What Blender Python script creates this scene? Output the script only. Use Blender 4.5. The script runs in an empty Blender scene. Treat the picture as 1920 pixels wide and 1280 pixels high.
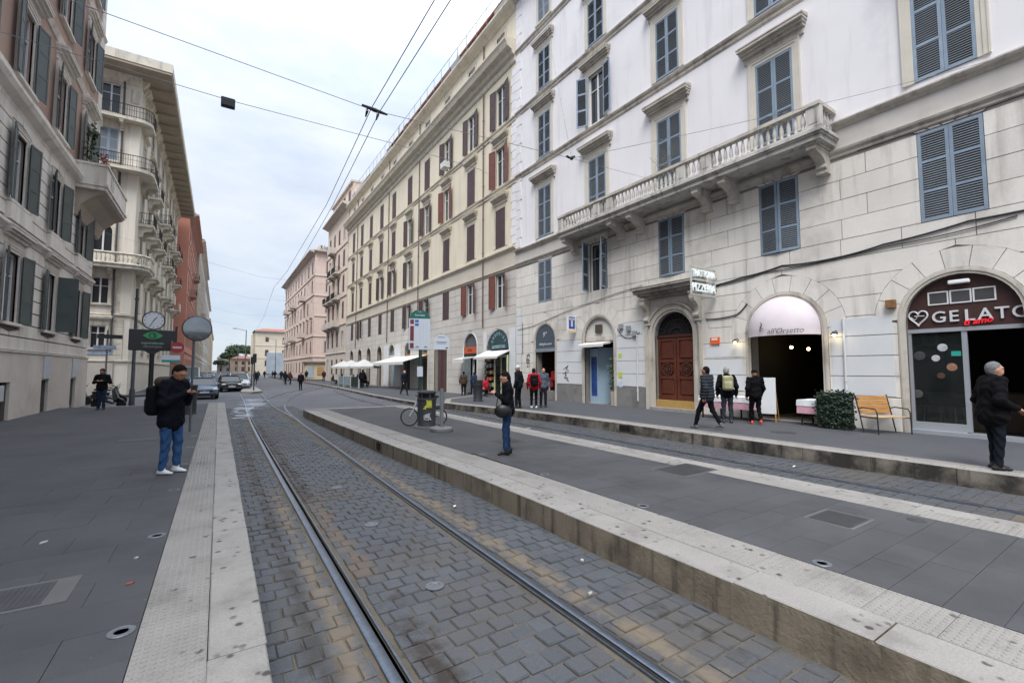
import bpy, bmesh, math, random
import numpy as np
from mathutils import Vector, Matrix
random.seed(7); np.random.seed(7)
SC = bpy.context.scene
COL = SC.collection
R = math.radians
# ------------------------------------------------------------------ camera
cam = bpy.data.cameras.new('camera'); cam_o = bpy.data.objects.new('camera', cam); COL.objects.link(cam_o)
cam.sensor_width = 36; cam.sensor_fit = 'HORIZONTAL'; cam.lens = 36*845/1920
cam.clip_start = .05; cam.clip_end = 3000
cam_o.location = (0, 0, 1.65); cam_o.rotation_euler = (R(93.6), 0, R(-33))
SC.camera = cam_o
# ------------------------------------------------------------------ overcast sky
SUN_EL, SUN_AZ = 55, 226        # azimuth clockwise from +Y: light from behind left of the camera
wd = bpy.data.worlds.new('World'); SC.world = wd; wd.use_nodes = True
nt = wd.node_tree; nt.nodes.clear()
_o = nt.nodes.new('ShaderNodeOutputWorld'); _b = nt.nodes.new('ShaderNodeBackground'); _b.inputs[1].default_value = .1
_s = nt.nodes.new('ShaderNodeTexSky'); _s.sky_type = 'NISHITA'; _s.sun_disc = False
_s.sun_elevation = R(SUN_EL); _s.sun_rotation = R(SUN_AZ)
_tc = nt.nodes.new('ShaderNodeTexCoord'); _mp = nt.nodes.new('ShaderNodeMapping'); _mp.inputs['Scale'].default_value = (1, 1, 2.6)
_n = nt.nodes.new('ShaderNodeTexNoise'); _n.inputs['Scale'].default_value = 2.3; _n.inputs['Detail'].default_value = 5; _n.inputs['Roughness'].default_value = .55
_cr = nt.nodes.new('ShaderNodeValToRGB')
_cr.color_ramp.elements[0].position = .38; _cr.color_ramp.elements[0].color = (6.5, 7.4, 9.0, 1)
_cr.color_ramp.elements[1].position = .64; _cr.color_ramp.elements[1].color = (9.6, 10.0, 10.6, 1)
_sx = nt.nodes.new('ShaderNodeSeparateXYZ'); _mr = nt.nodes.new('ShaderNodeMapRange')
_mr.inputs[1].default_value = 0; _mr.inputs[2].default_value = 1; _mr.inputs[3].default_value = .31; _mr.inputs[4].default_value = 1.35   # overcast sky, brighter overhead
_ml = nt.nodes.new('ShaderNodeVectorMath'); _ml.operation = 'SCALE'
_mx = nt.nodes.new('ShaderNodeMix'); _mx.data_type = 'RGBA'; _mx.inputs[0].default_value = .88
L = nt.links.new
L(_tc.outputs['Generated'], _mp.inputs[0]); L(_mp.outputs[0], _n.inputs['Vector']); L(_n.outputs[0], _cr.inputs[0])
L(_tc.outputs['Generated'], _sx.inputs[0]); _pw = nt.nodes.new('ShaderNodeMath'); _pw.operation = 'POWER'; _pw.use_clamp = True; _pw.inputs[1].default_value = 3.0; L(_sx.outputs[2], _pw.inputs[0]); L(_pw.outputs[0], _mr.inputs[0]); L(_cr.outputs[0], _ml.inputs[0]); L(_mr.outputs[0], _ml.inputs['Scale'])
L(_s.outputs[0], _mx.inputs[6]); L(_ml.outputs[0], _mx.inputs[7]); L(_mx.outputs[2], _b.inputs[0]); L(_b.outputs[0], _o.inputs[0])
_sun = bpy.data.lights.new('sun', 'SUN'); _sun.energy = 1.2; _sun.angle = R(30); _sun.color = (1, .965, .92)
sun_o = bpy.data.objects.new('sun', _sun); COL.objects.link(sun_o)
_a, _e = R(SUN_AZ), R(SUN_EL)
sun_o.rotation_euler = Vector((math.sin(_a)*math.cos(_e), math.cos(_a)*math.cos(_e), math.sin(_e))).to_track_quat('Z', 'Y').to_euler()
vs = SC.view_settings; vs.view_transform = 'Standard'; vs.look = 'None'; vs.exposure = 1.5; vs.gamma = 1; vs.use_curve_mapping = False
SC.cycles.use_denoising = True; SC.cycles.max_bounces = 6; SC.cycles.diffuse_bounces = 3; SC.cycles.glossy_bounces = 3; SC.cycles.transparent_max_bounces = 8
SC.cycles.use_adaptive_sampling = True; SC.cycles.adaptive_threshold = .02
SC.cycles.caustics_reflective = False; SC.cycles.caustics_refractive = False
# ------------------------------------------------------------------ helpers
def lin(h):
    c = [int(h[i:i+2], 16)/255 for i in (0, 2, 4)]
    return tuple((x/12.92 if x <= .04045 else ((x+.055)/1.055)**2.4) for x in c)
MATS = {}
def mat(name, col, rough=.8, var=.12, scale=1.5, bump=0., bscale=30, metal=0., stain=None, streak=None, fine=0., fscale=60, emit=0., alpha=None, spec=.5, speck=None, rnd=0.):
    """stain=(hex, amount, scale, lo) soft dark patches; streak=(hex, amount, scale) vertical runs; speck=(hex, scale, thr) small spots; rnd: per-object tone"""
    if name in MATS: return MATS[name]
    m = bpy.data.materials.new(name); m.use_nodes = True; t = m.node_tree; N = t.nodes.new; K = t.links.new
    bs = t.nodes['Principled BSDF']
    c = lin(col) if isinstance(col, str) else col
    geo = N('ShaderNodeNewGeometry')
    def noise(sc, det=4, st=None, rough_=.55):
        n = N('ShaderNodeTexNoise'); n.inputs['Scale'].default_value = sc; n.inputs['Detail'].default_value = det; n.inputs['Roughness'].default_value = rough_
        if st:
            mp = N('ShaderNodeMapping'); mp.inputs['Scale'].default_value = st; K(geo.outputs['Position'], mp.inputs[0]); K(mp.outputs[0], n.inputs['Vector'])
        else: K(geo.outputs['Position'], n.inputs['Vector'])
        return n.outputs[0]
    def ramp(v, a, b, x=0., y=1.):
        r = N('ShaderNodeMapRange'); r.inputs[1].default_value = a; r.inputs[2].default_value = b; r.inputs[3].default_value = x; r.inputs[4].default_value = y; K(v, r.inputs[0]); return r.outputs[0]
    def mix(f, a, b):
        x = N('ShaderNodeMix'); x.data_type = 'RGBA'
        if isinstance(f, float): x.inputs[0].default_value = f
        else: K(f, x.inputs[0])
        for k, v in ((6, a), (7, b)):
            if isinstance(v, tuple): x.inputs[k].default_value = (*v[:3], 1)
            else: K(v, x.inputs[k])
        return x.outputs[2]
    out = mix(ramp(noise(scale), .3, .7), tuple(x*(1-var) for x in c), tuple(min(1, x*(1+var)) for x in c))
    if fine: out = mix(ramp(noise(fscale, 2), .35, .65), out, mix(fine, out, (0., 0., 0.)))
    if rnd:
        oi = N('ShaderNodeObjectInfo'); v = ramp(oi.outputs['Random'], 0, 1, 1-rnd, 1+rnd)
        h = N('ShaderNodeVectorMath'); h.operation = 'SCALE'; K(out, h.inputs[0]); K(v, h.inputs['Scale']); out = h.outputs[0]
    if stain:
        sh, sa, ss, lo = stain; out = mix(ramp(noise(ss, 6, None, .65), lo, lo+.22, 0, sa), out, lin(sh))
    if streak:
        sh, sa, ss = streak; out = mix(ramp(noise(ss, 5, (1, 1, .09), .6), .52, .7, 0, sa), out, lin(sh))
    if speck:
        sh, ss, th = speck
        v = N('ShaderNodeTexVoronoi'); v.inputs['Scale'].default_value = ss; v.inputs['Randomness'].default_value = 1.; K(geo.outputs['Position'], v.inputs['Vector'])
        g = N('ShaderNodeMath'); g.operation = 'MULTIPLY'; K(ramp(v.outputs['Distance'], th, th*.6, 0, .85), g.inputs[0]); K(ramp(noise(ss*.45, 3), .46, .56), g.inputs[1])
        out = mix(g.outputs[0], out, lin(sh))
    K(out, bs.inputs['Base Color'])
    bs.inputs['Roughness'].default_value = rough; bs.inputs['Metallic'].default_value = metal; bs.inputs['Specular IOR Level'].default_value = spec
    if bump:
        b = N('ShaderNodeBump'); b.inputs['Strength'].default_value = 1; b.inputs['Distance'].default_value = bump; K(noise(bscale, 4), b.inputs['Height']); K(b.outputs[0], bs.inputs['Normal'])
    if emit: bs.inputs['Emission Color'].default_value = (*c, 1); bs.inputs['Emission Strength'].default_value = emit
    if alpha is not None: bs.inputs['Alpha'].default_value = alpha
    MATS[name] = m; return m
def glass(name, tint=(.02, .025, .03), rough=.05, alpha=1.):
    if name in MATS: return MATS[name]
    m = bpy.data.materials.new(name); m.use_nodes = True; bs = m.node_tree.nodes['Principled BSDF']
    bs.inputs['Base Color'].default_value = (*tint, 1); bs.inputs['Roughness'].default_value = rough; bs.inputs['Alpha'].default_value = alpha
    bs.inputs['Specular IOR Level'].default_value = .5; bs.inputs['IOR'].default_value = 1.5
    MATS[name] = m; return m

class MB:
    def __init__(s): s.v = []; s.f = []; s.m = []; s.k = 0
    def add(s, vs, fs):
        o = len(s.v); s.v += [tuple(map(float, p)) for p in vs]
        for f in fs: s.f.append([i+o for i in f]); s.m.append(s.k)
        return s
    def box(s, x0, x1, y0, y1, z0, z1):
        return s.add([(x, y, z) for x in (x0, x1) for y in (y0, y1) for z in (z0, z1)], [(0, 1, 3, 2), (4, 6, 7, 5), (0, 4, 5, 1), (2, 3, 7, 6), (0, 2, 6, 4), (1, 5, 7, 3)])
    def cbox(s, c, d): return s.box(c[0]-d[0]/2, c[0]+d[0]/2, c[1]-d[1]/2, c[1]+d[1]/2, c[2]-d[2]/2, c[2]+d[2]/2)
    def bbox(s, x0, x1, y0, y1, z0, z1, b=.01):
        """box with chamfered edges"""
        P = []
        for ax in range(3):
            for sg in (0, 1):
                lo, hi = [x0, y0, z0], [x1, y1, z1]
                q = []
                o1, o2 = (ax+1) % 3, (ax+2) % 3
                for a, c in ((0, 0), (1, 0), (1, 1), (0, 1)):
                    p = [0, 0, 0]; p[ax] = (lo, hi)[sg][ax]
                    p[o1] = hi[o1]-b if a else lo[o1]+b; p[o2] = hi[o2]-b if c else lo[o2]+b; q.append(tuple(p))
                P.append(q)
        bm = bmesh.new(); vs_ = [bm.verts.new(p) for q in P for p in q]
        r = bmesh.ops.convex_hull(bm, input=vs_)
        bm.verts.ensure_lookup_table(); bm.verts.index_update()
        s.add([v.co for v in bm.verts], [[v.index for v in f.verts] for f in bm.faces]); bm.free(); return s
    def prism(s, poly, a, b, ax=1):
        """extrude a 2-D polygon: ax=1 poly in xz along y, ax=2 poly in xy along z, ax=0 poly in yz along x"""
        n = len(poly)
        def p3(p, t): return (p[0], t, p[1]) if ax == 1 else ((p[0], p[1], t) if ax == 2 else (t, p[0], p[1]))
        return s.add([p3(p, a) for p in poly]+[p3(p, b) for p in poly], [list(range(n)), list(range(2*n-1, n-1, -1))]+[(i, (i+1) % n, n+(i+1) % n, n+i) for i in range(n)])
    def sheet(s, poly, z): return s.add([(p[0], p[1], z) for p in poly], [list(range(len(poly)))])
    def tube(s, pts, r, n=8, cap=True, closed=False):
        pts = [Vector(p) for p in pts]; rs = r if isinstance(r, (list, tuple)) else [r]*len(pts); o = len(s.v); vs_ = []
        up = None
        for i, p in enumerate(pts):
            a = pts[i-1] if (i or closed) else p; b = pts[(i+1) % len(pts)] if (i < len(pts)-1 or closed) else p
            d = (b-a).normalized() if (b-a).length > 1e-9 else Vector((0, 0, 1))
            if up is None: up = Vector((0, 0, 1)) if abs(d.z) < .9 else Vector((1, 0, 0))
            u = d.cross(up); u = u.normalized() if u.length > 1e-6 else d.orthogonal().normalized()
            w = u.cross(d).normalized(); up = w
            for k in range(n):
                t = 2*math.pi*k/n; vs_.append(p+u*math.cos(t)*rs[i]+w*math.sin(t)*rs[i])
        m = len(pts); fs = [(i*n+k, i*n+(k+1) % n, ((i+1) % m)*n+(k+1) % n, ((i+1) % m)*n+k) for i in range(m if closed else m-1) for k in range(n)]
        if cap and not closed: fs += [list(range(n))[::-1], list(range((m-1)*n, m*n))]
        return s.add(vs_, fs)
    def lathe(s, prof, n=16, c=(0, 0, 0)):
        vs_ = [(c[0]+r*math.cos(2*math.pi*k/n), c[1]+r*math.sin(2*math.pi*k/n), c[2]+z) for r, z in prof for k in range(n)]
        m = len(prof); fs = [(i*n+k, i*n+(k+1) % n, (i+1)*n+(k+1) % n, (i+1)*n+k) for i in range(m-1) for k in range(n)]
        if prof[0][0] > 1e-6: fs.append(list(range(n))[::-1])
        if prof[-1][0] > 1e-6: fs.append(list(range((m-1)*n, m*n)))
        return s.add(vs_, fs)
    def ball(s, c, r, n=10, m=7):
        rr = r if isinstance(r, (tuple, list)) else (r, r, r)
        vs_ = [(c[0]+rr[0]*math.sin(math.pi*j/m)*math.cos(2*math.pi*k/n), c[1]+rr[1]*math.sin(math.pi*j/m)*math.sin(2*math.pi*k/n), c[2]+rr[2]*math.cos(math.pi*j/m)) for j in range(m+1) for k in range(n)]
        return s.add(vs_, [(j*n+k, (j+1)*n+k, (j+1)*n+(k+1) % n, j*n+(k+1) % n) for j in range(m) for k in range(n)])
    def xform(s, M, start=0):
        for i in range(start, len(s.v)): s.v[i] = tuple(M @ Vector(s.v[i]))
        return s
    def mesh(s, name, mats, smooth=None):
        me = bpy.data.meshes.new(name); me.from_pydata(s.v, [], s.f)
        for m in (mats if isinstance(mats, (list, tuple)) else [mats]): me.materials.append(m)
        if any(s.m): me.polygons.foreach_set('material_index', s.m)
        me.validate(); me.update()
        if smooth is not None:
            me.polygons.foreach_set('use_smooth', [True]*len(me.polygons))
            try: me.set_sharp_from_angle(angle=R(smooth))
            except Exception: pass
        return me
    def build(s, name, mats, parent=None, loc=(0, 0, 0), rz=0, smooth=None): return obj(name, s.mesh(name, mats, smooth), parent, loc, rz)
def obj(name, me, parent=None, loc=(0, 0, 0), rz=0):
    o = bpy.data.objects.new(name, me); COL.objects.link(o); o.location = loc; o.rotation_euler = (0, 0, rz)
    if parent: o.parent = parent
    return o
def tag(o, label=None, cat=None, group=None, kind=None):
    for k, v in (('label', label), ('category', cat), ('group', group), ('kind', kind)):
        if v: o[k] = v
    return o
def thing(name, label, cat, loc=(0, 0, 0), rz=0, group=None): return tag(obj(name, None, None, loc, rz), label, cat, group)
def copy_tree(o, parent=None):
    c = o.copy(); COL.objects.link(c); c.parent = parent
    for ch in o.children: copy_tree(ch, c)
    return c
def text_mesh(txt, size, mats, depth=.01, shear=0., bold=0., align='CENTER'):
    cu = bpy.data.curves.new('lettering', 'FONT'); cu.body = txt; cu.size = size; cu.extrude = depth; cu.shear = shear; cu.offset = bold; cu.align_x = align; cu.align_y = 'CENTER'; cu.resolution_u = 3
    o = bpy.data.objects.new('lettering', cu); COL.objects.link(o); dg = bpy.context.evaluated_depsgraph_get(); dg.update()
    me = bpy.data.meshes.new_from_object(o.evaluated_get(dg)); bpy.data.objects.remove(o); bpy.data.curves.remove(cu)
    me.transform(Matrix.Rotation(math.pi/2, 4, 'X')); me.materials.clear(); me.materials.append(mats)   # now stands in xz, faces -y
    return me
def arch_pts(uc, w, z0, zs, n=12, r=None):
    """opening outline in (u,z) from lower left up over the arch to lower right; zs springing height, semicircle of radius w/2 (or flatter rise r)"""
    h = w/2; rr = h if r is None else r
    return [(uc-h, z0)]+[(uc-h*math.cos(math.pi*i/n), zs+rr*math.sin(math.pi*i/n)) for i in range(n+1)]+[(uc+h, z0)]
# ------------------------------------------------------------------ materials of the ground
ZT = -.28                                   # level of the rails and of the road
M_ROAD = mat('road setts worn', '62646a', .66, .16, .35, .014, 9, fine=.35, fscale=13, stain=('454546', .6, .45, .5), spec=.3)
M_SETT = mat('basalt setts', '55585d', .64, .12, 1.0, .006, 35, stain=('575149', .65, .7, .48), fine=.22, fscale=80, rnd=.07, spec=.3)
M_BED = mat('sandy joints', '635d54', .95, .2, 2.5, .01, 60, stain=('3d3832', .6, 1.3, .5), spec=.2)
M_SAND = mat('sand along the rail', '8a7458', .95, .18, 3, .008, 70, stain=('544838', .7, 2.2, .52))
M_ASPH = mat('dark basalt paving', '4f5053', .74, .1, .8, .003, 110, fine=.22, fscale=150, stain=('3a3b3e', .75, .7, .47), speck=('77787a', 3.5, .035), rnd=.07, spec=.28)
M_PAVE = mat('grey pavement asphalt', '54565a', .76, .1, .6, .003, 100, fine=.2, fscale=150, stain=('3b3e43', .6, .6, .5), speck=('77787a', 2.5, .03), spec=.28)
M_TRAV = mat('travertine kerb', '96938f', .74, .09, 2.2, .004, 60, fine=.16, fscale=70, stain=('6a6763', .65, 2.0, .51), speck=('35312f', 9, .27), spec=.3)
M_TACT = mat('tactile tile concrete', '928f8b', .76, .08, 2.5, .002, 90, fine=.16, fscale=100, stain=('63605c', .65, 1.6, .52), speck=('3a3634', 7, .22), spec=.3)
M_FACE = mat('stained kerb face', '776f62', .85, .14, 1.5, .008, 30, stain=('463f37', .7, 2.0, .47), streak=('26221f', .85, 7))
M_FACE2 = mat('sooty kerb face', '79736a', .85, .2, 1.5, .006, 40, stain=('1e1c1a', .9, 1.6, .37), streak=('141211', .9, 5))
M_RAIL = mat('polished rail', '79828f', .36, .1, 6, metal=.9, fine=.2, fscale=30)
M_RAILD = mat('rail groove', '2a2826', .7, .2, 4)
M_IRON = mat('cast iron cover', '3c3d40', .6, .15, 6, .002, 120)
M_DISC = mat('zinc stud', '70757a', .5, .1, 10, metal=.5)
M_PAINTW = mat('worn white paint', 'c3cad6', .7, .12, 3)
def silt_bands(m, bands):
    """sand and mud trodden into the stones along the rails: bands = (x centre, half width, y0, y1, hex, amount)"""
    t = m.node_tree; N = t.nodes.new; K = t.links.new; bs = t.nodes['Principled BSDF']; src = bs.inputs['Base Color'].links[0].from_socket
    geo = N('ShaderNodeNewGeometry'); sp = N('ShaderNodeSeparateXYZ'); K(geo.outputs['Position'], sp.inputs[0])
    n = N('ShaderNodeTexNoise'); n.inputs['Scale'].default_value = 3.2; n.inputs['Detail'].default_value = 7; n.inputs['Roughness'].default_value = .7; K(geo.outputs['Position'], n.inputs['Vector'])
    def mt(op, a, b=None, clamp=False):
        x = N('ShaderNodeMath'); x.operation = op; x.use_clamp = clamp
        for k, v in ((0, a), (1, b)):
            if v is None: continue
            if isinstance(v, (int, float)): x.inputs[k].default_value = v
            else: K(v, x.inputs[k])
        return x.outputs[0]
    for xc, hw, y0, y1, hx, am in bands:
        d = mt('SUBTRACT', 1, mt('DIVIDE', mt('ABSOLUTE', mt('SUBTRACT', sp.outputs[0], xc)), hw))
        e = mt('MINIMUM', mt('MULTIPLY', mt('SUBTRACT', sp.outputs[1], y0), 1.2), mt('MULTIPLY', mt('SUBTRACT', y1, sp.outputs[1]), .7))
        f = mt('ADD', mt('MINIMUM', d, e), mt('MULTIPLY', mt('SUBTRACT', n.outputs[0], .62), 3.2))
        f = mt('MULTIPLY', mt('MULTIPLY', f, 1.6, True), am)
        x = N('ShaderNodeMix'); x.data_type = 'RGBA'; K(f, x.inputs[0]); K(src, x.inputs[6]); x.inputs[7].default_value = (*lin(hx), 1); src = x.outputs[2]
    K(src, bs.inputs['Base Color'])
SILT = [(2.66, .22, .5, 11, '756a5b', .85), (2.62, .2, 10, 20, '4a4239', .7), (.8, .17, .5, 9, '756a5b', .8), (.62, .16, 1, 17, '3a3733', .7), (1.24, .2, 3.9, 8, '6b5c4c', .75), (1.25, .24, .3, 4.4, '332c26', .9), (1.22, .18, 7, 19, '362f2a', .85), (3.05, .14, 1.5, 3.2, '2b2b2c', .75)]
silt_bands(M_SETT, SILT); silt_bands(M_BED, SILT)
def struct(o): o['kind'] = 'structure'; return o
# the road: one sheet to the horizon
struct(MB().sheet([(-700, -60), (700, -60), (700, 1500), (-700, 1500)], -.33).build('ground', M_ROAD))
struct(MB().sheet([(.3, 27), (3.46, 27), (3.46, 20.5), (10.6, 20.4), (10.6, 26), (10.7, 120), (-5.6, 120), (-5.6, 27.5), (.3, 27.5)], ZT-.025).build('road', M_ROAD))
# ------------------------------------------------------------------ left platform
lp = struct(MB().box(-9, -.37, -8, 27.2, -.6, -.022).build('pavement_left', M_ASPH))
MB().box(-9, -.372, 11.1, 27.2, -.05, 0).build('paving', M_ASPH, lp)
MB().box(-9, -3.372, -8, 11.1, -.05, 0).build('paving', M_ASPH, lp)
_cache = {}
def boxmesh(key, dx, dy, dz, m, b=.003):
    k = (key, round(dx, 3), round(dy, 3), round(dz, 3))
    if k not in _cache: _cache[k] = MB().bbox(0, dx, 0, dy, -dz, 0, b).mesh(key, m)
    return _cache[k]
def slabs(par, x0, x1, y0, y1, sx, sy, m):
    y = y0; r = 0
    while y < y1-.05:
        x = x0; first = sx*(.5 if r % 2 else 1)
        while x < x1-.02:
            w = min(first, x1-x); first = sx
            if w > .03: obj('paving_slab', boxmesh('paving_slab', w-.0025, sy-.0025, .03, m, .0015), par, (x+.00125, y+.00125, random.uniform(-.0015, .001)))
            x += w
        y += sy; r += 1
slabs(lp, -3.37, -.372, -.6+.0, 11.1, .75, .45, M_ASPH)
# tactile tile with raised domes
def tile_mesh(w, l, nx, ny):
    b = MB().bbox(.0015, w-.0015, .0015, l-.0015, -.04, 0, .002)
    for i in range(nx):
        for j in range(ny): b.lathe([(.0175, -.001), (.0155, .0035), (.009, .0055)], 7, ((i+.5)*w/nx, (j+.5)*l/ny, 0))
    return b.mesh('tactile_tile', M_TACT)
def strip_tile(par, p0, ux, uy, n, me, l):
    rz = math.atan2(ux[1], ux[0])
    for k in range(n): obj('tactile_tile', me, par, (p0[0]+uy[0]*l*k, p0[1]+uy[1]*l*k, p0[2]+random.uniform(-.001, .001)), rz)
tm = tile_mesh(.37, .4, 8, 8)
strip_tile(lp, (-.37, -.4, 0), (1, 0), (0, 1), 69, tm, .4)
def kerbs(par, pts, w, h, side=1, m=M_TRAV, mf=M_FACE, l=1.2, z=0):
    """kerb stones along a polyline, each its own block; the street face on the given side"""
    for a, b in zip(pts[:-1], pts[1:]):
        a, b = Vector((*a, z)), Vector((*b, z)); d = b-a; n = max(1, round(d.length/l)); s = d.length/n; u = d.normalized(); rz = math.atan2(u.y, u.x)
        for k in range(n):
            key = ('kerb', round(s, 3), w, h, side, m.name, mf.name)
            if key not in _cache:
                q = MB(); g = .003; y0, y1 = (0, w) if side > 0 else (-w, 0)
                q.bbox(g, s-g, y0, y1, -h, 0, .008)
                me = q.mesh('kerb_stone', [m, mf])
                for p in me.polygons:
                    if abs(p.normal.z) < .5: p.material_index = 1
                _cache[key] = me
            p = a+u*s*k; obj('kerb_stone', _cache[key], par, (p.x+random.uniform(-.004, .004), p.y, p.z+random.uniform(-.003, .003)), rz+random.uniform(-.003, .003))
kerbs(lp, [(0, -.4), (0, 27.2)], .3, .6, -1)
for y in (1.8, 3.82, 5.79, 7.83, 9.85, 11.9, 13.9):       # reflector studs set along the strip
    MB().lathe([(.075, .003), (.07, .008), (.04, .007), (.038, .003), (0, .003)], 18).build('stud', M_DISC, lp, (-.46, y, 0), smooth=40)
MB().box(-1.75, -.86, 4.53, 5.03, -.01, .004).build('cover_frame', mat('cover frame stone', '5c5c5c', .8), lp)
q = MB().box(-1.72, -1.0, 4.57, 4.99, -.01, .0065)
for i in range(20): q.box(-1.7+i*.0345, -1.685+i*.0345, 4.59, 4.97, .006, .009)
q.build('manhole_cover', M_IRON, lp)
MB().box(-1.9, -1.2, 13.6, 14.1, 0, .005).build('manhole_cover', M_IRON, lp)
# pale kerb along the end of the left platform
kerbs(lp, [(-5.85, 27.0), (.3, 27.2)], .22, .5, 1, l=1.0, z=.002)
# ------------------------------------------------------------------ island platform
isl = [(3.42, -.6), (3.42, 3), (3.4, 6.4), (3.24, 10.2), (3.1, 14.5), (2.98, 20)]
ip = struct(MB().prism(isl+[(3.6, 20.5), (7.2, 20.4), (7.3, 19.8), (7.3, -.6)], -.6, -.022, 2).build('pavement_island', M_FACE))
def off(p, d): return [(x+d, y) for x, y in p]
MB().prism([(4.205, 8), (4.1, 10.2), (3.95, 14.5), (3.83, 20), (6.7, 20), (6.7, 8)], -.05, 0, 2).build('paving', M_ASPH, ip)
slabs(ip, 4.3, 6.7, -.4, 8.0, .6, .3, M_ASPH)
kerbs(ip, isl, .37, .6, -1, l=1.0)
tm2 = tile_mesh(.5, .4, 10, 8)
for (a, b) in zip(isl[:-1], isl[1:]):
    a, b = Vector((a[0]+.37, a[1], 0)), Vector((b[0]+.37, b[1], 0)); d = (b-a); n = round(d.length/.4); s = d.length/n; u = d.normalized(); rz = math.atan2(-u.x, u.y)
    for k in range(n): p = a+u*s*k; obj('tactile_tile', tm2, ip, (p.x, p.y, random.uniform(-.001, .001)), rz)
kerbs(ip, [(7.35, -.4), (7.35, 20)], .3, .6, 1)
tm3 = tile_mesh(.35, .4, 8, 8)
strip_tile(ip, (6.7, -.4, 0), (1, 0), (0, 1), 51, tm3, .4)
kerbs(ip, [(3.0, 20.3), (7.3, 20.2)], .35, .5, 1, z=.002)
for x0, x1, y0, y1 in ((5.58, 6.1, 2.11, 2.53), (6.12, 6.98, 4.5, 5.1), (5.3, 6.0, 8.6, 9.2)):
    MB().box(x0-.03, x1+.03, y0-.03, y1+.03, -.01, .0035).build('cover_frame', mat('cover frame stone', '5c5c5c', .8), ip)
    q = MB().box(x0, x1, y0, y1, -.01, .006); n = int((x1-x0)/.035)
    for i in range(n): q.box(x0+.012+i*.035, x0+.027+i*.035, y0+.02, y1-.02, .006, .0085)
    q.build('manhole_cover', M_IRON, ip)
for y in (1.88, 3.82, 5.8, 7.8): MB().lathe([(.075, .003), (.07, .008), (.04, .007), (.038, .003), (0, .003)], 18).build('stud', M_DISC, ip, (4.38, y, 0), smooth=40)
MB().lathe([(.085, .003), (.08, .006), (0, .005)], 18).build('stud', M_IRON, ip, (6.5, 1.83, 0), smooth=40)
# ------------------------------------------------------------------ right pavement (raised platform, then the lower pavement beyond)
RK = [(10.5, -8), (10.5, 12), (10.2, 16.3), (9.5, 21)]
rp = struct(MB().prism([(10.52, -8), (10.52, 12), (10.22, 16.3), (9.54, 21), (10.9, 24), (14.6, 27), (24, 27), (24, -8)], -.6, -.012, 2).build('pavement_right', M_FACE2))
MB().prism([(11.08, -8), (11.08, 12), (10.78, 16.3), (10.15, 20.6), (11.2, 23.6), (14.8, 26.4), (15.5, 26.4), (15.5, -8)], -.05, 0, 2).build('paving', M_PAVE, rp)
kerbs(rp, RK[0:1]+[(10.5, 0)]+RK[1:], .32, .6, -1, mf=M_FACE2)
tm4 = tile_mesh(.26, .4, 5, 8)
for (a, b) in zip(([(10.5, 0)]+RK[1:])[:-1], RK[1:]):
    a, b = Vector((a[0]+.32, a[1], 0)), Vector((b[0]+.32, b[1], 0)); d = (b-a); n = round(d.length/.4); s = d.length/n; u = d.normalized(); rz = math.atan2(-u.x, u.y)
    for k in range(n): p = a+u*s*k; obj('tactile_tile', tm4, rp, (p.x, p.y, 0), rz)
kerbs(rp, [(9.55, 21.0), (10.95, 23.8), (14.7, 26.8)], .3, .5, -1, z=.003)
MB().lathe([(.3, .0), (.3, .004), (0, .004)], 20).build('manhole_cover', M_IRON, rp, (12.6, 6.2, 0))
for y in (9.6, ): MB().box(10.47, 10.499, y, y+.42, -.2, -.05).build('drain_slot', mat('drain hole', '070707', .9), rp)
MB().box(3.2, 3.235, 10.6, 10.85, -.22, -.06).build('drain_slot', mat('drain hole', '070707', .9), ip)
r2 = struct(MB().prism([(9.25, 21.3), (9.2, 27), (9.35, 33), (10.2, 47), (10.8, 66), (11, 82), (24, 82), (24, 21.3)], -.6, -.142, 2).build('pavement_far', M_PAVE))
kerbs(r2, [(9.2, 21.4), (9.15, 27), (9.3, 33), (10.15, 47), (10.75, 66), (10.95, 82)], .28, .45, -1, mf=M_FACE2, l=1.5, z=-.13)
# pavements of the left side beyond the side street, and of the far block
l2 = struct(MB().prism([(-5.9, 41.5), (-3.1, 43), (-2.9, 120), (-14, 120), (-14, 41.5)], -.6, -.14, 2).build('pavement_far', M_PAVE))
MB().prism([(1.6, 44), (2.3, 42.4), (3.2, 44), (3.4, 58), (2.2, 58)], -.5, -.14, 2).build('traffic_island', M_TRAV, l2)
r3 = struct(MB().prism([(10.2, 91), (24, 91), (24, 142), (11.5, 142)], -.6, -.14, 2).build('pavement_far', M_PAVE))
# ------------------------------------------------------------------ tram tracks: bed of setts, rails
tb = struct(MB().box(.3, 3.45, -.6, 27, -.6, ZT-.016).build('track_bed', M_BED))
tb2 = struct(MB().box(7.34, 10.52, -.6, 20.4, -.6, ZT-.016).build('track_bed', M_BED))
def rail_curve(x0): return [(x0, -.6), (x0, 16), (x0+.04, 19), (x0+.1, 24), (x0+.3, 30)]
def rail_path(pts):
    return pts
def resample(pts, st):
    out = []
    for a, b in zip(pts[:-1], pts[1:]):
        a, b = Vector(a), Vector(b); n = max(1, int((b-a).length/st))
        out += [a+(b-a)*k/n for k in range(n)]
    return out+[Vector(pts[-1])]
def smooth_path(pts, n=10):
    P = [Vector((*p, 0)) for p in pts]; out = []
    for i in range(len(P)-1):
        p0, p1, p2, p3 = P[max(0, i-1)], P[i], P[i+1], P[min(len(P)-1, i+2)]
        for k in range(n):
            t = k/n; out.append(.5*((2*p1)+(-p0+p2)*t+(2*p0-5*p1+4*p2-p3)*t*t+(-p0+3*p1-3*p2+p3)*t**3))
    return out+[P[-1]]
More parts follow.
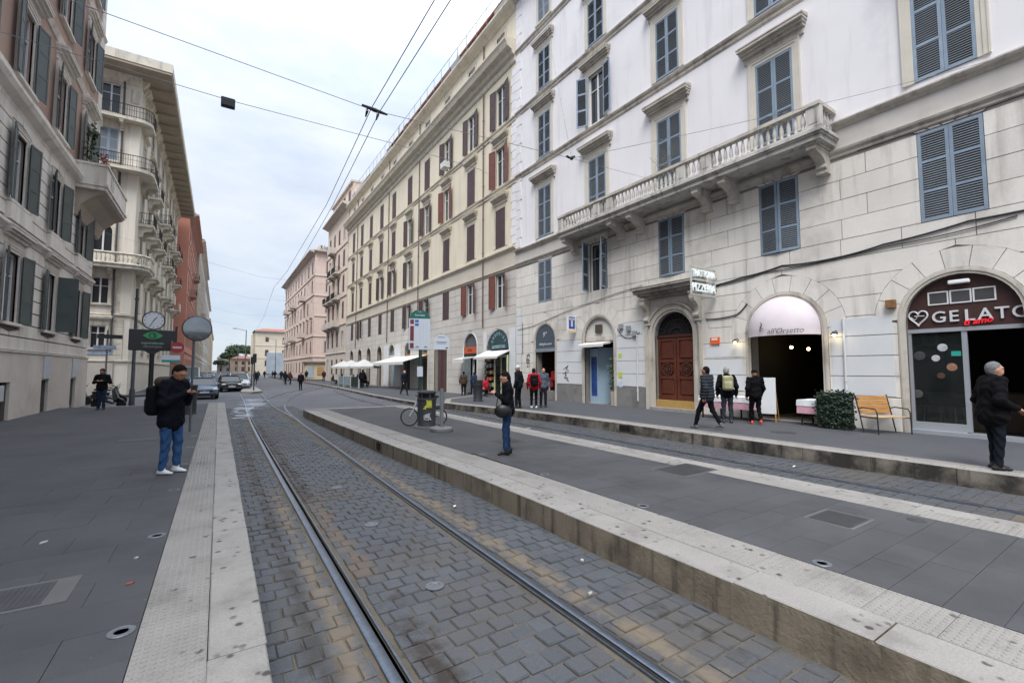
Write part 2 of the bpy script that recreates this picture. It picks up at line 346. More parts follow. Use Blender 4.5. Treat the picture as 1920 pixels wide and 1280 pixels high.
def rail(par, pts, gs=1, n=1, z=ZT, w=.062):
    """grooved tram rail: running head, dark groove, narrow guard lip, on a dark web"""
    P = smooth_path(pts, n) if n > 1 else [Vector((*p, 0)) for p in pts]
    def ribbon(o0, o1, z0, z1, m, nm):
        q = MB(); V = []
        for i, p in enumerate(P):
            d = (P[min(i+1, len(P)-1)]-P[max(i-1, 0)]).normalized(); s = Vector((d.y, -d.x, 0))*gs
            a, b = p+s*o0, p+s*o1
            V += [(a.x, a.y, z0), (a.x, a.y, z1-.004), ((a+(b-a)*.12).x, (a+(b-a)*.12).y, z1), ((b+(a-b)*.12).x, (b+(a-b)*.12).y, z1), (b.x, b.y, z1-.004), (b.x, b.y, z0)]
        k = len(P); F = [(i*6+j, i*6+j+1, i*6+7+j, i*6+6+j) for i in range(k-1) for j in range(5)]
        q.add(V, F); return q.build(nm, m, par, smooth=30)
    ribbon(-w/2, w/2, z-.1, z+.006, M_RAIL, 'rail')
    ribbon(w/2+.001, w/2+.036, z-.1, z-.016, M_RAILD, 'rail_groove')
    ribbon(w/2+.036, w/2+.056, z-.1, z+.003, M_RAIL, 'rail_lip')
rails = thing('tram_rails', 'pair of polished steel tram rails running beside the left platform', 'rails')
rail(rails, [(.99, -.6), (.99, 6), (1.0, 12), (1.05, 19), (1.15, 24), (1.3, 29), (1.4, 34), (1.5, 41)], 1, 8, w=.075)
rail(rails, [(2.44, -.6), (2.46, 6), (2.53, 12), (2.62, 19), (2.85, 25), (3.3, 29), (4.2, 34), (5.8, 41), (8, 48), (9.8, 53)], -1, 8, w=.07)
rail(rails, [(1.2, 24.5), (1.5, 27), (2.0, 30), (2.9, 35), (4.4, 41), (6.6, 48), (8.8, 53)], 1, 8)
rail(rails, [(2.66, 20.5), (2.5, 25), (2.55, 30), (2.75, 36), (3, 44)], -1, 8)
rails2 = thing('tram_rails', 'rails of the second tram track between the island and the right pavement', 'rails')
rail(rails2, [(7.76, -.6), (7.76, 20), (7.6, 26), (7.9, 34), (9, 44), (10.2, 50)], 1, 6)
rail(rails2, [(9.2, -.6), (9.2, 14), (9.1, 20), (9.05, 24), (9.1, 28)], -1, 6)
# setts: the largest as objects, the rest as one mesh
sett_protos = []
for i in range(10):
    q = MB(); w, l = .155, .165; b = .012
    j = lambda a: random.uniform(-a, a)
    base = [(b*0+j(.004), j(.004)), (w+j(.004), j(.004)), (w+j(.004), l+j(.004)), (j(.004), l+j(.004))]
    c = (w/2, l/2); top = [((x-c[0])*.88+c[0], (y-c[1])*.88+c[1]) for x, y in base]; mid = [((x-c[0])*.97+c[0], (y-c[1])*.97+c[1]) for x, y in base]
    V = [(x, y, -.05) for x, y in base]+[(x, y, -.008) for x, y in mid]+[(x, y, j(.005)) for x, y in top]
    F = [(k, (k+1) % 4, 4+(k+1) % 4, 4+k) for k in range(4)]+[(4+k, 4+(k+1) % 4, 8+(k+1) % 4, 8+k) for k in range(4)]+[(8, 9, 10, 11)]
    q.add(V, F); sett_protos.append((V, F, q.mesh('sett', M_SETT)))
rest = MB(); rest2 = MB(); big = []
def sett_rows(x0, x1, y0, y1, acc, axes=.17, ly=.178, rot=0., clip=None):
    ny = int((y1-y0)/ly)
    for r in range(ny):
        y = y0+r*ly; x = x0-(.085 if r % 2 else 0)+random.uniform(-.01, .01)
        while x < x1-.02:
            cx = max(x0, x); ww = min(x+.163, x1)-cx
            if ww > .04:
                P = random.choice(sett_protos); z = ZT-.002+random.uniform(-.005, .005)
                acc.append((P, cx, y, z, ww/.155))
            x += axes+random.uniform(-.006, .008)
S = []
for x0, x1 in ((.315, .92), (1.13, 2.31), (2.51, 3.4)): sett_rows(x0, x1, 1.2, 27, S)
S.sort(key=lambda s: (s[1]+.1)**2+(s[2]-.5)**2+(0 if s[2] > 2.3 else 50))
for i, (P, x, y, z, sc) in enumerate(S):
    if i < 290: o = obj('sett', P[2], tb, (x, y, z)); o.scale = (sc, 1, 1)
    elif y < 20 or i % 1 == 0: rest.add([(x+v[0]*sc, y+v[1], z+v[2]) for v in P[0]], P[1])
tag(rest.build('setts', M_SETT, tb), kind='stuff')
S2 = []
sett_rows(7.4, 9.1, 1.5, 20.2, S2); sett_rows(9.3, 10.46, .8, 20.2, S2)
for P, x, y, z, sc in S2: rest2.add([(x+v[0]*sc, y+v[1], z+v[2]) for v in P[0]], P[1])
tag(rest2.build('setts', M_SETT, tb2), kind='stuff')
for x, y in ((1.69, 3.87), (1.67, 5.8), (1.7, 7.9)): MB().lathe([(.085, .0), (.085, .006), (.05, .008), (.045, .002), (0, .002)], 18).build('stud', M_DISC, tb, (x, y, ZT), smooth=40)
# worn paint around the points
rnd = random.Random(5); q = MB()
for i in range(70):
    y = rnd.uniform(20.5, 35); x = .4+rnd.uniform(0, .7)+max(0, y-25)*.09; l = rnd.uniform(.25, .9)*(1.5 if y > 25 else .6); w = rnd.uniform(.08, .34)
    a = rnd.uniform(-.3, .3); pts = [(x+math.cos(a)*l*s-math.sin(a)*w*t*(.6+.4*rnd.random()), y+math.sin(a)*l*s+math.cos(a)*w*t*(.6+.4*rnd.random())) for s, t in ((0, 0), (.3, -.5), (.7, -.4), (1, 0), (.75, .5), (.25, .4))]
    q.sheet(pts, ZT+.008+.0002*i)
tag(q.build('worn_paint', M_PAINTW, tb), kind='stuff')
# zebra beside the parked cars
mk = MB()
for k in range(4): mk.sheet([(-3.6+k*.9, 28.2), (-3.1+k*.9, 28.2), (-3.1+k*.9, 30.6), (-3.6+k*.9, 30.6)], ZT-.011)
# litter on the paving
for k, (x, y, c, l, a) in enumerate(((-1.35, 6.15, 'b8babb', .045, .9), (-.52, 4.62, '8a4a3c', .03, .3), (-.55, 5.2, '9c9c9c', .025, 1.4), (2.75, 3.0, 'a5a39d', .035, .4), (3.15, 3.55, 'b5b5b5', .03, .9), (9.7, 4.6, 'dfe2e4', .1, .2), (8.6, 12.3, 'd9dcdf', .16, .1), (2.86, 5.9, 'e0e0e0', .05, .7))):
    z = 0 if x < .3 else ZT+.004
    q = MB().prism([(-l, -.012), (l*.4, -.018), (l, .006), (-l*.2, .016)], .001, .012, 2)
    tag(q.build('litter_scrap', mat('litter '+c, c, .7), None, (x, y, z), a), ['white paper slip on the left platform', 'red cigarette packet scrap beside the tactile strip', 'pale scrap beside the left tactile strip', 'pale scrap lying by the right rail', 'white scrap at the foot of the island kerb', 'white scrap on the second track bed', 'white patch of paper on the far track bed', 'small white scrap by the rail'][k], 'litter')
# ------------------------------------------------------------------ facade kit. local frame of a building: x along the facade (to the right as seen from the street), y into the wall, z up
M_GLASS = glass('window glass', (.03, .036, .042), .06)
M_DARK = mat('dark interior', '17171a', .9, .2, 2)
M_WFRAME = mat('white window frame', 'd5d6d6', .5, .05, 3)
M_LOUV_B = mat('blue grey shutter paint', '7f8fa0', .6, .1, 2.5, stain=('6c7a88', .6, 2.2, .5), rnd=.12)
M_LOUV_W = mat('dark brown shutter paint', '4a3a3c', .6, .12, 2, rnd=.16)
M_LOUV_R = mat('red brown shutter paint', '6d4038', .6, .12, 2, rnd=.1)
M_LOUV_G = mat('dark grey green shutter paint', '4b5251', .6, .12, 2, rnd=.12)
M_PIPE = mat('brown drainpipe', '6b5a52', .6, .1, 2)
M_CABLE = mat('black cable', '26262a', .6, .05, 2)
SLAT = {M_LOUV_B.name: mat('weathered grey slats', '6b7279', .75, .1, 2, rnd=.1)}  # slats coloured darker than their frames for the shadow between the louvres
def wall_cells(q, u0, u1, bands, th=.4, y0=0.):
    for zlo, zhi, ops in bands:
        if not ops: q.add([(u0, y0, zlo), (u1, y0, zlo), (u1, y0, zhi), (u0, y0, zhi)], [(0, 1, 2, 3)]); continue
        ops = sorted(ops); B = [u0]+[(a[0]+a[1]/2+b[0]-b[1]/2)/2 for a, b in zip(ops[:-1], ops[1:])]+[u1]
        for (uc, w, z0, z1, ar), c0, c1 in zip(ops, B[:-1], B[1:]):
            a, b = uc-w/2, uc+w/2
            def rect(x0, x1, za, zb):
                if x1-x0 > 1e-4 and zb-za > 1e-4: q.add([(x0, y0, za), (x1, y0, za), (x1, y0, zb), (x0, y0, zb)], [(0, 1, 2, 3)])
            rect(c0, a, zlo, zhi); rect(b, c1, zlo, zhi); rect(a, b, zlo, z0)
            if ar:
                zs = z1-w/2; P = arch_pts(uc, w, z0, zs, 14); A = P[1:-1]
                for p, r in zip(A[:-1], A[1:]): q.add([(p[0], y0, p[1]), (r[0], y0, r[1]), (r[0], y0, zhi), (p[0], y0, zhi)], [(0, 1, 2, 3)])
            else: P = [(a, z0), (a, z1), (b, z1), (b, z0)]; rect(a, b, z1, zhi)
            n = len(P); q.add([(p[0], y0, p[1]) for p in P]+[(p[0], y0+th, p[1]) for p in P], [(i, i+1, n+i+1, n+i) for i in range(n-1)])
            if z0 > zlo+.01: q.add([(a, y0, z0), (b, y0, z0), (b, y0+th, z0), (a, y0+th, z0)], [(0, 1, 2, 3)])
def body(q, u0, u1, z0, z1, depth, y=.02, back=1.2):
    """side walls, roof and a dark core behind the rooms"""
    for u in (u0, u1): q.add([(u, y-.02, z0), (u, depth, z0), (u, depth, z1), (u, y-.02, z1)], [(0, 1, 2, 3)])
    q.add([(u0, y-.02, z1), (u1, y-.02, z1), (u1, depth, z1), (u0, depth, z1)], [(0, 1, 2, 3)])
    q.add([(u0, depth, z0), (u1, depth, z0), (u1, depth, z1), (u0, depth, z1)], [(0, 1, 2, 3)])
def moulding(par, name, u0, u1, z, prof, m, ends=True):
    """horizontal moulding: prof = list of (projection, dz) from bottom to top"""
    poly = [(.0, prof[0][1]+z)]+[(-p, z+dz) for p, dz in prof]+[(.0, prof[-1][1]+z)]
    return MB().prism(poly, u0, u1, 0).build(name, m, par)
MESH = {}
def shared(key, fn):
    if key not in MESH: MESH[key] = fn()
    return MESH[key]
def shutter_mesh(w, h, side, m, panels=3, pitch=.062, fine=True):
    def f():
        q = MB(); st = .075; t = .04
        x0, x1 = (0, w) if side > 0 else (-w, 0)
        q.box(x0+.003, x0+st, -t/2, t/2, .01, h-.01); q.box(x1-st, x1-.003, -t/2, t/2, .01, h-.01)
        zs = [.01+(h-.02)*k/panels for k in range(panels+1)]
        for k, z in enumerate(zs): a, b = (z, z+st) if k == 0 else ((z-st, z) if k == panels else (z-st/2, z+st/2)); q.box(x0+st, x1-st, -t/2+.002, t/2-.002, a, b)
        for a, b in zip(zs[:-1], zs[1:]):
            q.k = 1
            if fine:
                n = int((b-a-st*1.2)/pitch)
                for k in range(n):
                    z = a+st*.8+(k+.3)*pitch
                    q.add([(x0+st, -.017, z), (x1-st, -.017, z), (x1-st, .015, z+.042), (x0+st, .015, z+.042), (x0+st, -.017, z-.008), (x1-st, -.017, z-.008)], [(0, 1, 2, 3), (4, 5, 1, 0)])
            else:
                q.box(x0+st, x1-st, -.008, .008, a+.03, b-.03)
                n = int((b-a)/.14)
                for k in range(n): z = a+.05+k*.14; q.add([(x0+st, -.018, z), (x1-st, -.018, z), (x1-st, -.006, z+.1), (x0+st, -.006, z+.1)], [(0, 1, 2, 3)])
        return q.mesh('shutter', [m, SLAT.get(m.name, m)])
    return shared(('shutter', round(w, 3), round(h, 3), side, m.name, panels, fine), f)
def pane_mesh(w, h, y, m): return shared(('pane', w, h, y, m.name), lambda: MB().box(-w/2, w/2, y, y+.01, 0, h).mesh('window', m))
def frame_mesh(w, h, y, m, tr=.68):
    def f():
        q = MB(); t = .06
        q.box(-w/2, -w/2+t, y-.05, y-.002, 0, h); q.box(w/2-t, w/2, y-.05, y-.002, 0, h); q.box(-w/2+t, w/2-t, y-.05, y-.002, 0, t); q.box(-w/2+t, w/2-t, y-.05, y-.002, h-t, h); q.box(-.045, .045, y-.055, y-.003, t, h-t)
        q.box(-w/2+t, -.045, y-.048, y-.003, h*tr-.02, h*tr+.02); q.box(.045, w/2-t, y-.048, y-.003, h*tr-.02, h*tr+.02)
        return q.mesh('window_frame', m)
    return shared(('frame', w, h, y, m.name), f)
def surround_mesh(w, h, s, p, m, sill=True):
    def f():
        q = MB(); a = w/2
        for k, (s0, s1, pp) in enumerate(((0, s*.45, p*.55), (s*.45, s*.85, p*.8), (s*.85, s, p))):
            q.box(-a-s1, -a-s0, -pp, .05, 0, h+s0); q.box(a+s0, a+s1, -pp, .05, 0, h+s0); q.box(-a-s1, a+s1, -pp, .05, h+s0, h+s1)
        if sill: q.box(-a-s-.06, a+s+.06, -p-.07, .1, -.1, -.001)
        return q.mesh('surround', m)
    return shared(('sur', w, h, s, p, m.name, sill), f)
def hood_mesh(w, m, p=.32, hgt=.32, fr=.2):
    def f():
        q = MB(); a = w/2
        q.box(-a+.1, a-.1, -.07, .02, 0, fr)
        for k, (z0, z1, pp, e) in enumerate(((fr, fr+hgt*.3, p*.45, -.06), (fr+hgt*.3, fr+hgt*.55, p*.7, -.03), (fr+hgt*.55, fr+hgt*.85, p*.95, 0), (fr+hgt*.85, fr+hgt, p, .02))): q.box(-a-e, a+e, -pp, .02, z0, z1)
        q.add([(-a-.02, -p, fr+hgt), (a+.02, -p, fr+hgt), (a+.02, 0.0, fr+hgt+.1), (-a-.02, 0.0, fr+hgt+.1), (-a-.02, 0., fr+hgt), (a+.02, 0., fr+hgt)], [(0, 1, 2, 3), (0, 3, 4), (1, 5, 2)])
        return q.mesh('hood', m)
    return shared(('hood', w, m.name, p, hgt, fr), f)
def window(par, u, z0, w, h, state='closed', sm=None, sur=None, hood=None, s=.18, p=.06, y=.16, panels=3, fine=True, frame=True, angs=None, hw=.75, hgap=0., sill=True, hp=.32, sill_m=None):
    W = obj('window', pane_mesh(w, h, y, M_GLASS), par, (u, 0, z0))
    if frame: obj('window_frame', frame_mesh(w, h, y, M_WFRAME), W)
    if sur: obj('surround', surround_mesh(w, h, s, p, sur, sill), W)
    if hood: obj('hood', hood_mesh(w+hw, hood, hp), W, (0, 0, h+s+hgap))
    if sm:
        a, b = angs if angs else {'closed': (0, 0), 'open': (168+random.uniform(-6, 6), 168+random.uniform(-6, 6)), 'ajar': (14, 9), 'half': (105, 118), 'mixed': (165, 25)}[state]
        yy = -.02 if max(a, b) < 20 else -p-.03
        o = obj('shutter', shutter_mesh(w/2, h, 1, sm, panels, fine=fine), W, (-w/2, yy if a > 20 else -.02+.0, 0), R(-a))
        o = obj('shutter', shutter_mesh(w/2, h, -1, sm, panels, fine=fine), W, (w/2, yy if b > 20 else -.02+.0, 0), R(b))
    return W
def ashlar(par, u0, u1, zs, keep, L_, m, proud=.03, g=.009, limit=290, nm='stone_block', near=1):
    """rows of dressed blocks round openings. keep: list of (uc, fn(z)->half width or None). near=1: right end is nearest"""
    B = []
    for r, (za, zb) in enumerate(zip(zs[:-1], zs[1:])):
        hs = []
        for uc, fn in keep:
            smp = [fn(za+(zb-za)*t) for t in (.02, .25, .5, .75, .98)]
            if any(v is not None for v in smp): hs.append((uc, [0 if v is None else v for v in smp]))
        hs.sort(); edges = [[(u0, )*5]]
        segs = []; left = [u0]*5
        for uc, hv in hs: segs.append((left, [uc-v for v in hv])); left = [uc+v for v in hv]
        segs.append((left, [u1]*5))
        for lf, rt in segs:
            a, b = max(lf), min(rt); width = b-a
            if min(x-y for x, y in zip(rt, lf)) < .06: continue
            n = max(1, round(width/L_)); cuts = []
            for k in range(1, n):
                c = a+width*(k+(.22 if r % 2 else -.22))/n
                cuts.append([c]*5)
            bounds = [lf]+cuts+[rt]
            for x, yv in zip(bounds[:-1], bounds[1:]):
                T = (.0, .25, .5, .75, 1.)
                if max(x)-min(x) < 1e-6: LP = [(x[0]+g, za+g), (x[0]+g, zb-g)]
                else: LP = [(v+g, za+g+(zb-za-2*g)*t) for v, t in zip(x, T)]
                if max(yv)-min(yv) < 1e-6: RP = [(yv[0]-g, zb-g), (yv[0]-g, za+g)]
                else: RP = [(v-g, za+g+(zb-za-2*g)*t) for v, t in zip(yv, T)][::-1]
                poly = LP+RP
                if max(p[0] for p in poly)-min(p[0] for p in poly) > .08: B.append(poly)
    B.sort(key=lambda p: -near*p[0][0]); rest = MB()
    for i, poly in enumerate(B):
        pr = proud+random.uniform(-.004, .004)
        if i < limit: MB().prism(poly, -pr, .01).build(nm, m, par)
        else: rest.prism(poly, -pr, .01)
    if rest.v: tag(rest.build('stone_blocks', m, par), kind='stuff')
def voussoirs(par, uc, zs, r0, r1, n, m, proud=.032, nm='voussoir', flat=None):
    for k in range(n):
        a0, a1 = math.pi*k/n+.005, math.pi*(k+1)/n-.005
        P = [(uc-r*math.cos(a), zs+r*math.sin(a)) for r, aa in ((r0, (a0, (a0+a1)/2, a1)), (r1, (a1, (a0+a1)/2, a0))) for a in aa]
        MB().prism(P, -proud-random.uniform(0, .006), .01).build(nm, m, par)
def arch_ring(par, uc, zs, r0, r1, zb, m, proud=.08, nm='arch_moulding', n=20, steps=((0, .4, .6), (.4, .8, 1.), (.8, 1, .75))):
    q = MB(); e = 1e-3
    for i, (a, b, pk) in enumerate(steps):
        ra, rb = r0+(r1-r0)*a, r0+(r1-r0)*b-(0.0005 if b < 1 else 0); p = proud*pk
        A = [(uc-ra, zb)]+[(uc-ra*math.cos(math.pi*k/n), zs+ra*math.sin(math.pi*k/n)) for k in range(n+1)]+[(uc+ra, zb)]
        Bq = [(uc-rb, zb)]+[(uc-rb*math.cos(math.pi*k/n), zs+rb*math.sin(math.pi*k/n)) for k in range(n+1)]+[(uc+rb, zb)]
        k = len(A); V = [(x, -p, z) for x, z in A]+[(x, -p, z) for x, z in Bq]+[(x, .05, z) for x, z in A]+[(x, .05, z) for x, z in Bq]
        F = [(j, j+1, k+j+1, k+j) for j in range(k-1)]+[(j, j+1, 2*k+j+1, 2*k+j) for j in range(k-1)]+[(k+j, k+j+1, 3*k+j+1, 3*k+j) for j in range(k-1)]+[(0, k, 3*k, 2*k), (k-1, 2*k-1, 4*k-1, 3*k-1)]
        q.add(V, F)
    return q.build(nm, m, par)
def arch_keep(w, zs, extra, above):
    """keep-out of a ring: half width below the springing is w/2+extra, above it follows the extrados w/2+above"""
    def fn(z):
        if z < zs: return w/2+extra
        r = w/2+above; d = z-zs
        return math.sqrt(r*r-d*d) if d < r else None
    return fn
def rect_keep(hw, z0, z1): return lambda z: hw if z0 < z < z1 else None
BAL = [(.045, 0), (.06, .03), (.06, .06), (.035, .09), (.06, .17), (.068, .25), (.05, .36), (.03, .46), (.03, .5), (.05, .53), (.05, .56)]
def baluster_mesh(h, m): return shared(('bal', h, m.name), lambda: MB().lathe([(r, z*h/.56) for r, z in BAL], 8).mesh('baluster', m, 50))
def console_mesh(w, d, h, m, scroll=True):
    """scrolled bracket: front profile in the yz plane"""
    def f():
        P = [(0, 0), (-d*.28, .0), (-d*.38, h*.12), (-d*.34, h*.3), (-d*.42, h*.48), (-d*.62, h*.62), (-d*.9, h*.7), (-d, h*.8), (-d, h), (0, h)]
        q = MB().prism(P, -w/2, w/2, 0)
        q.box(-w/2-.03, w/2+.03, -d-.03, 0, h, h+.09)
        q.box(-w/2-.02, w/2+.02, -d*.32, 0, -.09, -.001)
        q.tube([(-w/2-.015, -d*.3, h*.14), (w/2+.015, -d*.3, h*.14)], h*.1, 10)
        return q.mesh('bracket', m)
    return shared(('console', w, d, h, m.name), f)
def pipe(par, u, z0, z1, m=M_PIPE, r=.05, y=-.09, nm='drainpipe'):
    q = MB().tube([(u, y, z0), (u, y, z1)], r, 8)
    z = z0+.4
    while z < z1: q.tube([(u, y, z), (u, y, z+.07)], r*1.35, 8); q.box(u-.02, u+.02, y, .02, z+.02, z+.05); z += 2.4
    return q.build(nm, m, par, smooth=40)
def lettering(par, txt, size, m, loc, depth=.012, shear=0., bold=0., rx=0., ry=0., align='CENTER', nm='lettering', rz=0., sx=1.):
    o = obj(nm, text_mesh(txt, size, m, depth, shear, bold, align), par, loc, rz); o.rotation_euler = (rx, ry, rz); o.scale = (sx, 1, 1); return o
def grille(q, u0, u1, y0, y1, z0, z1, step=.11, r=.009):
    """iron railing on three sides of a small balcony"""
    pts = [(u0, y1), (u0, y0), (u1, y0), (u1, y1)]
    for a, b in zip(pts[:-1], pts[1:]):
        d = math.dist(a, b); n = max(1, int(d/step))
        for k in range(n+1): t = k/n; x, y = a[0]+(b[0]-a[0])*t, a[1]+(b[1]-a[1])*t; q.box(x-r, x+r, y-r, y+r, z0, z1)
        q.tube([(*a, z1), (*b, z1)], .02, 6); q.tube([(*a, z0+.06), (*b, z0+.06)], .014, 6)
# ------------------------------------------------------------------ pale building on the right with the ice cream shop and the restaurant
XW = 15.4
M_PLW = mat('lilac white plaster', 'dddbde', .85, .04, .5, .002, 50, stain=('bfbdc3', .5, .55, .57), streak=('b4b1b5', .35, 2.2))
M_STW = mat('grey travertine blocks', 'd9d5ce', .82, .07, .7, .004, 35, fine=.08, fscale=45, stain=('928e88', .7, .4, .53), streak=('8f8a84', .5, 2.4), rnd=.045)
M_JNT = mat('block joints', '85817c', .9, .12, 2)
M_MLD = mat('stone mouldings', 'beb8ae', .82, .1, 1.2, .003, 50, stain=('6f675d', .65, .9, .52), streak=('5c554d', .5, 3))
M_MLC = mat('cream window surround', 'c6c1b6', .8, .06, 1.5, .002, 50, stain=('a09888', .5, 1.3, .56))
M_PLIN = mat('grey plinth stone', '7b7a79', .85, .12, 1.4, .004, 40, stain=('545250', .6, 1.5, .5))
M_WPAT = mat('fresh white paint over blocks', 'cdd0d3', .75, .05, 1, .002, 40, stain=('a6aab0', .5, .9, .58))
wb = thing('corner_building', 'pale lilac building with stone block lower floors, blue shutters and a long stone balcony', 'building', (XW, 23.2, 0), R(-90))
U1 = 30.0
WC = [2.96, 7.25, 11.5, 15.74, 19.93, 24.2, 28.4]
# ground floor openings (uc, w, z0, apex)
GO = [(2.93, 1.8, 0, 4.2), (7.2, 2.0, 0, 4.2), (11.5, 1.85, 0, 4.0), (15.76, 2.2, 0, 4.03), (19.93, 2.12, 0, 4.05), (24.2, 2.1, 0, 4.05), (28.4, 1.8, 0, 4.0)]
wq = MB(); wq.k = 1
wall_cells(wq, 0, U1, [(-.3, 5.0, [(*g, 1) for g in GO]), (5.0, 8.0, [(u, 1.24, 5.5, 7.9, 0) for u in WC])], .45)
wq.k = 0
wall_cells(wq, 0, U1, [(8.0, 13.4, [(u, 1.2, 9.3, 12.2, 0) for u in WC]), (13.4, 17.5, [(u, 1.14, 14.0, 16.6, 0) for u in WC]), (17.5, 21.6, [(u, 1.12, 18.15, 20.5, 0) for u in WC]), (21.6, 26, [(u, 1.1, 22.3, 24.5, 0) for u in WC])], .35)
body(wq, 0, U1, -.3, 26, 14)
wall = wq.build('wall', [M_PLW, M_JNT], wb)
# plinth, blocks and voussoirs
keep = [(u, arch_keep(w, z1-w/2, .17, .668)) for u, w, z0, z1 in GO]+[(u, rect_keep(.62, 5.5, 7.9)) for u in WC]
zs_ = [.9+.575*k for k in range(9)]+[6.1, 6.7, 7.3, 7.9]
ashlar(wall, .0, U1, zs_, keep, 1.45, M_STW, .03, limit=280)
for u, w, z0, z1 in GO: voussoirs(wall, u, z1-w/2, w/2+.17, w/2+.668, 9, M_STW)
ed = [0]+[e for u, w, *_ in GO for e in (u-w/2-.17, u+w/2+.17)]+[U1]
for a, b in zip(ed[::2], ed[1::2]):
    MB().bbox(a+.01, b-.01, -.05, .02, -.3, .88, .01).build('plinth_stone', M_PLIN if a < 12 else M_STW, wall)
for u, w, z0, z1 in GO:
    if abs(u-11.5) > .1: arch_ring(wb, u, z1-w/2, w/2, w/2+.165, -.1, M_MLD, .06)
# painted-over patches on the lower blocks
for a, b, z0, z1 in ((3.98, 6.0, .92, 3.2), (8.4, 9.95, .92, 3.75), (12.9, 14.4, .92, 2.05), (12.9, 14.4, 2.1, 2.62), (17.1, 18.6, .92, 3.15), (.02, .55, .92, 5.4)):
    z = z0
    for k in range(1, len(zs_)):
        za, zb = max(z0, zs_[k-1]), min(z1, zs_[k])
        if zb-za > .15: MB().box(a+random.uniform(0, .05), b-random.uniform(0, .05), -.0385, -.02, za+.011, zb-.011).build('painted_patch', M_WPAT, wall)
# quoins of the left corner above the band
for k in range(28):
    z = 9.2+k*.6; w = .62 if k % 2 else .48
    MB().bbox(.0, w, -.035, .02, z+.01, z+.59, .008).build('quoin', M_PLW, wall)
# string courses
moulding(wb, 'string_course', 0, U1, 8.0, [(.02, 0), (.05, .03), (.05, .1), (.12, .16), (.14, .22)], M_MLD)
moulding(wb, 'string_course', 0, U1, 8.86, [(.05, 0), (.08, .06), (.16, .1), (.2, .16), (.2, .2), (.05, .24)], M_MLD)
MB().box(0, U1, -.028, .02, 8.222, 8.858).build('frieze', mat('pale frieze', 'bdb9b4', .85, .08, .8, stain=('918b84', .6, .5, .52)), wb)
for z in (13.55, 17.65, 21.75): moulding(wb, 'string_course', 0, U1, z, [(.03, 0), (.06, .05), (.06, .17), (.13, .2), (.16, .27), (.04, .31)], M_MLD)
moulding(wb, 'cornice', 0, U1, 25.3, [(.1, 0), (.3, .2), (.5, .3), (.8, .5), (.85, .75)], M_MLD)
# windows
for i, u in enumerate(WC):
    st = {0: 'closed', 1: 'half', 2: 'ajar', 3: 'ajar', 4: 'closed'}.get(i, 'closed')
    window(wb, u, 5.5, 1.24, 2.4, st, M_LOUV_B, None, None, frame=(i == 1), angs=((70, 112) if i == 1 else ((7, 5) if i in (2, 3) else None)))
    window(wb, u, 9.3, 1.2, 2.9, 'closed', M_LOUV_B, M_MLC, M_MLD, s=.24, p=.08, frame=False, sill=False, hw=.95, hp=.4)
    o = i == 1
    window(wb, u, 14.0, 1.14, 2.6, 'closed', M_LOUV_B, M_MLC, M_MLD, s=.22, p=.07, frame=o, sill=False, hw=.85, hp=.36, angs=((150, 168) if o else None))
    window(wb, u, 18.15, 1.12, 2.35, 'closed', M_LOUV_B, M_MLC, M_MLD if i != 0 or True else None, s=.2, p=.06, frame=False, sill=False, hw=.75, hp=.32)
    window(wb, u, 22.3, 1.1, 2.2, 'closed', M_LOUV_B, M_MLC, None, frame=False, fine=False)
# keystones over the mezzanine windows
for u in WC:
    for k in range(-2, 3):
        a = k*.24; MB().prism([(u+a-.1, 7.92), (u+a+.1, 7.92), (u+a*1.25+.115, 7.985), (u+a*1.25-.115, 7.985)], -.034, .01).build('lintel_stone', M_STW, wall)
# long balcony over the door and the restaurant
b0, b1, bp = 23.2-17.75, 23.2-5.75, 1.05      # from left end to right end
BQ = mat('balcony stone', 'bdbab4', .82, .08, 1.3, .004, 40, stain=('77736c', .6, 1.1, .54), streak=('45423e', .7, 3.5))
BB = thing('balcony', 'x', 'x') if False else MB().box(b0, b1, -bp, .02, 8.36, 8.5).build('balcony', BQ, wb)
q = MB()
for z0, z1, e in ((8.5, 8.56, .05), (8.56, 8.66, .1), (8.66, 8.74, .02)): q.box(b0-e, b1+e, -bp-e, .01, z0+.0005, z1)
q.build('balcony_edge', BQ, BB)
q = MB(); q.box(b0-.04, b1+.04, -bp-.04, -bp+.2, 9.36, 9.47); q.box(b0-.04, b0+.2, -bp+.2, .01, 9.36, 9.47); q.box(b1-.2, b1+.04, -bp+.2, .01, 9.36, 9.47); q.build('handrail', M_MLD, BB)
for a, b in ((8.55, 8.95), (7.75, 8.15), (12.45, 12.9), (13.5, 13.95)): pass
piers = [b0+.16, 23.2-15.0, 23.2-14.15, 23.2-10.45, 23.2-9.4, b1-.16]
for u in piers:
    MB().bbox(u-.2, u+.2, -bp+.0, -bp+.18, 8.741, 9.36, .012).build('pier', BQ, BB); MB().box(u-.12, u+.12, -bp-.012, -bp+.0, 8.85, 9.25).build('pier_panel', BQ, BB)
bm_ = baluster_mesh(.615, BQ)
for a, b in zip(piers[:-1], piers[1:]):
    n = max(1, int((b-a-.42)/.2)); s = (b-a-.4)/n
    for k in range(n): obj('baluster', bm_, BB, (a+.2+s*(k+.5), -bp+.09, 8.743))
for u in (b0+.08, b1-.08):
    for k in range(4): obj('baluster', bm_, BB, (u, -bp+.32+.2*k, 8.743))
cm = console_mesh(.26, .95, .62, M_MLD)
for Y in (17.5, 14.3, 13.15, 9.95, 8.9, 6.05): obj('bracket', cm, BB, (23.2-Y, 0, 7.66))
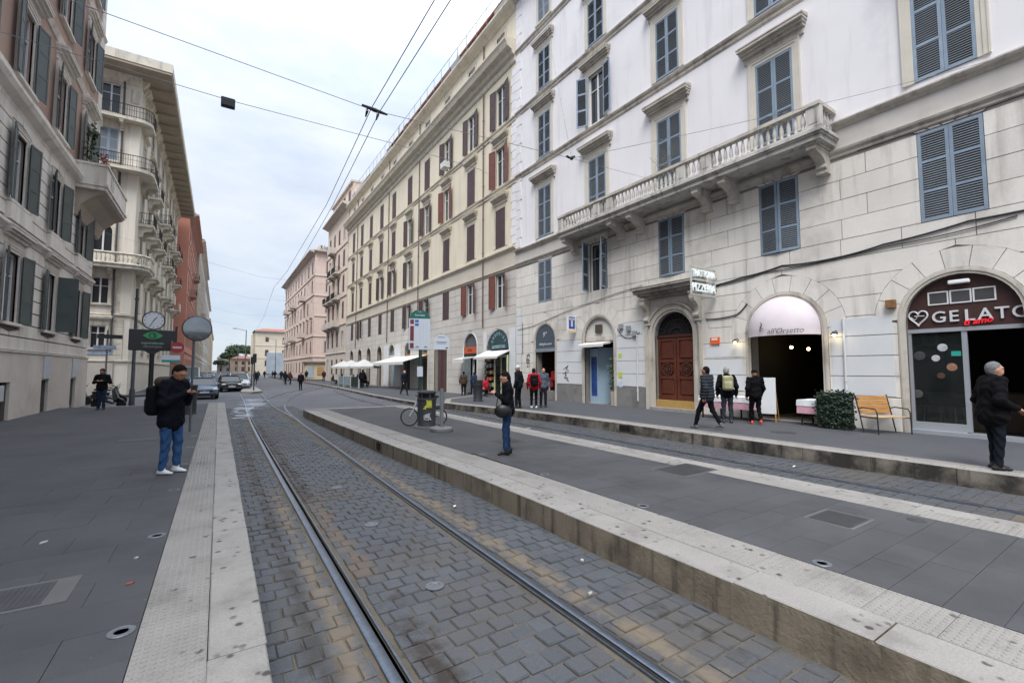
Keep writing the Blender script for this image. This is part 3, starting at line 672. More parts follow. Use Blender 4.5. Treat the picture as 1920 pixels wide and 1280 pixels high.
# dry stalks growing on the balcony
q = MB(); rr = random.Random(3)
for k in range(22):
    x = 23.2-11.3+rr.uniform(-.3, .3); q.tube([(x, -.9, 9.4), (x+rr.uniform(-.2, .2), -.9+rr.uniform(-.1, .1), 9.8), (x+rr.uniform(-.5, .5), -.9+rr.uniform(-.2, .2), 10.1+rr.uniform(0, .35))], .006, 3)
tag(q.build('potted_plant', mat('dry stalks', '6e675c', .9)), 'bare dry stalks rising behind the stone balcony rail', 'plant'); bpy.data.objects['potted_plant'].matrix_world = Matrix.Translation((XW, 23.2, 0)) @ Matrix.Rotation(R(-90), 4, 'Z')
# ---- the wooden street door
u = 11.5; zsp = 4.0-.925
arch_ring(wb, u, zsp, .925, 1.33, -.1, M_MLD, .16, n=24, steps=((0, .25, .4), (.25, .55, .75), (.55, .8, .55), (.8, 1, 1.)))
M_WOOD = mat('dark red wood', '5a2f22', .5, .2, 2.2, .003, 30, stain=('3a1d15', .6, 1.8, .5), spec=.4)
dr = MB().box(-.925, .925, .2, .24, .42, 2.98).build('street_door', M_WOOD, wb, (u, 0, 0))
for s in (-1, 1):
    L0, L1 = (-.9, -.02) if s < 0 else (.02, .9); c = (L0+L1)/2
    q = MB()
    for x0, x1, z0, z1 in ((L0, L0+.11, .44, 2.96), (L1-.11, L1, .44, 2.96)): q.box(x0, x1, .15, .2, z0, z1)
    for z0, z1 in ((.44, .62), (1.28, 1.4), (1.95, 2.07), (2.84, 2.96)): q.box(L0+.11, L1-.11, .152, .2, z0, z1)
    q.build('door_leaf', M_WOOD, dr)
    for z0, z1 in ((.66, 1.24), (2.12, 2.8)): MB().bbox(L0+.16, L1-.16, .165, .21, z0, z1, .02).build('door_panel', M_WOOD, dr)
    q = MB(); 
    for r0, r1, y in ((.0, .08, .12), (.11, .16, .135), (.2, .27, .14)):
        n = 24; V = []
        for k in range(n): a = 2*math.pi*k/n; V += [(c+r0*math.cos(a), y, 1.675+r0*math.sin(a)), (c+r1*math.cos(a), y, 1.675+r1*math.sin(a)), (c+r1*math.cos(a), .2, 1.675+r1*math.sin(a)), (c+r0*math.cos(a), .2, 1.675+r0*math.sin(a))]
        q.add(V, [(4*k+j, 4*k+(j+1) % 4, 4*((k+1) % n)+(j+1) % 4, 4*((k+1) % n)+j) for k in range(n) for j in range(4)])
    q.box(L0+.11, c-.27, .16, .2, 1.6, 1.75); q.box(c+.27, L1-.11, .16, .2, 1.6, 1.75)
    q.build('round_boss', mat('boss wood', '4b2a20', .45, .15, 3), dr)
MB().box(-.925, .925, .12, .25, 2.98, 3.09).build('transom', mat('transom wood', '43241c', .5), dr)
fan = MB().prism(arch_pts(u, 1.85, 3.09, zsp, 16), .22, .24).build('fanlight', M_DARK, wb)
q = MB()
for k in range(13):
    a = math.pi*(k+.5)/13; q.tube([(u-.25*math.cos(a), .17, 3.12+.25*math.sin(a)), (u-.88*math.cos(a), .17, max(3.12, zsp+.88*math.sin(a)))], .014, 5)
for rad in (.25, .58, .89): q.tube([(u-rad*math.cos(math.pi*k/16), .17, (3.12 if rad < .8 else zsp)+rad*math.sin(math.pi*k/16)) for k in range(17)], .018, 5)
q.build('fan_grille', mat('wrought iron', '1f2022', .6), fan)
MB().box(-1.05, 1.05, -.3, .42, -.1, .12).build('door_step', M_TRAV, dr)
MB().box(-.91, .91, .0, .19, .12, .42).build('door_sill', mat('yellow stone threshold', 'a8894f', .7, .12, 4, .002, 60), dr)
# canopy with consoles
cq = MB(); cx0, cx1 = 23.2-13.25, 23.2-10.15
for z0, z1, p, e in ((4.62, 4.74, .28, -.16), (4.74, 4.84, .48, -.1), (4.84, 4.98, .68, -.04), (4.98, 5.07, .78, .02)): cq.box(cx0-e, cx1+e, -p, .02, z0, z1-.0005)
cq.add([(cx0-.02, -.8, 5.07), (cx1+.02, -.8, 5.07), (cx1+.02, 0, 5.22), (cx0-.02, 0, 5.22)], [(0, 1, 2, 3)])
can = cq.build('door_canopy', mat('sooty canopy stone', 'a59f95', .85, .14, 1.2, .004, 40, stain=('4f4a45', .7, .9, .48), streak=('3b3733', .6, 3)), wb)
cm2 = console_mesh(.22, .45, .95, M_MLD)
for uu in (cx0+.35, cx1-.35): obj('console', cm2, can, (uu, -.05, 3.62))
# ---- shops -----------------------------------------------------------
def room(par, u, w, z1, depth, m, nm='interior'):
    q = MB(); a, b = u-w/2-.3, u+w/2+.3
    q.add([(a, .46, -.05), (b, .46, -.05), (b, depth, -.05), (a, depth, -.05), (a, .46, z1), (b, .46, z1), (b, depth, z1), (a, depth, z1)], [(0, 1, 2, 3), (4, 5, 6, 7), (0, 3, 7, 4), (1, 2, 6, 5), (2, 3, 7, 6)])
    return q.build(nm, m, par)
# ice cream shop
u, w = GO[4][0], GO[4][1]; zsp = GO[4][3]-w/2
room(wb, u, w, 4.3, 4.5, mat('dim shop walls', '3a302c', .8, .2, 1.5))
M_BRN = mat('brown fascia panel', '3b2220', .55, .08, 2)
fs = MB().prism([p for p in arch_pts(u, w, 2.72, zsp, 18)], .12, .16).build('shop_sign', M_BRN, wb)
M_WLET = mat('white raised letters', 'c4c7ca', .5, .02, 3)
for k, ch in enumerate('GELATO'): lettering(fs, ch, .4, M_WLET, (u-.42+k*.28+(.0 if k < 5 else .03), .095, 2.99), .02, bold=.004)
lettering(fs, 'ti amo', .2, mat('red script letters', 'd0202c', .4, emit=.25), (u+.28, .07, 2.84), .012, shear=.35, bold=.003, ry=R(-6))
q = MB(); hp = []
for k in range(41):
    t = 2*math.pi*k/40; hp.append((u-.83+.0125*16*math.sin(t)**3*.95, .09, 3.03+.0135*(13*math.cos(t)-5*math.cos(2*t)-2*math.cos(3*t)-math.cos(4*t))))
q.tube(hp[:-1], .022, 6, closed=True)
q.tube([(u-.98, .09, 3.04), (u-.9, .085, 2.96), (u-.84, .085, 3.04), (u-.9, .085, 3.07), (u-.7, .085, 3.06)], .012, 5)
q.build('heart_emblem', M_WLET, fs)
for k in range(3):
    x0 = u-.62+k*.42; q = MB()
    for a, b, c, d in ((0, .03, 0, .34), (.37, .4, 0, .34), (.03, .37, 0, .03), (.03, .37, .31, .34)): q.box(x0+a, x0+b, .095, .12, 3.32+c, 3.32+d)
    q.build('vent_frame', M_WFRAME, fs); MB().box(x0+.03, x0+.37, .108, .118, 3.35, 3.63).build('vent_pane', mat('grey vent pane', '4a4a4c', .3), fs)
MB().bbox(u-.2, u+.2, -.02, .1, 3.8, 3.9, .02).build('sign_lamp', mat('white lamp housing', 'e4e6e8', .4), fs)
ALU = mat('grey aluminium', 'a3a8ae', .4, .05, 3, metal=.3)
q = MB(); q.box(u-w/2, u+w/2, .1, .2, 2.62, 2.72); q.box(u-.03, u+.07, .12, .18, .12, 2.62); q.box(u-w/2, u-.03, .12, .18, .1, .3); q.box(u-w/2, u+w/2, -.05, .3, -.05, .1); q.box(u-w/2, u-w/2+.06, .12, .18, .3, 2.62)
sf = q.build('shop_front', ALU, wb)
MB().box(u-w/2+.06, u-.03, .148, .156, .3, 2.62).build('shop_pane', glass('shop glass', (.02, .025, .025), .03, .45), sf)
for x, z, r, c in ((.56, 2.22, .1, 'a9adb0'), (.42, 1.95, .085, 'b3b3b3'), (.72, 1.72, .1, '96705c'), (.1, 2.02, .12, '3c4041'), (.02, 1.02, .11, '4a4b4a'), (.5, 1.5, .08, '4b342b')):
    o = MB().lathe([(r, 0), (r*.8, .004), (0, .005)], 18).build('window_sticker', mat('sticker '+c, c, .5, .25, 14), sf, (u-w/2+.1+x, .14, z)); o.rotation_euler = (R(90), 0, 0)
MB().box(u-.24, u-.06, .14, .146, 2.0, 2.12).build('window_sticker', mat('teal sticker', '2f9c90', .5), sf)
def bar_stool(loc, label):
    t = thing('bar_stool', label, 'stool', loc, R(random.uniform(0, 90)), 'stools inside the ice cream shop')
    MB().box(-.18, .18, -.18, .18, .72, .76).build('seat', mat('stool seat', '2c2a29', .5), t)
    for sx in (-1, 1):
        for sy in (-1, 1): MB().tube([(sx*.14, sy*.14, .72), (sx*.2, sy*.2, 0)], .014, 6).build('leg', mat('stool steel', '8c8c8c', .4, metal=.6), t)
    return t
bar_stool((XW+.9, 23.2-u+.45, -.04), 'bar stool behind the glass at the left of the ice cream shop'); bar_stool((XW+1.0, 23.2-u+.85, -.04), 'bar stool nearest the shop door behind the ice cream shop glass')
ct = thing('counter', 'dark shop counter inside the ice cream shop', 'counter', (XW+2.6, 23.2-u, -.04)); MB().bbox(-.3, .3, -1.3, 1.3, 0, 1.05, .02).build('cabinet', mat('counter front', '7a7062', .6), ct); MB().bbox(-.36, .36, -1.32, 1.32, 1.051, 1.1, .01).build('counter_top', mat('counter top', '2a2624', .4), ct)
MB().bbox(u-w/2-.38, u-w/2-.17, -.17, -.03, 3.32, 3.55, .01).build('bell_box', mat('rusty box', '7d5a38', .7, .2, 8), wb)
# restaurant
u, w = GO[3][0], GO[3][1]; zsp = GO[3][3]-w/2
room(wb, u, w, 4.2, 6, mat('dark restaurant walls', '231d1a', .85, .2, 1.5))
AW = mat('pale pink awning cloth', 'cfc6cb', .8, .04, 2, stain=('aba2a6', .5, 1.5, .56))
q = MB(); n, m_ = 20, 8; rad = w/2-.02; ys = .78
V = [(u-rad*math.cos(math.pi*i/n), -.02-rad*ys*math.sin(math.pi*i/n)*math.cos(math.pi/2*j/m_), zsp+.02+rad*math.sin(math.pi*i/n)*math.sin(math.pi/2*j/m_)) for j in range(m_+1) for i in range(n+1)]
V += [(u-rad*math.cos(math.pi*i/n), -.02-rad*ys*math.sin(math.pi*i/n), zsp-.2) for i in range(n+1)]
F = [(j*(n+1)+i, j*(n+1)+i+1, (j+1)*(n+1)+i+1, (j+1)*(n+1)+i) for j in range(m_) for i in range(n)]+[(i, i+1, (m_+1)*(n+1)+i+1, (m_+1)*(n+1)+i) for i in range(n)]
aw = tag(q.add(V, F).build('dome_awning', AW, None, (XW, 23.2, 0), R(-90), smooth=40), 'pale pink half dome awning over the dark restaurant arch', 'awning')
lettering(aw, "all'Orsetto", .23, mat('grey brown print', '5d5558', .7), (u+.42, -.02-rad*ys*.965-.012, zsp-.08), .003, shear=.3, rz=R(12))
q = MB(); q.tube([(u-.32, -.87, zsp-.05), (u-.3, -.88, zsp+.08), (u-.26, -.87, zsp+.18), (u-.3, -.86, zsp+.22)], .018, 5); q.tube([(u-.3, -.88, zsp+.08), (u-.22, -.88, zsp+.02)], .012, 5); q.build('printed_emblem', mat('grey brown print', '5d5558', .7), aw)
M_BULB = mat('warm bulb', 'ffdf9a', .4, emit=14)
def wall_lamp(uu, z, label):
    t = thing('wall_lantern', label, 'lamp', (XW-.03, 23.2-uu, z), R(-90), 'lanterns beside the restaurant arch')
    I = mat('wrought iron', '1f2022', .6); MB().tube([(0, .02, 0), (0, -.1, .09), (0, -.24, .04)], .014, 6).build('arm', I, t)
    MB().lathe([(.03, .06), (.1, -.02), (.1, -.03), (.02, -.03)], 10, (0, -.24, 0)).build('lamp_shade', I, t); MB().ball((0, -.24, -.05), .045, 8, 6).build('bulb', M_BULB, t)
wall_lamp(u-w/2-.42, 2.66, 'lit iron wall lantern left of the restaurant arch'); wall_lamp(u+w/2+.42, 2.72, 'lit iron wall lantern right of the restaurant arch')
for x, y, z in ((-.55, 1.6, 2.45), (-.35, 2.4, 2.4), (.85, .9, 2.5)): tag(MB().ball((0, 0, 0), .05, 8, 6).build('lamp_bulb', M_BULB, None, (XW+y, 23.2-u-x, z)), ['glowing bulb left inside the dark restaurant', 'fainter glowing bulb deep inside the restaurant', 'glowing bulb at the right inside the restaurant arch'][(x > -.5)+(x > .5)], 'bulb')
# blue door shop
u, w = GO[1][0], GO[1][1]; zsp = GO[1][3]-w/2
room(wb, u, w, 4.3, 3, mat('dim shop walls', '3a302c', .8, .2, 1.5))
lun = MB().prism(arch_pts(u, w, 2.95, zsp, 16), .1, .14).build('lunette', mat('white lunette', 'c7c6c1', .8, .07, 2), wb)
MB().bbox(u-.25, u+.18, .0, .1, 3.45, 3.85, .01).build('vent_box', mat('brown vent', '4a4238', .7), lun)
MB().box(u-.95, u+.95, .02, .1, 3.05, 3.25).build('lunette_ledge', M_MLD, lun)
q = MB(); q.prism([(0.08, 3.02), (-.42, 2.9), (-.45, 2.86), (-.45, 2.74), (-.43, 2.74), (-.4, 2.84), (.08, 2.9)], u-1.0, u+.72, 0); q.build('awning', mat('white awning', 'cfcfcb', .7, .05, 2), wb)
q = MB(); q.box(u-.95, u-.87, .3, .36, 0, 2.7); q.box(u-.45, u-.37, .3, .36, 0, 2.7); q.box(u-.87, u-.45, .3, .36, .0, .35); q.box(u-.87, u-.45, .3, .36, 2.3, 2.7); 
dsh = q.build('display_case', mat('pale blue door paint', '9fb2c0', .5, .05, 2), wb); MB().box(u-.87, u-.45, .32, .34, .35, 2.3).build('display_pane', mat('blue poster', '2b4d8f', .3, .45, 5), dsh)
q = MB(); q.add([(u-.37, .33, 0), (u+.42, 1.0, 0), (u+.42, 1.0, 2.75), (u-.37, .33, 2.75)], [(0, 1, 2, 3)]); q.build('open_door', mat('blue grey door', '8fa6b8', .5, .05, 2), wb)
pl = thing('potted_plant', 'tall leafy plant in a pale pot in the blue shop doorway', 'plant', (XW+.15, 23.2-u-.78, 0))
MB().lathe([(.12, 0), (.16, .62), (.17, .66), (.14, .66), (.13, .6), (0, .6)], 14).build('pot', mat('pale pot', 'b3a79a', .8), pl, smooth=40)
def leaves(par, n, c, r, size, m, seed, nm='foliage', shape=None):
    rr = random.Random(seed); q = MB()
    for _ in range(n):
        for _t in range(50):
            p = Vector((rr.uniform(-1, 1), rr.uniform(-1, 1), rr.uniform(-1, 1)))
            if p.length <= 1 and (shape is None or shape(p)): break
        p = Vector((c[0]+p.x*r[0], c[1]+p.y*r[1], c[2]+p.z*r[2])); d = Vector((rr.uniform(-1, 1), rr.uniform(-1, 1), rr.uniform(-.6, 1))).normalized(); s = d.orthogonal().normalized()*size*rr.uniform(.25, .45); e = d*size*rr.uniform(.7, 1.2)
        q.add([p, p+e*.5+s, p+e, p+e*.5-s], [(0, 1, 2, 3)])
    return q.build(nm, m, par)
M_LEAF = mat('dark green leaves', '2f4429', .6, .35, 9); M_LEAF2 = mat('bright green leaves', '4c6a33', .6, .3, 9)
leaves(pl, 260, (0, 0, 1.5), (.2, .22, .9), .13, M_LEAF, 4)
MB().tube([(0, 0, .6), (.02, 0, 2.2)], .02, 6).build('stem', mat('brown stem', '4a3a2a', .9), pl)
# clothes shop with the dark blue lunette
u, w = GO[0][0], GO[0][1]; zsp = GO[0][3]-w/2
room(wb, u, w, 4.3, 3.2, mat('reddish shop walls', '4a2420', .8, .3, 1.2))
lun = MB().prism(arch_pts(u, w, 2.85, zsp, 16), .0, .06).build('shop_sign', mat('slate blue sign', '47525e', .6, .05, 2), wb)
lettering(lun, 'Abbigliamento', .2, M_WLET, (u, -.01, 3.1), .006, shear=.3); lettering(lun, '9°', .42, M_WLET, (u-.05, -.01, 3.62), .006, shear=.2)
MB().bbox(u-w/2-.02, u+w/2+.02, -.04, .12, 2.66, 2.849, .01).build('shutter_box', mat('slate grey box', '7a828c', .5), wb)
MB().box(u-w/2, u+w/2, .1, .3, -.1, .5).build('window_bench', M_PLIN, wb)
for x, z, c, s in ((-.3, 1.3, 'a3262c', .3), (.15, 1.1, '1c1d24', .28), (.5, .95, '23252d', .3), (.3, .75, 'b9b9bb', .2), (-.5, .9, '8c2228', .3)):
    tag(MB().bbox(-s*.6, s*.6, -.1, .1, -s, s, .08).build('hanging_garment', mat('garment '+c, c, .9, .2, 6), None, (XW+.8, 23.2-u-x, z), R(-90)), {'a3262c': 'red garment hanging in the clothes shop', '1c1d24': 'black garment hanging in the middle of the clothes shop', '23252d': 'dark garment at the right of the clothes shop', 'b9b9bb': 'pale folded garment in the clothes shop window', '8c2228': 'dark red garment low in the clothes shop'}[c], 'garment')
# small fittings on the wall
def sign_box(nm, label, cat, uu, z, w_, h_, m, y=-.06, d=.03):
    return tag(MB().bbox(-w_/2, w_/2, -d, d, -h_/2, h_/2, .004).build(nm, m, None, (XW+y, 23.2-uu, z), R(-90)), label, cat)
ts = thing('tobacco_sign', 'blue and white tobacconist T sign projecting between the two shop arches', 'sign', (XW, 17.6, 3.55))
MB().box(-.62, -.1, -.05, .05, 0, .86).build('sign_body', mat('white sign face', 'd7dade', .4), ts)
for y in (-.052, .052): MB().box(-.56, -.16, min(y, y*.9), max(y, y*.9)+(.004 if y > 0 else -.0), .18, .8).build('sign_panel', mat('blue sign face', '2a4390', .4), ts)
for y in (-.058,):
    MB().box(-.42, -.3, y, y+.006, .3, .7).build('letter_stem', M_WLET, ts); MB().box(-.53, -.19, y, y+.006, .64, .74).build('letter_bar', M_WLET, ts)
MB().box(-.6, -.12, -.056, -.05, .02, .14).build('sign_strip', mat('cream strip', 'd8b98c', .5), ts); MB().tube([(0, 0, .3), (-.12, 0, .3)], .018, 6).build('sign_arm', M_IRON, ts)
ps = thing('pizzeria_sign', 'pale tubular trattoria pizzeria sign projecting beside the door canopy', 'sign', (XW, 9.75, 4.32))
NEO = mat('pale neon tubes', 'dbe4e4', .4, .05, 4, emit=.12)
q = MB()
for x0, x1, z0, z1 in ((-1.55, -.12, -.02, .01), (-1.55, -.12, .97, 1.0), (-1.55, -1.52, .0, .99), (-.15, -.12, .0, .99)): q.box(x0, x1, -.03, .03, z0, z1)
q.box(-1.5, -.17, -.012, .012, .52, .56); q.build('sign_frame', mat('rusty white frame', 'c2c4c2', .6, .1, 5), ps)
lettering(ps, 'TRATTORIA', .34, NEO, (-.84, -.03, .76), .02, bold=.006, sx=.74); lettering(ps, 'PIZZERIA', .4, NEO, (-.84, -.03, .25), .02, bold=.006, sx=.84)
for z in (.25, .7): MB().tube([(0, 0, z), (-.14, 0, z)], .02, 6).build('sign_arm', M_IRON, ps)
o = sign_box('house_notice', 'small orange and white notice beside the wooden door', 'sign', 13.35, 2.72, .36, .26, mat('orange notice', 'd9602e', .5)); MB().box(-.12, .12, -.034, -.031, .02, .1).build('notice_panel', mat('white notice', 'dcd9d4', .5), o)
sign_box('wall_plate', 'yellow green sticker on the wall right of the blue door shop', 'sticker', 8.62, 2.3, .22, .2, mat('yellow green sticker', 'b6c75a', .6), -.04, .006); sign_box('wall_plate', 'lower yellow green sticker right of the blue door shop', 'sticker', 8.62, 1.42, .24, .26, mat('yellow green sticker', 'b6c75a', .6), -.045, .006); sign_box('wall_plate', 'pale blue sticker near the plinth beside the blue door shop', 'sticker', 8.62, 1.0, .2, .26, mat('pale blue sticker', 'b3c9d6', .6), -.045, .006)
for uu, z in ((8.75, 3.62), (9.2, 3.5), (9.55, 3.25)): sign_box('junction_box', {8.75: 'white junction box over the yellow green stickers', 9.2: 'grey junction box between the arches', 9.55: 'grey camera box beside the door moulding'}[uu], 'box', uu, z, .2, .22, mat('grey box', '8f9296', .6), -.1, .07)
M_GRAF = mat('black spray paint', '2a2b2e', .8)
def squiggle(par, cx, cz, w_, h_, seed):
    rr = random.Random(seed); q = MB()
    for s in range(4):
        P = [(cx+rr.uniform(-.5, .5)*w_, -.041, cz+(.5-(s+.5)/4)*h_+rr.uniform(-.22, .22)*h_*.7) for _ in range(6)]
        S = smooth_path([(p[0], p[2]) for p in P], 5); q.tube([(p.x, -.0405, p.y) for p in S], .013, 4)
    return q.build('graffiti', M_GRAF, par)
squiggle(wall, 4.75, 1.45, .5, .85, 2); squiggle(wall, 1.3, 2.2, .35, .75, 5)
pipe(wb, 9.65, .3, 3.2, mat('pale conduit', 'c7c9ca', .6), .03, -.07, 'conduit'); pipe(wb, 17.45, .9, 3.15, mat('pale conduit', 'c7c9ca', .6), .03, -.07, 'conduit')
# cables draped along the wall
def cable(par, pts, r=.022, nm='wall_cable', sag=.0):
    S = []
    for a, b in zip(pts[:-1], pts[1:]):
        for k in range(8): t = k/8; S.append((a[0]+(b[0]-a[0])*t, -.06, a[1]+(b[1]-a[1])*t-sag*4*t*(1-t)))
    S.append((pts[-1][0], -.06, pts[-1][1])); return MB().tube(S, r, 5).build(nm, M_CABLE, par)
cable(wb, [(12.9, 4.75), (14.5, 4.9), (15.8, 5.05), (17.2, 4.98), (18.5, 5.12), (20.2, 5.3), (22.5, 5.35)], .025, sag=.03); cable(wb, [(13.0, 4.72), (15.2, 4.92), (18.6, 5.05), (21, 5.2)], .015, sag=.05)
cable(wb, [(9.8, 3.3), (9.0, 3.1), (8.5, 3.55)], .012, sag=.1); cable(wb, [(.2, 4.1), (1.8, 4.2), (4.9, 4.75), (8.6, 5.2), (10, 5.3)], .012); cable(wb, [(13.0, 3.55), (14.2, 3.6), (14.6, 3.95)], .02, sag=.04)
for uu in (.75,): pipe(wb, uu, 2.6, 4.5, M_CABLE, .015, -.06, 'conduit')
cable(wb, [(18, 7.98), (20, 7.96), (24, 8.0)], .012); 
# ------------------------------------------------------------------ cream and yellow building further along
M_YEL = mat('cream yellow plaster', 'd6cdb9', .88, .05, .5, .002, 40, stain=('c0b59f', .5, .5, .55), streak=('b0a590', .35, 2))
M_YST = mat('grey beige rusticated plaster', 'c3beb8', .88, .07, .6, .003, 35, fine=.06, fscale=40, stain=('a29c95', .5, .5, .55), streak=('9a948c', .4, 2), rnd=.04)
M_YMD = mat('cream mouldings', 'cbc3b3', .85, .07, 1, .002, 40, stain=('8f8675', .55, .8, .54), streak=('7d7465', .4, 3))
M_YPL = mat('pale band plaster', 'c0b9ac', .88, .06, .6, stain=('a09a8e', .5, .5, .55))
YL = 44.5
yb = thing('apartment_building', 'long cream yellow apartment block with brown shutters and arched shops below', 'building', (XW, 67.7, 0), R(-90))
YU = lambda Y: 67.7-Y
YC = [YU(y) for y in (64.5, 60.15, 55.9, 51.55, 47.15, 42.3, 37.9, 33.6, 29.3, 25.1)]
GA = [(YU(25.5), 3.0, -.15, 4.2), (YU(29.3), 2.0, -.15, 4.3), (YU(34.6), 2.6, -.15, 4.5), (YU(38.2), 1.7, -.15, 4.3), (YU(42.4), 1.7, -.15, 4.3), (YU(47.2), 1.8, -.15, 4.3), (YU(51.6), 1.8, -.15, 4.3), (YU(56), 1.8, -.15, 4.3), (YU(60.2), 1.8, -.15, 4.3), (YU(64.5), 1.8, -.15, 4.3)]
q = MB(); q.k = 1
wall_cells(q, 0, YL, [(-.4, 5.0, [(*g, 1) for g in GA]), (5.0, 8.1, [(u, 1.2, 5.7, 7.95, 0) for u in YC])], .4)
q.k = 0
wall_cells(q, 0, YL, [(8.1, 13.5, [(u, 1.2, 9.75, 12.35, 0) for u in YC]), (13.5, 17.6, [(u, 1.2, 13.95, 16.6, 0) for u in YC]), (17.6, 21.8, [(u, 1.2, 18.1, 20.95, 0) for u in YC]), (21.8, 25.6, [(u, 1.0, 23.15, 24.4, 0) for u in YC])], .35)
body(q, 0, YL, -.4, 25.6, 14)
wall = q.build('wall', [M_YEL, mat('rustication joints', '918c85', .9, .1, 2)], yb)
keep = [(u, arch_keep(w, z1-w/2, .1, .16)) for u, w, z0, z1 in GA]+[(u, rect_keep(.6, 5.7, 7.95)) for u in YC]
ashlar(wall, 0, YL, [-.4, .5, 1.1]+[1.1+.575*k for k in range(1, 9)]+[6.26, 6.82, 7.38, 7.95], keep, 1.9, M_YST, .028, .012, limit=250)
for i, (u, w, z0, z1) in enumerate(GA): arch_ring(yb, u, z1-w/2, w/2, w/2+.13, z0, M_WPAT if i in (0, 1, 4) else M_YMD, .05, n=16)
# pale painted panels round some of the shops
for i, (a, b) in enumerate(((YU(27.3), YU(26.9)), (YU(24.0), YU(23.3)))): MB().box(a, b, -.04, -.02, .2, 4.3).build('painted_patch', M_WPAT, wall)
MB().box(YU(49.9), YU(48.3), -.04, -.02, .0, 4.3).build('painted_patch', M_WPAT, wall); MB().box(YU(46.1), YU(44.4), -.04, -.02, .0, 4.3).build('painted_patch', M_WPAT, wall)
moulding(yb, 'string_course', 0, YL, 8.0, [(.03, 0), (.06, .04), (.06, .12), (.13, .16)], M_YMD)
MB().box(0, YL, -.025, .02, 8.162, 9.2).build('frieze', M_YPL, yb)
moulding(yb, 'string_course', 0, YL, 9.2, [(.04, 0), (.1, .06), (.2, .16), (.2, .26), (.05, .3)], M_YMD)
for z in (13.45, 17.55): moulding(yb, 'string_course', 0, YL, z, [(.03, 0), (.07, .05), (.07, .2), (.14, .24), (.16, .32), (.04, .35)], M_YMD)
moulding(yb, 'main_cornice', 0, YL, 21.45, [(.05, 0), (.12, .1), (.12, .4), (.3, .5), (.38, .75), (.7, .85), (.8, 1.1), (.9, 1.25), (.9, 1.35), (.3, 1.5)], M_YMD)
moulding(yb, 'attic_cornice', 0, YL, 25.0, [(.05, 0), (.2, .15), (.45, .3), (.55, .45), (.55, .6), (.0, .65)], M_YMD)
for k in range(27):
    z = 9.6+k*.55
    if z < 21: MB().bbox(YL-.5-(.12 if k % 2 else 0), YL-.002, -.03, .02, z+.012, z+.54, .006).build('quoin', M_PLW, wall)
rs = random.Random(11)
for i, u in enumerate(YC):
    nr = i >= 5; j = 9-i
    b = M_LOUV_W
    mz = {0: ('open', M_LOUV_R), 1: ('open', M_LOUV_R), 2: ('closed', b), 3: ('open', b), 4: ('open', b), 5: ('closed', b), 6: ('closed', b), 7: ('closed', b), 8: ('open', b), 9: ('closed', b)}[j]
    window(yb, u, 5.7, 1.2, 2.25, mz[0], mz[1], None, None, fine=False, frame=mz[0] == 'open', angs=((168, 150) if mz[0] == 'open' else None))
    f1 = {4: 'open', 5: 'open', 6: 'open'}.get(j, 'closed'); window(yb, u, 9.75, 1.2, 2.6, f1, b, M_YMD, M_YMD, s=.2, p=.06, fine=False, frame=f1 == 'open', sill=False, hp=.34, hgap=.12)
    f2 = {0: 'open', 2: 'open', 3: 'open', 4: 'open'}.get(j, 'closed'); window(yb, u, 13.95, 1.2, 2.6, f2, M_LOUV_R if j in (0, 2) else b, M_YMD, M_YMD, s=.18, p=.06, fine=False, frame=f2 == 'open', sill=False, hp=.3, hgap=.1)
    f3 = {0: 'open', 1: 'open', 2: 'open'}.get(j, 'closed'); window(yb, u, 18.1, 1.2, 2.7, f3, b, M_YMD, None, s=.1, p=.04, fine=False, frame=f3 == 'open', sill=False)
    window(yb, u, 23.15, 1.0, 1.25, 'closed', None, M_YPL, None, s=.22, p=.05, sill=False)
for Y in (27.35, 39.7, 48.8, 62.4): pipe(yb, YU(Y), 4.6, 21.4); pipe(yb, YU(Y), 22.9, 25.0)
MB().bbox(YU(33.0)-.4, YU(33.0)+.4, -.75, -.2, 18.0, 18.5, .03).build('air_conditioner', mat('white unit', 'c9cbc9', .5), yb)
# roof terrace: parapet screens, plants, railing
M_SCR = [mat('terrace screen '+c, c, .8, .2, 2) for c in ('6d4a40', '3c3f3a', '7d6c5e', '8f938f')]
M_LEAF3 = mat('terrace plants', '46553a', .7, .35, 5)
uu = .4; k = 0
while uu < YL-1:
    w = rs.uniform(.9, 2.2); kind = rs.choice((0, 0, 1, 2, 3, 3, 4))
    if uu < 16 and rs.random() < .5: kind = 5
    if kind <= 3: MB().box(uu, uu+w, .25, .3, 25.66, 26.3+rs.uniform(.3, 1.3)).build('terrace_screen', M_SCR[kind], yb)
    elif kind == 4: leaves(yb, 90, (uu+w/2, .5, 26.3), (w/2, .35, .65), .3, M_LEAF3, k, 'terrace_plant')
    else: MB().box(uu, uu+w, .3, 1.4, 25.66, 27.2).build('terrace_shed', mat('grey glass shed', '8d9a9f', .4), yb)
    uu += w+rs.uniform(.05, .4); k += 1
MB().box(16, YL-.5, .4, 3.2, 27.45, 27.6).build('terrace_canopy', mat('terracotta canopy', '84594b', .85, .15, 1), yb)
q = MB()
for a in np.arange(.5, YL, 1.6): q.box(a-.015, a+.015, .06, .09, 25.66, 27.9)
q.tube([(.5, .075, 27.9), (YL-.4, .075, 27.9)], .02, 5); q.tube([(.5, .075, 26.6), (YL-.4, .075, 26.6)], .015, 5); q.build('terrace_railing', mat('grey railing', '7c8085', .5), yb)
for a, h in ((YU(29), 1.8), (YU(36), 2.5), (YU(45), 2.2), (YU(52), 3)):
    q = MB().tube([(a, 2, 27), (a, 2, 28.4+h)], .025, 5)
    for s in range(4): q.box(a-.35+.04*s, a+.35-.04*s, 1.99, 2.01, 28+h-s*.22, 28.02+h-s*.22)
    q.build('aerial', mat('grey railing', '7c8085', .5), yb)
MB().box(YU(26.6)-.25, YU(26.6)+.25, 1, 1.5, 25.6, 28.6).build('chimney', M_YST, yb)
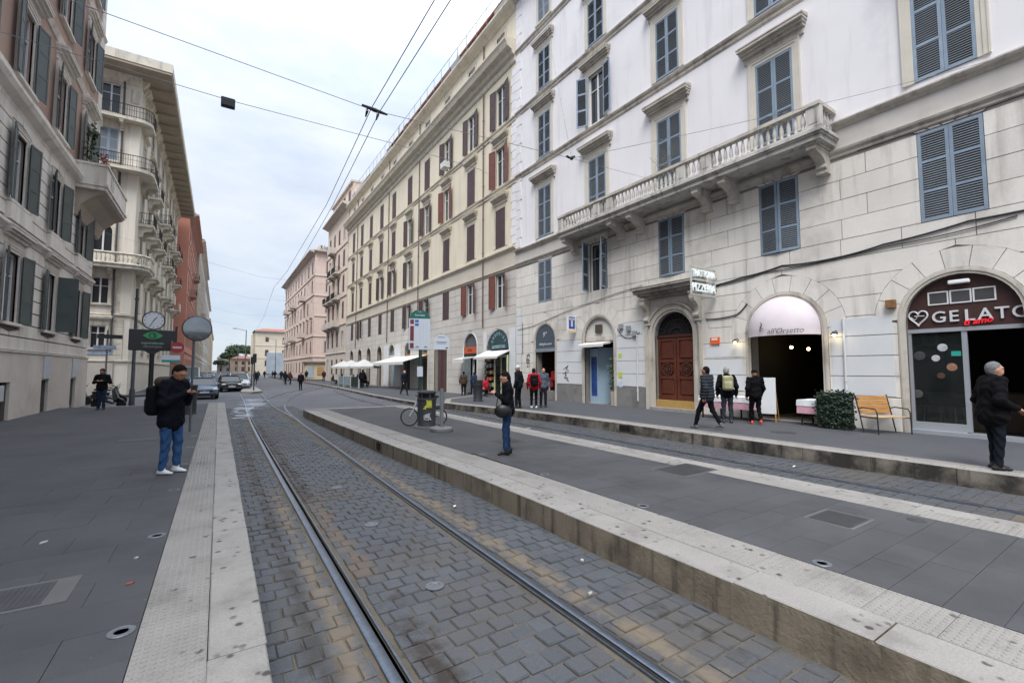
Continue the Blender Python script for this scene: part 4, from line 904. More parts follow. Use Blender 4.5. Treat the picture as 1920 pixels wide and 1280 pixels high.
# ---- the shops in the arches
def shop_back(i, m, d=.35):
    u, w, z0, z1 = GA[i]; return MB().prism(arch_pts(u, w, z0, z1-w/2, 16), d, d+.04).build('shop_interior', m, yb)
# lunette shop by the white building
u, w, z0, z1 = GA[0]; zsp = z1-w/2
shop_back(0, mat('shop goods', '3a3f3e', .6, .8, 2.6), .9)
lun = MB().prism(arch_pts(u+.3, 2.3, 3.0, 3.15, 16), -.09, -.04).build('shop_sign', mat('deep green glass sign', '2f474d', .35, .15, 3), yb)
M_LETB = mat('pale blue letters', '9fb8c4', .5)
for k, ch in enumerate('ERBORIST'): a = math.pi*(.14+.72*k/7); lettering(lun, ch, .3, M_LETB, (u+.3-.86*math.cos(a), -.1, 3.15+.86*math.sin(a)), .004, ry=-(math.pi/2-a)*1.0)
lettering(lun, 'ALIMENTARI', .3, M_LETB, (u+.3, -.1, 3.15), .004)
MB().prism([(.1, 2.98), (-.5, 2.72), (-1.0, 2.5), (-1.0, 2.36), (-.97, 2.36), (-.97, 2.46), (.1, 2.9)], u-1.5, u+1.6, 0).build('awning', mat('white awning', 'cfcfcb', .7, .05, 2), yb)
q = MB()
for x0, x1, z_0, z_1 in ((u-.1, u+.05, -.1, 2.6), (u+1.45, u+1.55, -.1, 2.6), (u+.05, u+1.45, 2.45, 2.6), (u+.05, u+1.45, -.1, .1), (u+.75, u+.82, .1, 2.45)): q.box(x0, x1, -.2, -.12, z_0, z_1)
sf = q.build('shop_front', mat('pale yellow green frame', 'c9cfa8', .5), yb); MB().box(u+.05, u+1.45, -.17, -.16, .1, 2.45).build('shop_pane', glass('shop glass', (.02, .025, .025), .03, .45), sf)
cs = [mat('goods '+c, c, .5, .3, 12) for c in ('c4423a', 'd8c24a', 'e0e0dc', '3f7a4a', 'c46f35', '4a5fa0', '8a3030')]
for r_ in range(5):
    MB().box(u-1.45, u-.15, -.2, .1, .5+r_*.42, .53+r_*.42).build('shelf', M_DARK, yb)
    for k in range(7): x = u-1.38+k*.17; h = random.uniform(.14, .3); MB().bbox(x, x+.14, -.18, .0, .531+r_*.42, .53+r_*.42+h, .02).build('boxed_goods', random.choice(cs), yb)
# narrow shop with the orange band
u, w, z0, z1 = GA[1]; zsp = z1-w/2
shop_back(1, M_DARK); MB().prism(arch_pts(u, w, 3.05, zsp, 16), .12, .16).build('lunette', mat('mesh lunette', '575a5e', .6, .1, 20), yb)
ob = MB().bbox(u-w/2+.02, u+w/2-.02, -.04, .1, 2.85, 3.3, .01).build('shop_sign', mat('orange shop band', 'b0512f', .5, .1, 3), yb); lettering(ob, 'PIZZA', .28, mat('dark orange letters', '7a2a18', .5), (u, -.05, 3.07), .004)
MB().box(u-w/2, u+w/2, -.02, .12, 2.55, 2.84).build('shutter_box', M_DARK, yb)
q = MB(); q.prism([(.0, 2.6), (-.9, 2.42), (-.9, 2.15), (-.88, 2.15), (-.88, 2.38), (.0, 2.55)], u-1.2, u+.75, 0); q.build('awning', mat('white awning', 'cfcfcb', .7, .05, 2), yb)
MB().box(u+.35, u+.45, .0, .1, -.1, 2.5).build('door_post', M_WFRAME, yb); q = MB().box(u+.75, u+1.9, -1.0, -.97, .1, 2.5); q.build('glass_screen', glass('screen glass', (.3, .36, .36), .1, .35), yb)
# big archway
u, w, z0, z1 = GA[2]; shop_back(2, mat('brown archway gate', '4a403c', .8, .15, 1.5))
# awning shops and beyond
for i in range(3, 10):
    u, w, z0, z1 = GA[i]; shop_back(i, mat('dim shop front', '4d4640', .6, .4, 1.6) if i in (3, 4) else (mat('pale blue shop front', '8fa3ad', .5, .2, 1) if i == 5 else mat('brown doors', '584b44', .7, .2, 1)), .3)
    if i < 6: lb = MB().box(u-w/2, u+w/2, .02, .1, 2.75, 3.2).build('shop_sign', mat('ochre sign', '8a6a3c', .6, .5, 6) if i < 5 else M_WPAT, yb)
u0, u1 = YU(46.5), YU(37.2)
q = MB(); q.add([(u0, -.05, 3.0), (u1, -.05, 3.0), (u1, -2.3, 2.35), (u0, -2.3, 2.35), (u1, -2.3, 2.1), (u0, -2.3, 2.1)], [(0, 1, 2, 3), (3, 2, 4, 5)])
MB().tube([(u0, -2.3, 2.35), (u1, -2.3, 2.35)], .03, 6)
tag(q.build('shop_awning', mat('white awning', 'cfcfcb', .7, .05, 2), None, (XW, 67.7, 0), R(-90)), 'long white sloping awning over the brown shop fronts', 'awning')
# ------------------------------------------------------------------ helper for buildings with two facades
def turned(par, before, org, rz):
    c, s = math.cos(rz), math.sin(rz)
    for o in par.children:
        if o.name in before: continue
        x, y, z = o.location; o.location = (org[0]+c*x-s*y, org[1]+s*x+c*y, z); o.rotation_euler.z += rz
def names(par): return {o.name for o in par.children}
# ------------------------------------------------------------------ near left building
M_L1S = mat('warm grey travertine', 'dcd5cc', .85, .08, .8, .004, 35, fine=.1, fscale=50, stain=('aba196', .55, .5, .54), streak=('968c82', .45, 2.6), rnd=.04)
M_L1J = mat('deep joints', '6e665f', .9, .1, 2)
M_L1R = mat('red brown plaster', 'a08679', .88, .08, .7, .003, 40, stain=('6f4f45', .5, .6, .52))
M_L1P = mat('beige plinth', 'c8bfb5', .85, .1, .6, .003, 40, stain=('938a80', .6, .5, .52))
lb = thing('corner_building', 'rusticated travertine building with red brown upper floors and a corner balcony, far left', 'building', (-5.85, 8, 0), R(90))
LU1 = 23.8; LC = [1.0, 5.0, 9.1, 13.2, 17.2, 21.3]
q = MB(); q.k = 1
wall_cells(q, -10, LU1, [(-.3, 2.6, [(u-.1, .9, .0, 1.25, 0) for u in LC]), (2.6, 6.1, [(u, 1.25, 3.2, 5.5, 0) for u in LC]), (6.1, 10.0, [(u, 1.25, 7.1, 9.45, 0) for u in LC])], .4)
q.k = 0
wall_cells(q, -10, LU1, [(10.0, 15.0, [(u, 1.25, 11.2, 13.8, 0) for u in LC]), (15.0, 19.6, [(u, 1.25, 15.9, 18.3, 0) for u in LC]), (19.6, 25, [(u, 1.2, 20.4, 22.8, 0) for u in LC])], .4)
body(q, -10, LU1, -.3, 25, 12); wall = q.build('wall', [M_L1R, M_L1J], lb)
ashlar(wall, -10, LU1, [2.3+.465*k for k in range(9)], [(u, rect_keep(.88, 2.9, 6.0)) for u in LC], 30, M_L1S, .07, .022, nm='stone_band')
ashlar(wall, -10, LU1, [6.5+.44*k for k in range(9)], [(u, rect_keep(.88, 6.6, 9.7)) for u in LC], 30, M_L1S, .07, .022, nm='stone_band')
for a, b in zip([-10]+[u+.35 for u in LC], [u-.55 for u in LC]+[LU1]): MB().bbox(a, b, -.1, .01, -.2, 2.2, .012).build('plinth_stone', M_L1P, wall)
for u in LC: MB().box(u-.55, u+.35, -.09, .01, 1.25, 2.2).build('plinth_stone', M_L1P, wall)
moulding(lb, 'string_course', -10, LU1, 2.2, [(.1, 0), (.14, .05), (.14, .09)], M_L1S); moulding(lb, 'string_course', -10, LU1, 6.03, [(.08, 0), (.12, .08), (.22, .18), (.22, .28), (.08, .4)], M_L1S)
moulding(lb, 'cornice', -10, LU1, 9.98, [(.06, 0), (.1, .15), (.3, .3), (.38, .45), (.38, .55), (.1, .6)], M_L1S); MB().box(-10, LU1, -.08, .01, 10.581, 11.1).build('frieze', M_L1S, lb)
moulding(lb, 'string_course', -10, LU1, 14.7, [(.04, 0), (.1, .1), (.16, .2), (.05, .25)], M_L1S); moulding(lb, 'string_course', -10, LU1, 19.3, [(.04, 0), (.1, .1), (.16, .2), (.05, .25)], M_L1S); moulding(lb, 'cornice', -10, LU1, 24.4, [(.1, 0), (.3, .2), (.6, .35), (.7, .6)], M_L1S)
for k in range(24): MB().bbox(LU1-(.9 if k % 2 else .75), LU1, -.05, .01, 11.12+k*.56+.01, 11.12+k*.56+.55, .01).build('quoin', M_L1S, wall)
for i, u in enumerate(LC):
    MB().bbox(u-.42, u+.42, -.13, -.09, 1.3, 2.18, .008).build('cover_plate', mat('pale grey plate', 'b9bbbf', .6), lb) if i != 3 else MB().bbox(u-.9, u-.25, -.13, -.09, .65, 1.15, .008).build('cover_plate', mat('pale grey plate', 'b9bbbf', .6), lb)
    MB().box(u-.55, u+.35, .1, .14, 0, 1.25).build('basement_hatch', M_DARK, lb)
    window(lb, u, 3.2, 1.25, 2.3, 'open', M_LOUV_G, M_L1S, M_L1S, s=.2, p=.1, fine=False, hw=.9, hp=.34, angs=(172, 98) if i == 4 else None)
    window(lb, u, 7.1, 1.25, 2.35, 'open', M_LOUV_G, M_L1S, None, s=.2, p=.1, fine=False)
    window(lb, u, 11.2, 1.25, 2.6, 'open', M_LOUV_G, M_L1S, M_L1S, s=.24, p=.1, fine=False, hw=.8, hp=.4)
    window(lb, u, 15.9, 1.25, 2.4, 'open', M_LOUV_G, M_L1S, M_L1S, s=.2, p=.08, fine=False)
    window(lb, u, 20.4, 1.2, 2.4, 'open', M_LOUV_G, M_L1S, None, s=.2, p=.08, fine=False)
    MB().box(u-.95, u+.95, -.2, .0, 6.43, 6.95).build('apron', M_L1S, lb)
# corner balcony with a solid parapet
q = MB(); a, b = 19.6, LU1+.9; p = 1.15
q.box(a, b, -p, .02, 10.0, 10.16); q.box(a-.06, b+.06, -p-.06, .02, 10.16, 10.28)
cb = q.build('corner_balcony', M_L1S, lb)
q = MB(); q.box(a, b, -p, -p+.16, 10.281, 11.12); q.box(a, a+.16, -p+.16, 0, 10.281, 11.12); q.box(b-.16, b, -p+.16, 0, 10.281, 11.12); q.box(a-.05, b+.05, -p-.05, -p+.2, 11.121, 11.22); q.box(a-.05, a+.2, -p+.2, .01, 11.121, 11.22); q.box(b-.2, b+.05, -p+.2, .01, 11.121, 11.22); q.build('parapet', M_L1S, cb)
for k in range(2): obj('baluster', baluster_mesh(.7, M_MLD), cb, (a+1.0+k*.35, -p-.02, 10.34))
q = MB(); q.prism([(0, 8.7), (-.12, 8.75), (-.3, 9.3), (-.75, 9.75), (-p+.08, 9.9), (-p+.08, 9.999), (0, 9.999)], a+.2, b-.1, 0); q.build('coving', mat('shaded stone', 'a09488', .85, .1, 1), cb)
leaves(lb, 70, (20.0, -.95, 11.5), (.35, .12, .3), .18, mat('red flowers', '7a3a34', .7, .4, 9), 8, 'window_flowers'); leaves(lb, 120, (19.85, -.5, 12.2), (.25, .2, .95), .2, M_LEAF, 9, 'climbing_plant')
# ------------------------------------------------------------------ white corner building with the deep eaves
M_L2 = mat('ivory plaster', 'dad4c8', .85, .05, .5, .002, 40, stain=('bab2a4', .5, .5, .55), streak=('a49c8d', .35, 2))
M_L2S = mat('ivory stone trim', 'd0cabc', .85, .08, 1, .004, 40, stain=('857d6f', .6, .8, .5), streak=('6b6458', .5, 3))
M_EAVE = mat('brown timber soffit', 'a39888', .85, .12, 1)
CX, CY = -5.6, 43.0
eb = thing('corner_building', 'ivory corner building with deep eaves and rounded balconies behind the street clock', 'building', (CX, CY, 0), 0)
# front facade faces the camera: local x = world x, runs from -14 to 0
FR = [(-.3, 2.3, []), (2.3, 5.6, [(-1.75, .85, 3.2, 4.8, 0), (-5.2, .85, 3.2, 4.8, 0)]), (5.6, 9.3, [(-1.75, .95, 6.4, 8.3, 0), (-5.2, .95, 6.4, 8.3, 0)]), (9.3, 13.0, [(-1.75, 1.0, 10.1, 12.2, 1), (-5.2, 1.0, 10.1, 12.2, 1)]), (13.0, 16.3, [(-5.2, .95, 13.6, 15.6, 0)]), (16.3, 20.1, [(-1.7, 1.1, 17.0, 19.4, 0), (-5.2, 1.1, 17.0, 19.4, 0)]), (20.1, 23.6, [(-1.7, 1.1, 20.6, 22.8, 0), (-5.2, 1.1, 20.6, 22.8, 0)])]
q = MB(); wall_cells(q, -14, 0, FR, .35)
# side facade along the street
SL = 36.0; SCs = [2.6+4.2*k for k in range(8)]
SR = [(-.3, 2.3, []), (2.3, 5.6, [(u, 1.1, 3.1, 5.0, 0) for u in SCs]), (5.6, 9.3, [(u, 1.1, 6.2, 8.4, 0) for u in SCs]), (9.3, 13.0, [(u, 1.1, 10.0, 12.4, 0) for u in SCs]), (13, 16.3, [(u, 1.1, 13.4, 15.6, 0) for u in SCs]), (16.3, 20.1, [(u, 1.1, 17.0, 19.4, 0) for u in SCs]), (20.1, 23.6, [(u, 1.1, 20.6, 22.6, 0) for u in SCs])]
s0 = len(q.v); wall_cells(q, 0, SL, SR, .35); q.xform(Matrix.Rotation(R(90), 4, 'Z'), s0)
q.add([(-14, 14, 23.6), (0, 0, 23.6), (0, SL, 23.6), (-14, SL, 23.6), (-14, 0, 23.6)], [(1, 2, 3, 4)]); q.add([(0, SL, -.3), (-14, SL, -.3), (-14, SL, 23.6), (0, SL, 23.6)], [(0, 1, 2, 3)])
wall = q.build('wall', M_L2, eb)
for z0, z1, ops, in ((2.3, 5.6, 1), (5.6, 8.7, 1)):
    ashlar(wall, -14, -.35, [z0+.41*k for k in range(int((z1-z0)/.41)+1)], [(x, rect_keep(.62, z0, z1)) for x in (-1.75, -5.2)], 30, M_L2S, .035, .014, nm='stone_band')
bf = names(eb)
def front_bits():
    for x in (-1.75, -5.2):
        window(eb, x, 3.2, .85, 1.6, 'closed', None, M_L2S, M_L2S, s=.16, p=.07, hw=.7, hp=.25); window(eb, x, 6.4, .95, 1.9, 'closed', None, M_L2S, None, s=.16, p=.07)
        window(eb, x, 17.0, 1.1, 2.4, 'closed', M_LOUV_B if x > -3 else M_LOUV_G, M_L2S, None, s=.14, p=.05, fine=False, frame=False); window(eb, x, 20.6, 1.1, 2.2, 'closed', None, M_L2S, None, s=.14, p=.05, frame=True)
    for x in (-1.75, -5.2):
        o = MB().prism(arch_pts(0, 1.0, 0, 1.6, 12), .14, .16).build('window', M_GLASS, eb, (x, 0, 10.1)); arch_ring(o, 0, 1.6, .5, .68, 0, M_L2S, .06, 'surround', 12); MB().box(-.05, .05, .08, .139, 0, 2.1).build('window_frame', M_WFRAME, o)
front_bits()
def eb_mould(z, prof, nm):
    moulding(eb, nm, -14, max(p for p, _ in prof)*0+.0, z, prof, M_L2S); b4 = names(eb); moulding(eb, nm, 0, SL, z, prof, M_L2S); turned(eb, b4, (0, 0), R(90))
for z, pr in ((2.2, [(.06, 0), (.1, .05), (.1, .12)]), (5.5, [(.05, 0), (.1, .06), (.14, .14), (.05, .18)]), (9.0, [(.05, 0), (.12, .1), (.2, .2), (.05, .28)]), (16.1, [(.05, 0), (.12, .08), (.05, .2)]), (23.0, [(.05, 0), (.2, .2), (.3, .4), (.4, .6)])): eb_mould(z, pr, 'string_course')
MB().bbox(-.62, .03, -.05, .62, 5.7, 22.9, .03).build('corner_pilaster', M_L2, eb); MB().bbox(-.75, .12, -.14, .75, 21.4, 22.9, .25).build('corner_capital', M_L2S, eb)
# eaves: soffit, fascia, roof
ov = 1.9; q = MB(); q.k = 0
q.box(-14, ov, -ov, SL+.5, 23.62, 23.8); q.k = 1; q.box(-14, ov+.05, -ov-.05, SL+.55, 23.801, 24.45)
ev = q.build('eaves', [M_EAVE, M_L2S], eb)
for k in range(18): MB().box(.02, ov-.1, .6+k*2, .78+k*2, 23.42, 23.615).build('eaves_beam', M_EAVE, ev)
MB().add([(-14, -ov, 24.46), (ov, -ov, 24.46), (ov, SL, 24.46), (-14, SL, 24.46), (-6, 4, 26.2), (-6, SL-4, 26.2)], [(0, 1, 4), (1, 2, 5, 4), (2, 3, 5), (3, 0, 4, 5)]).build('roof', mat('roof tiles', '8a6152', .9, .2, 3), eb)
pipe(eb, -1.0, 3.0, 23.4, mat('dark drainpipe', '4c4a48', .6), .06, -.1)
# wrap-round balconies at the corner
def round_balcony(z, rail, r=1.0, xa=-2.9, yb=1.9):
    pts = [(xa, 0), (xa, -r+.25), (xa+.3, -r)]+[(0+r*math.sin(t), -r*math.cos(t)) for t in np.linspace(-.2, math.pi/2+.2, 9)]+[(r, yb-.3), (r-.25, yb), (0, yb)]
    o = MB().prism(pts+[(-.1, yb), (-.1, .1), (xa, .1)], z, z+.22, 2).build('balcony', M_L2S, eb)
    q = MB(); P = pts[1:-1]
    if rail:
        for a, b in zip(P[:-1], P[1:]):
            n = max(1, int(math.dist(a, b)/.13))
            for k in range(n): x, y = a[0]+(b[0]-a[0])*k/n, a[1]+(b[1]-a[1])*k/n; q.box(x-.012, x+.012, y-.012, y+.012, z+.22, z+1.1)
        q.tube([(x, y, z+1.1) for x, y in P], .03, 6); q.tube([(x, y, z+.3) for x, y in P], .02, 6); q.tube([(x, y, z+.75) for x, y in P], .012, 5)
        q.build('railing', mat('wrought iron', '1f2022', .6), o)
    else:
        q.tube([(x, y, z+1.02) for x, y in P], .1, 6); q.tube([(x, y, z+.27) for x, y in P], .09, 6)
        q.build('handrail', M_L2S, o)
        for a, b in zip(P[:-1], P[1:]):
            n = max(1, int(math.dist(a, b)/.24))
            for k in range(n): x, y = a[0]+(b[0]-a[0])*k/n, a[1]+(b[1]-a[1])*k/n; obj('baluster', baluster_mesh(.7, M_L2S), o, (x, y, z+.28))
    for x, y in ((xa+.5, 0), (xa+1.7, 0)): obj('bracket', console_mesh(.2, .7, .5, M_L2S), o, (x, -.02, z-.62))
round_balcony(8.95, False); round_balcony(16.2, True); round_balcony(20.0, True, .8, -2.7, 1.6)
b4 = names(eb)
for i, u in enumerate(SCs):
    for z0, h in ((3.1, 1.9), (6.2, 2.2), (10.0, 2.4), (13.4, 2.2), (17.0, 2.4), (20.6, 2.0)): window(eb, u, z0, 1.1, h, 'closed', M_LOUV_G if i % 2 else None, M_L2S, M_L2S if z0 > 6 else None, s=.2, p=.1, fine=False, frame=not i % 2, hw=.6, hp=.3)
    for z0 in (9.55, 12.95, 16.5):
        if (i+int(z0)) % 3 == 0 and i: continue
        o = MB().bbox(-1.1, 1.1, -.95, .02, 0, .22, .03).build('balcony', M_L2S, eb, (u, 0, z0-.2)); q = MB()
        if z0 < 12: q.box(-1.1, 1.1, -.95, -.83, .221, 1.1)
        else: grille(q, -1.05, 1.05, -.9, 0, .22, 1.1, .14, .012)
        q.build('parapet' if z0 < 12 else 'railing', M_L2S if z0 < 12 else mat('wrought iron', '1f2022', .6), o)
        for s in (-.8, .8): obj('bracket', console_mesh(.2, .8, .6, M_L2S), o, (s, 0, -.68))
turned(eb, b4, (0, 0), R(90))
for k in range(2): MB().bbox(-4.6+k*2.2, -3.0+k*2.2, -.07, .02, -.2, 2.15, .02).build('plinth_stone', mat('pale plinth', 'bcb6ac', .8, .08, 1), wall)
MB().box(-2.2, -1.2, -.06, .02, -.2, 2.0).build('side_door', M_DARK, wall); MB().box(-2.35, -.9, -.06, .02, 2.75, 3.0).build('street_plate', mat('blue white plate', '9fb0c8', .5, .3, 9), eb)
# ------------------------------------------------------------------ generic blocks further off
def block(name, label, org, rz, width, height, depth, m, rows, cols, trim, sm, base=None, fine=False, sur=True, cornice=.5, balc=(), roofm=None, shut=True, ww=1.1, zb=-.3):
    b = thing(name, label, 'building', (*org, 0), rz); q = MB(); q.k = 0
    zs = [zb]+[(a[0]+a[1]+b_[0])/2 for a, b_ in zip(rows[:-1], rows[1:])]+[height]
    bands = [(z0, z1, [(u, ww, r[0], r[0]+r[1], 0) for u in cols]) for z0, z1, r in zip(zs[:-1], zs[1:], rows)]
    if base: q.k = 1; wall_cells(q, 0, width, bands[:base], .3); q.k = 0; wall_cells(q, 0, width, bands[base:], .3)
    else: wall_cells(q, 0, width, bands, .3)
    body(q, 0, width, zb, height, depth); q.build('wall', [m, trim], b)
    for i, u in enumerate(cols):
        for j, r in enumerate(rows): window(b, u, r[0], ww, r[1], 'closed', sm if (shut and (i*7+j*3) % 4) else None, trim if sur else None, None, s=.16, p=.07, fine=False, frame=not (shut and (i*7+j*3) % 4), sill=False)
    for z in zs[1:-1][::1]: moulding(b, 'string_course', 0, width, z-.1, [(.04, 0), (.12, .1), (.12, .2), (.04, .25)], trim)
    moulding(b, 'cornice', -.3, width+.3, height-.6, [(.05, 0), (cornice*.5, .25), (cornice, .4), (cornice, .62), (.0, .7)], trim)
    for (u, z, w, st) in balc:
        o = MB().bbox(-w/2, w/2, -.95, .02, 0, .2, .03).build('balcony', trim, b, (u, 0, z)); q = MB()
        if st: q.box(-w/2, w/2, -.95, -.83, .201, 1.0); q.box(-w/2, -w/2+.12, -.83, 0, .201, 1.0); q.box(w/2-.12, w/2, -.83, 0, .201, 1.0); q.build('parapet', trim, o)
        else: grille(q, -w/2+.05, w/2-.05, -.9, 0, .2, 1.1, .16, .014); q.build('railing', mat('wrought iron', '1f2022', .6), o)
        for s in (-w*.32, w*.32): MB().prism([(0, -.55), (-.3, -.3), (-.85, -.001), (0, -.001)], s-.1, s+.1, 0).build('bracket', trim, o)
    if roofm: MB().add([(-.5, -.7, height+.11), (width+.5, -.7, height+.11), (width+.5, depth, height+.11), (-.5, depth, height+.11), (3, depth/2, height+1.6), (width-3, depth/2, height+1.6)], [(0, 1, 5, 4), (1, 2, 5), (2, 3, 4, 5), (3, 0, 4)]).build('roof', roofm, b)
    return b
M_TIL = mat('roof tiles', '8a6152', .9, .2, 3)
R6 = [(1.0, 2.2), (5.2, 2.2), (9.4, 2.4), (13.4, 2.4), (17.3, 2.3), (21.3, 2.2)]
block('town_house', 'terracotta red house beyond the ivory corner building', (-4.3, 80.5), R(90), 25, 24.6, 12, mat('terracotta plaster', 'c68b79', .88, .08, .5, stain=('a86f5f', .5, .5, .52)), R6, [2.5+4.2*k for k in range(6)], mat('red trim', 'b89585', .85, .1, 1), M_LOUV_W, cornice=1.1, balc=[(6.7, 9, 3, 1), (6.7, 13, 3, 0), (15, 9, 3, 1), (15, 17, 3, 0)], roofm=M_TIL)
block('town_house', 'grey beige house beyond the terracotta house on the left', (-3.9, 106), R(90), 45, 27, 12, mat('grey beige plaster', 'b3aa9d', .88, .08, .4), R6, [3+4.4*k for k in range(10)], M_L2S, M_LOUV_G, cornice=.9, balc=[(7.4, 9, 3, 1), (16.2, 13, 3, 0)], roofm=M_TIL)
block('town_house', 'tall white house far down the left side of the street', (-4.2, 152), R(90), 80, 27, 12, mat('white plaster far', 'c9c5bf', .88, .06, .3), R6, [4+5.2*k for k in range(15)], M_L2S, M_LOUV_G, cornice=.7, shut=True)
block('town_house', 'ochre house at the far end of the left side', (-4.4, 234), R(90), 170, 24, 12, mat('ochre plaster far', 'c9b193', .88, .08, .2), R6[:5], [6+7.5*k for k in range(21)], M_L2S, M_LOUV_W, cornice=.7)
# right side beyond the yellow block
M_PCH = mat('peach plaster', 'cfbeb0', .88, .06, .4, stain=('a08876', .5, .5, .54)); M_PNK = mat('pink plaster', 'd8c4b9', .88, .05, .4, stain=('b79c8f', .5, .4, .54), streak=('a58f83', .3, 2)); M_PTR = mat('pale grey trim', 'bfb7ae', .85, .08, 1, stain=('8f877d', .5, .8, .52))
b3 = block('town_house', 'narrow peach house crowded with balconies beside the cream yellow block', (15.3, 82.4), R(-90), 14.6, 26.3, 12, M_PCH, R6, [2.2+3.4*k for k in range(4)], M_PTR, M_LOUV_W, base=2, cornice=1.0, balc=[(2.2, 8.2, 2.6, 1), (5.6, 8.2, 2.6, 1), (9, 8.2, 2.6, 1), (2.2, 12.4, 2.6, 0), (5.6, 12.4, 2.6, 0), (5.6, 16.4, 2.6, 0), (9, 12.4, 2.6, 0), (5.6, 20.3, 2.6, 1), (9, 16.4, 2.6, 0)])
MB().box(.5, 14.6, .6, 9, 26.4, 29.6).build('attic', M_PCH, b3); MB().box(.2, 14.7, .3, 9.2, 29.601, 29.9).build('attic_roof', M_PTR, b3)
for k in range(4): MB().box(1.6+k*3.4, 2.8+k*3.4, .55, .61, 26.9, 28.9).build('attic_window', M_LOUV_W, b3)
b4_ = block('town_house', 'pink apartment house with stone balconies where the street widens', (15.0, 93), 0, 14, 24.8, 12, M_PNK, [(1, 2.2), (5, 2.2), (8.9, 2.3), (12.8, 2.3), (16.8, 2.3), (20.6, 2.2)], [2.6, 7.5, 12], M_PTR, M_LOUV_W, cornice=.8)
bn = names(b4_); PC = [3+4.6*k for k in range(10)]
q = MB(); PR = [(1, 2.2), (5, 2.2), (8.9, 2.3), (12.8, 2.3), (16.8, 2.3), (20.6, 2.2)]; zz = [-.3, 4.1, 8.1, 12, 16, 19.9, 24.8]
wall_cells(q, 0, 47, [(a, b, [(u, 1.2, r[0], r[0]+r[1], 0) for u in PC]) for a, b, r in zip(zz[:-1], zz[1:], PR)], .3); q.add([(0, 0, 24.8), (47, 0, 24.8), (47, 12, 24.8), (0, 12, 24.8)], [(0, 1, 2, 3)]); q.build('street_wall', M_PNK, b4_)
for i, u in enumerate(PC):
    for j, r in enumerate(PR): window(b4_, u, r[0], 1.2, r[1], 'closed', M_LOUV_W if (i+j) % 4 else None, M_PTR, M_PTR if j == 2 else None, s=.18, p=.08, fine=False, frame=not (i+j) % 4, sill=False, hw=.6)
for z in (4.0, 8.0, 16.0, 19.8): moulding(b4_, 'string_course', 0, 47, z, [(.04, 0), (.14, .1), (.14, .22), (.04, .28)], M_PTR)
moulding(b4_, 'cornice', -.3, 47, 24.2, [(.05, 0), (.6, .25), (1.1, .4), (1.1, .62), (.0, .7)], M_PTR)
for u, z in ((7.6, 8.6), (7.6, 16.4), (16.8, 8.6), (16.8, 16.4), (21.4, 8.6), (21.4, 16.4), (35, 8.6), (35, 16.4)):
    o = MB().bbox(-1.6, 1.6, -1.1, .02, 0, .25, .03).build('balcony', M_PTR, b4_, (u, 0, z-.2)); q = MB(); q.box(-1.6, 1.6, -1.1, -.95, .251, 1.1); q.box(-1.6, -1.45, -.95, 0, .251, 1.1); q.box(1.45, 1.6, -.95, 0, .251, 1.1); q.build('parapet', M_PTR, o)
turned(b4_, bn, (0, 47), R(-90))
# roof garden of the pink house
leaves(b4_, 60, (1.5, 1.5, 25.6), (1, 1, .7), .4, M_LEAF3, 31, 'roof_plant'); leaves(b4_, 60, (.6, 8, 25.6), (.8, 1.5, .6), .4, M_LEAF3, 32, 'roof_plant'); MB().box(.5, 10, 1.2, 1.4, 25, 25.9).build('roof_parapet', M_PNK, b4_)
b5 = block('town_house', 'cream house with a red hipped roof closing the square', (11.5, 200), 0, 26, 16.8, 16, mat('cream plaster far', 'd3c8b3', .88, .06, .4), [(3, 2.2), (7, 2.4), (12.6, 1.8)], [4+6*k for k in range(4)], M_PTR, M_LOUV_W, cornice=.8, roofm=mat('red roof tiles', 'a0604e', .9, .15, 2))
MB().bbox(4, 25, -.5, -.05, 0, 8.4, .05).build('blue_hoarding', mat('blue hoarding', '98a2ab', .7, .12, .4), b5)
bn = names(b5); q = MB(); wall_cells(q, 0, 30, [(-.3, 16.8, [(u, 1.4, 7, 9.4, 0) for u in (5, 11, 17, 24)])], .3); q.build('street_wall', mat('cream plaster far', 'c6b79c'), b5); turned(b5, bn, (0, 30), R(-90))
# low buildings and a wall behind the pines
block('low_house', 'low ochre house with tiled roof left of the cream house', (4.5, 235), 0, 9, 6.5, 10, mat('low ochre', 'bfa68e', .9, .1, .4), [(1, 2), (3.9, 1.6)], [2, 4.5, 7], M_PTR, M_LOUV_W, cornice=.4, roofm=M_TIL)
block('low_house', 'pale far house at the foot of the pines', (-1.0, 330), 0, 14, 9, 10, mat('low pale', 'c5bfb6', .9, .1, .4), [(1, 2), (5, 2)], [2, 5.5, 9, 12], M_PTR, M_LOUV_G, cornice=.4)
# kiosk by the pink house
kk = thing('news_kiosk', 'small cream and white news kiosk beside the pink house', 'kiosk', (14.6, 88.5, -.14)); MB().bbox(-1.6, 1.6, -1.5, 1.5, 0, 3.0, .04).build('cabin', mat('cream kiosk', 'd2c3a4', .7, .1, 1), kk); MB().bbox(-1.9, 1.9, -1.8, 1.8, 3.001, 3.3, .03).build('roof', mat('kiosk roof', '7f7a70', .7), kk); MB().box(-1.5, -.4, -1.56, -1.505, .3, 2.4).build('door', mat('pale blue panel', 'a9b7c0', .6), kk); MB().box(.2, 1.3, -1.56, -1.505, .9, 2.3).build('window', mat('orange brown panel', 'b59468', .6), kk)
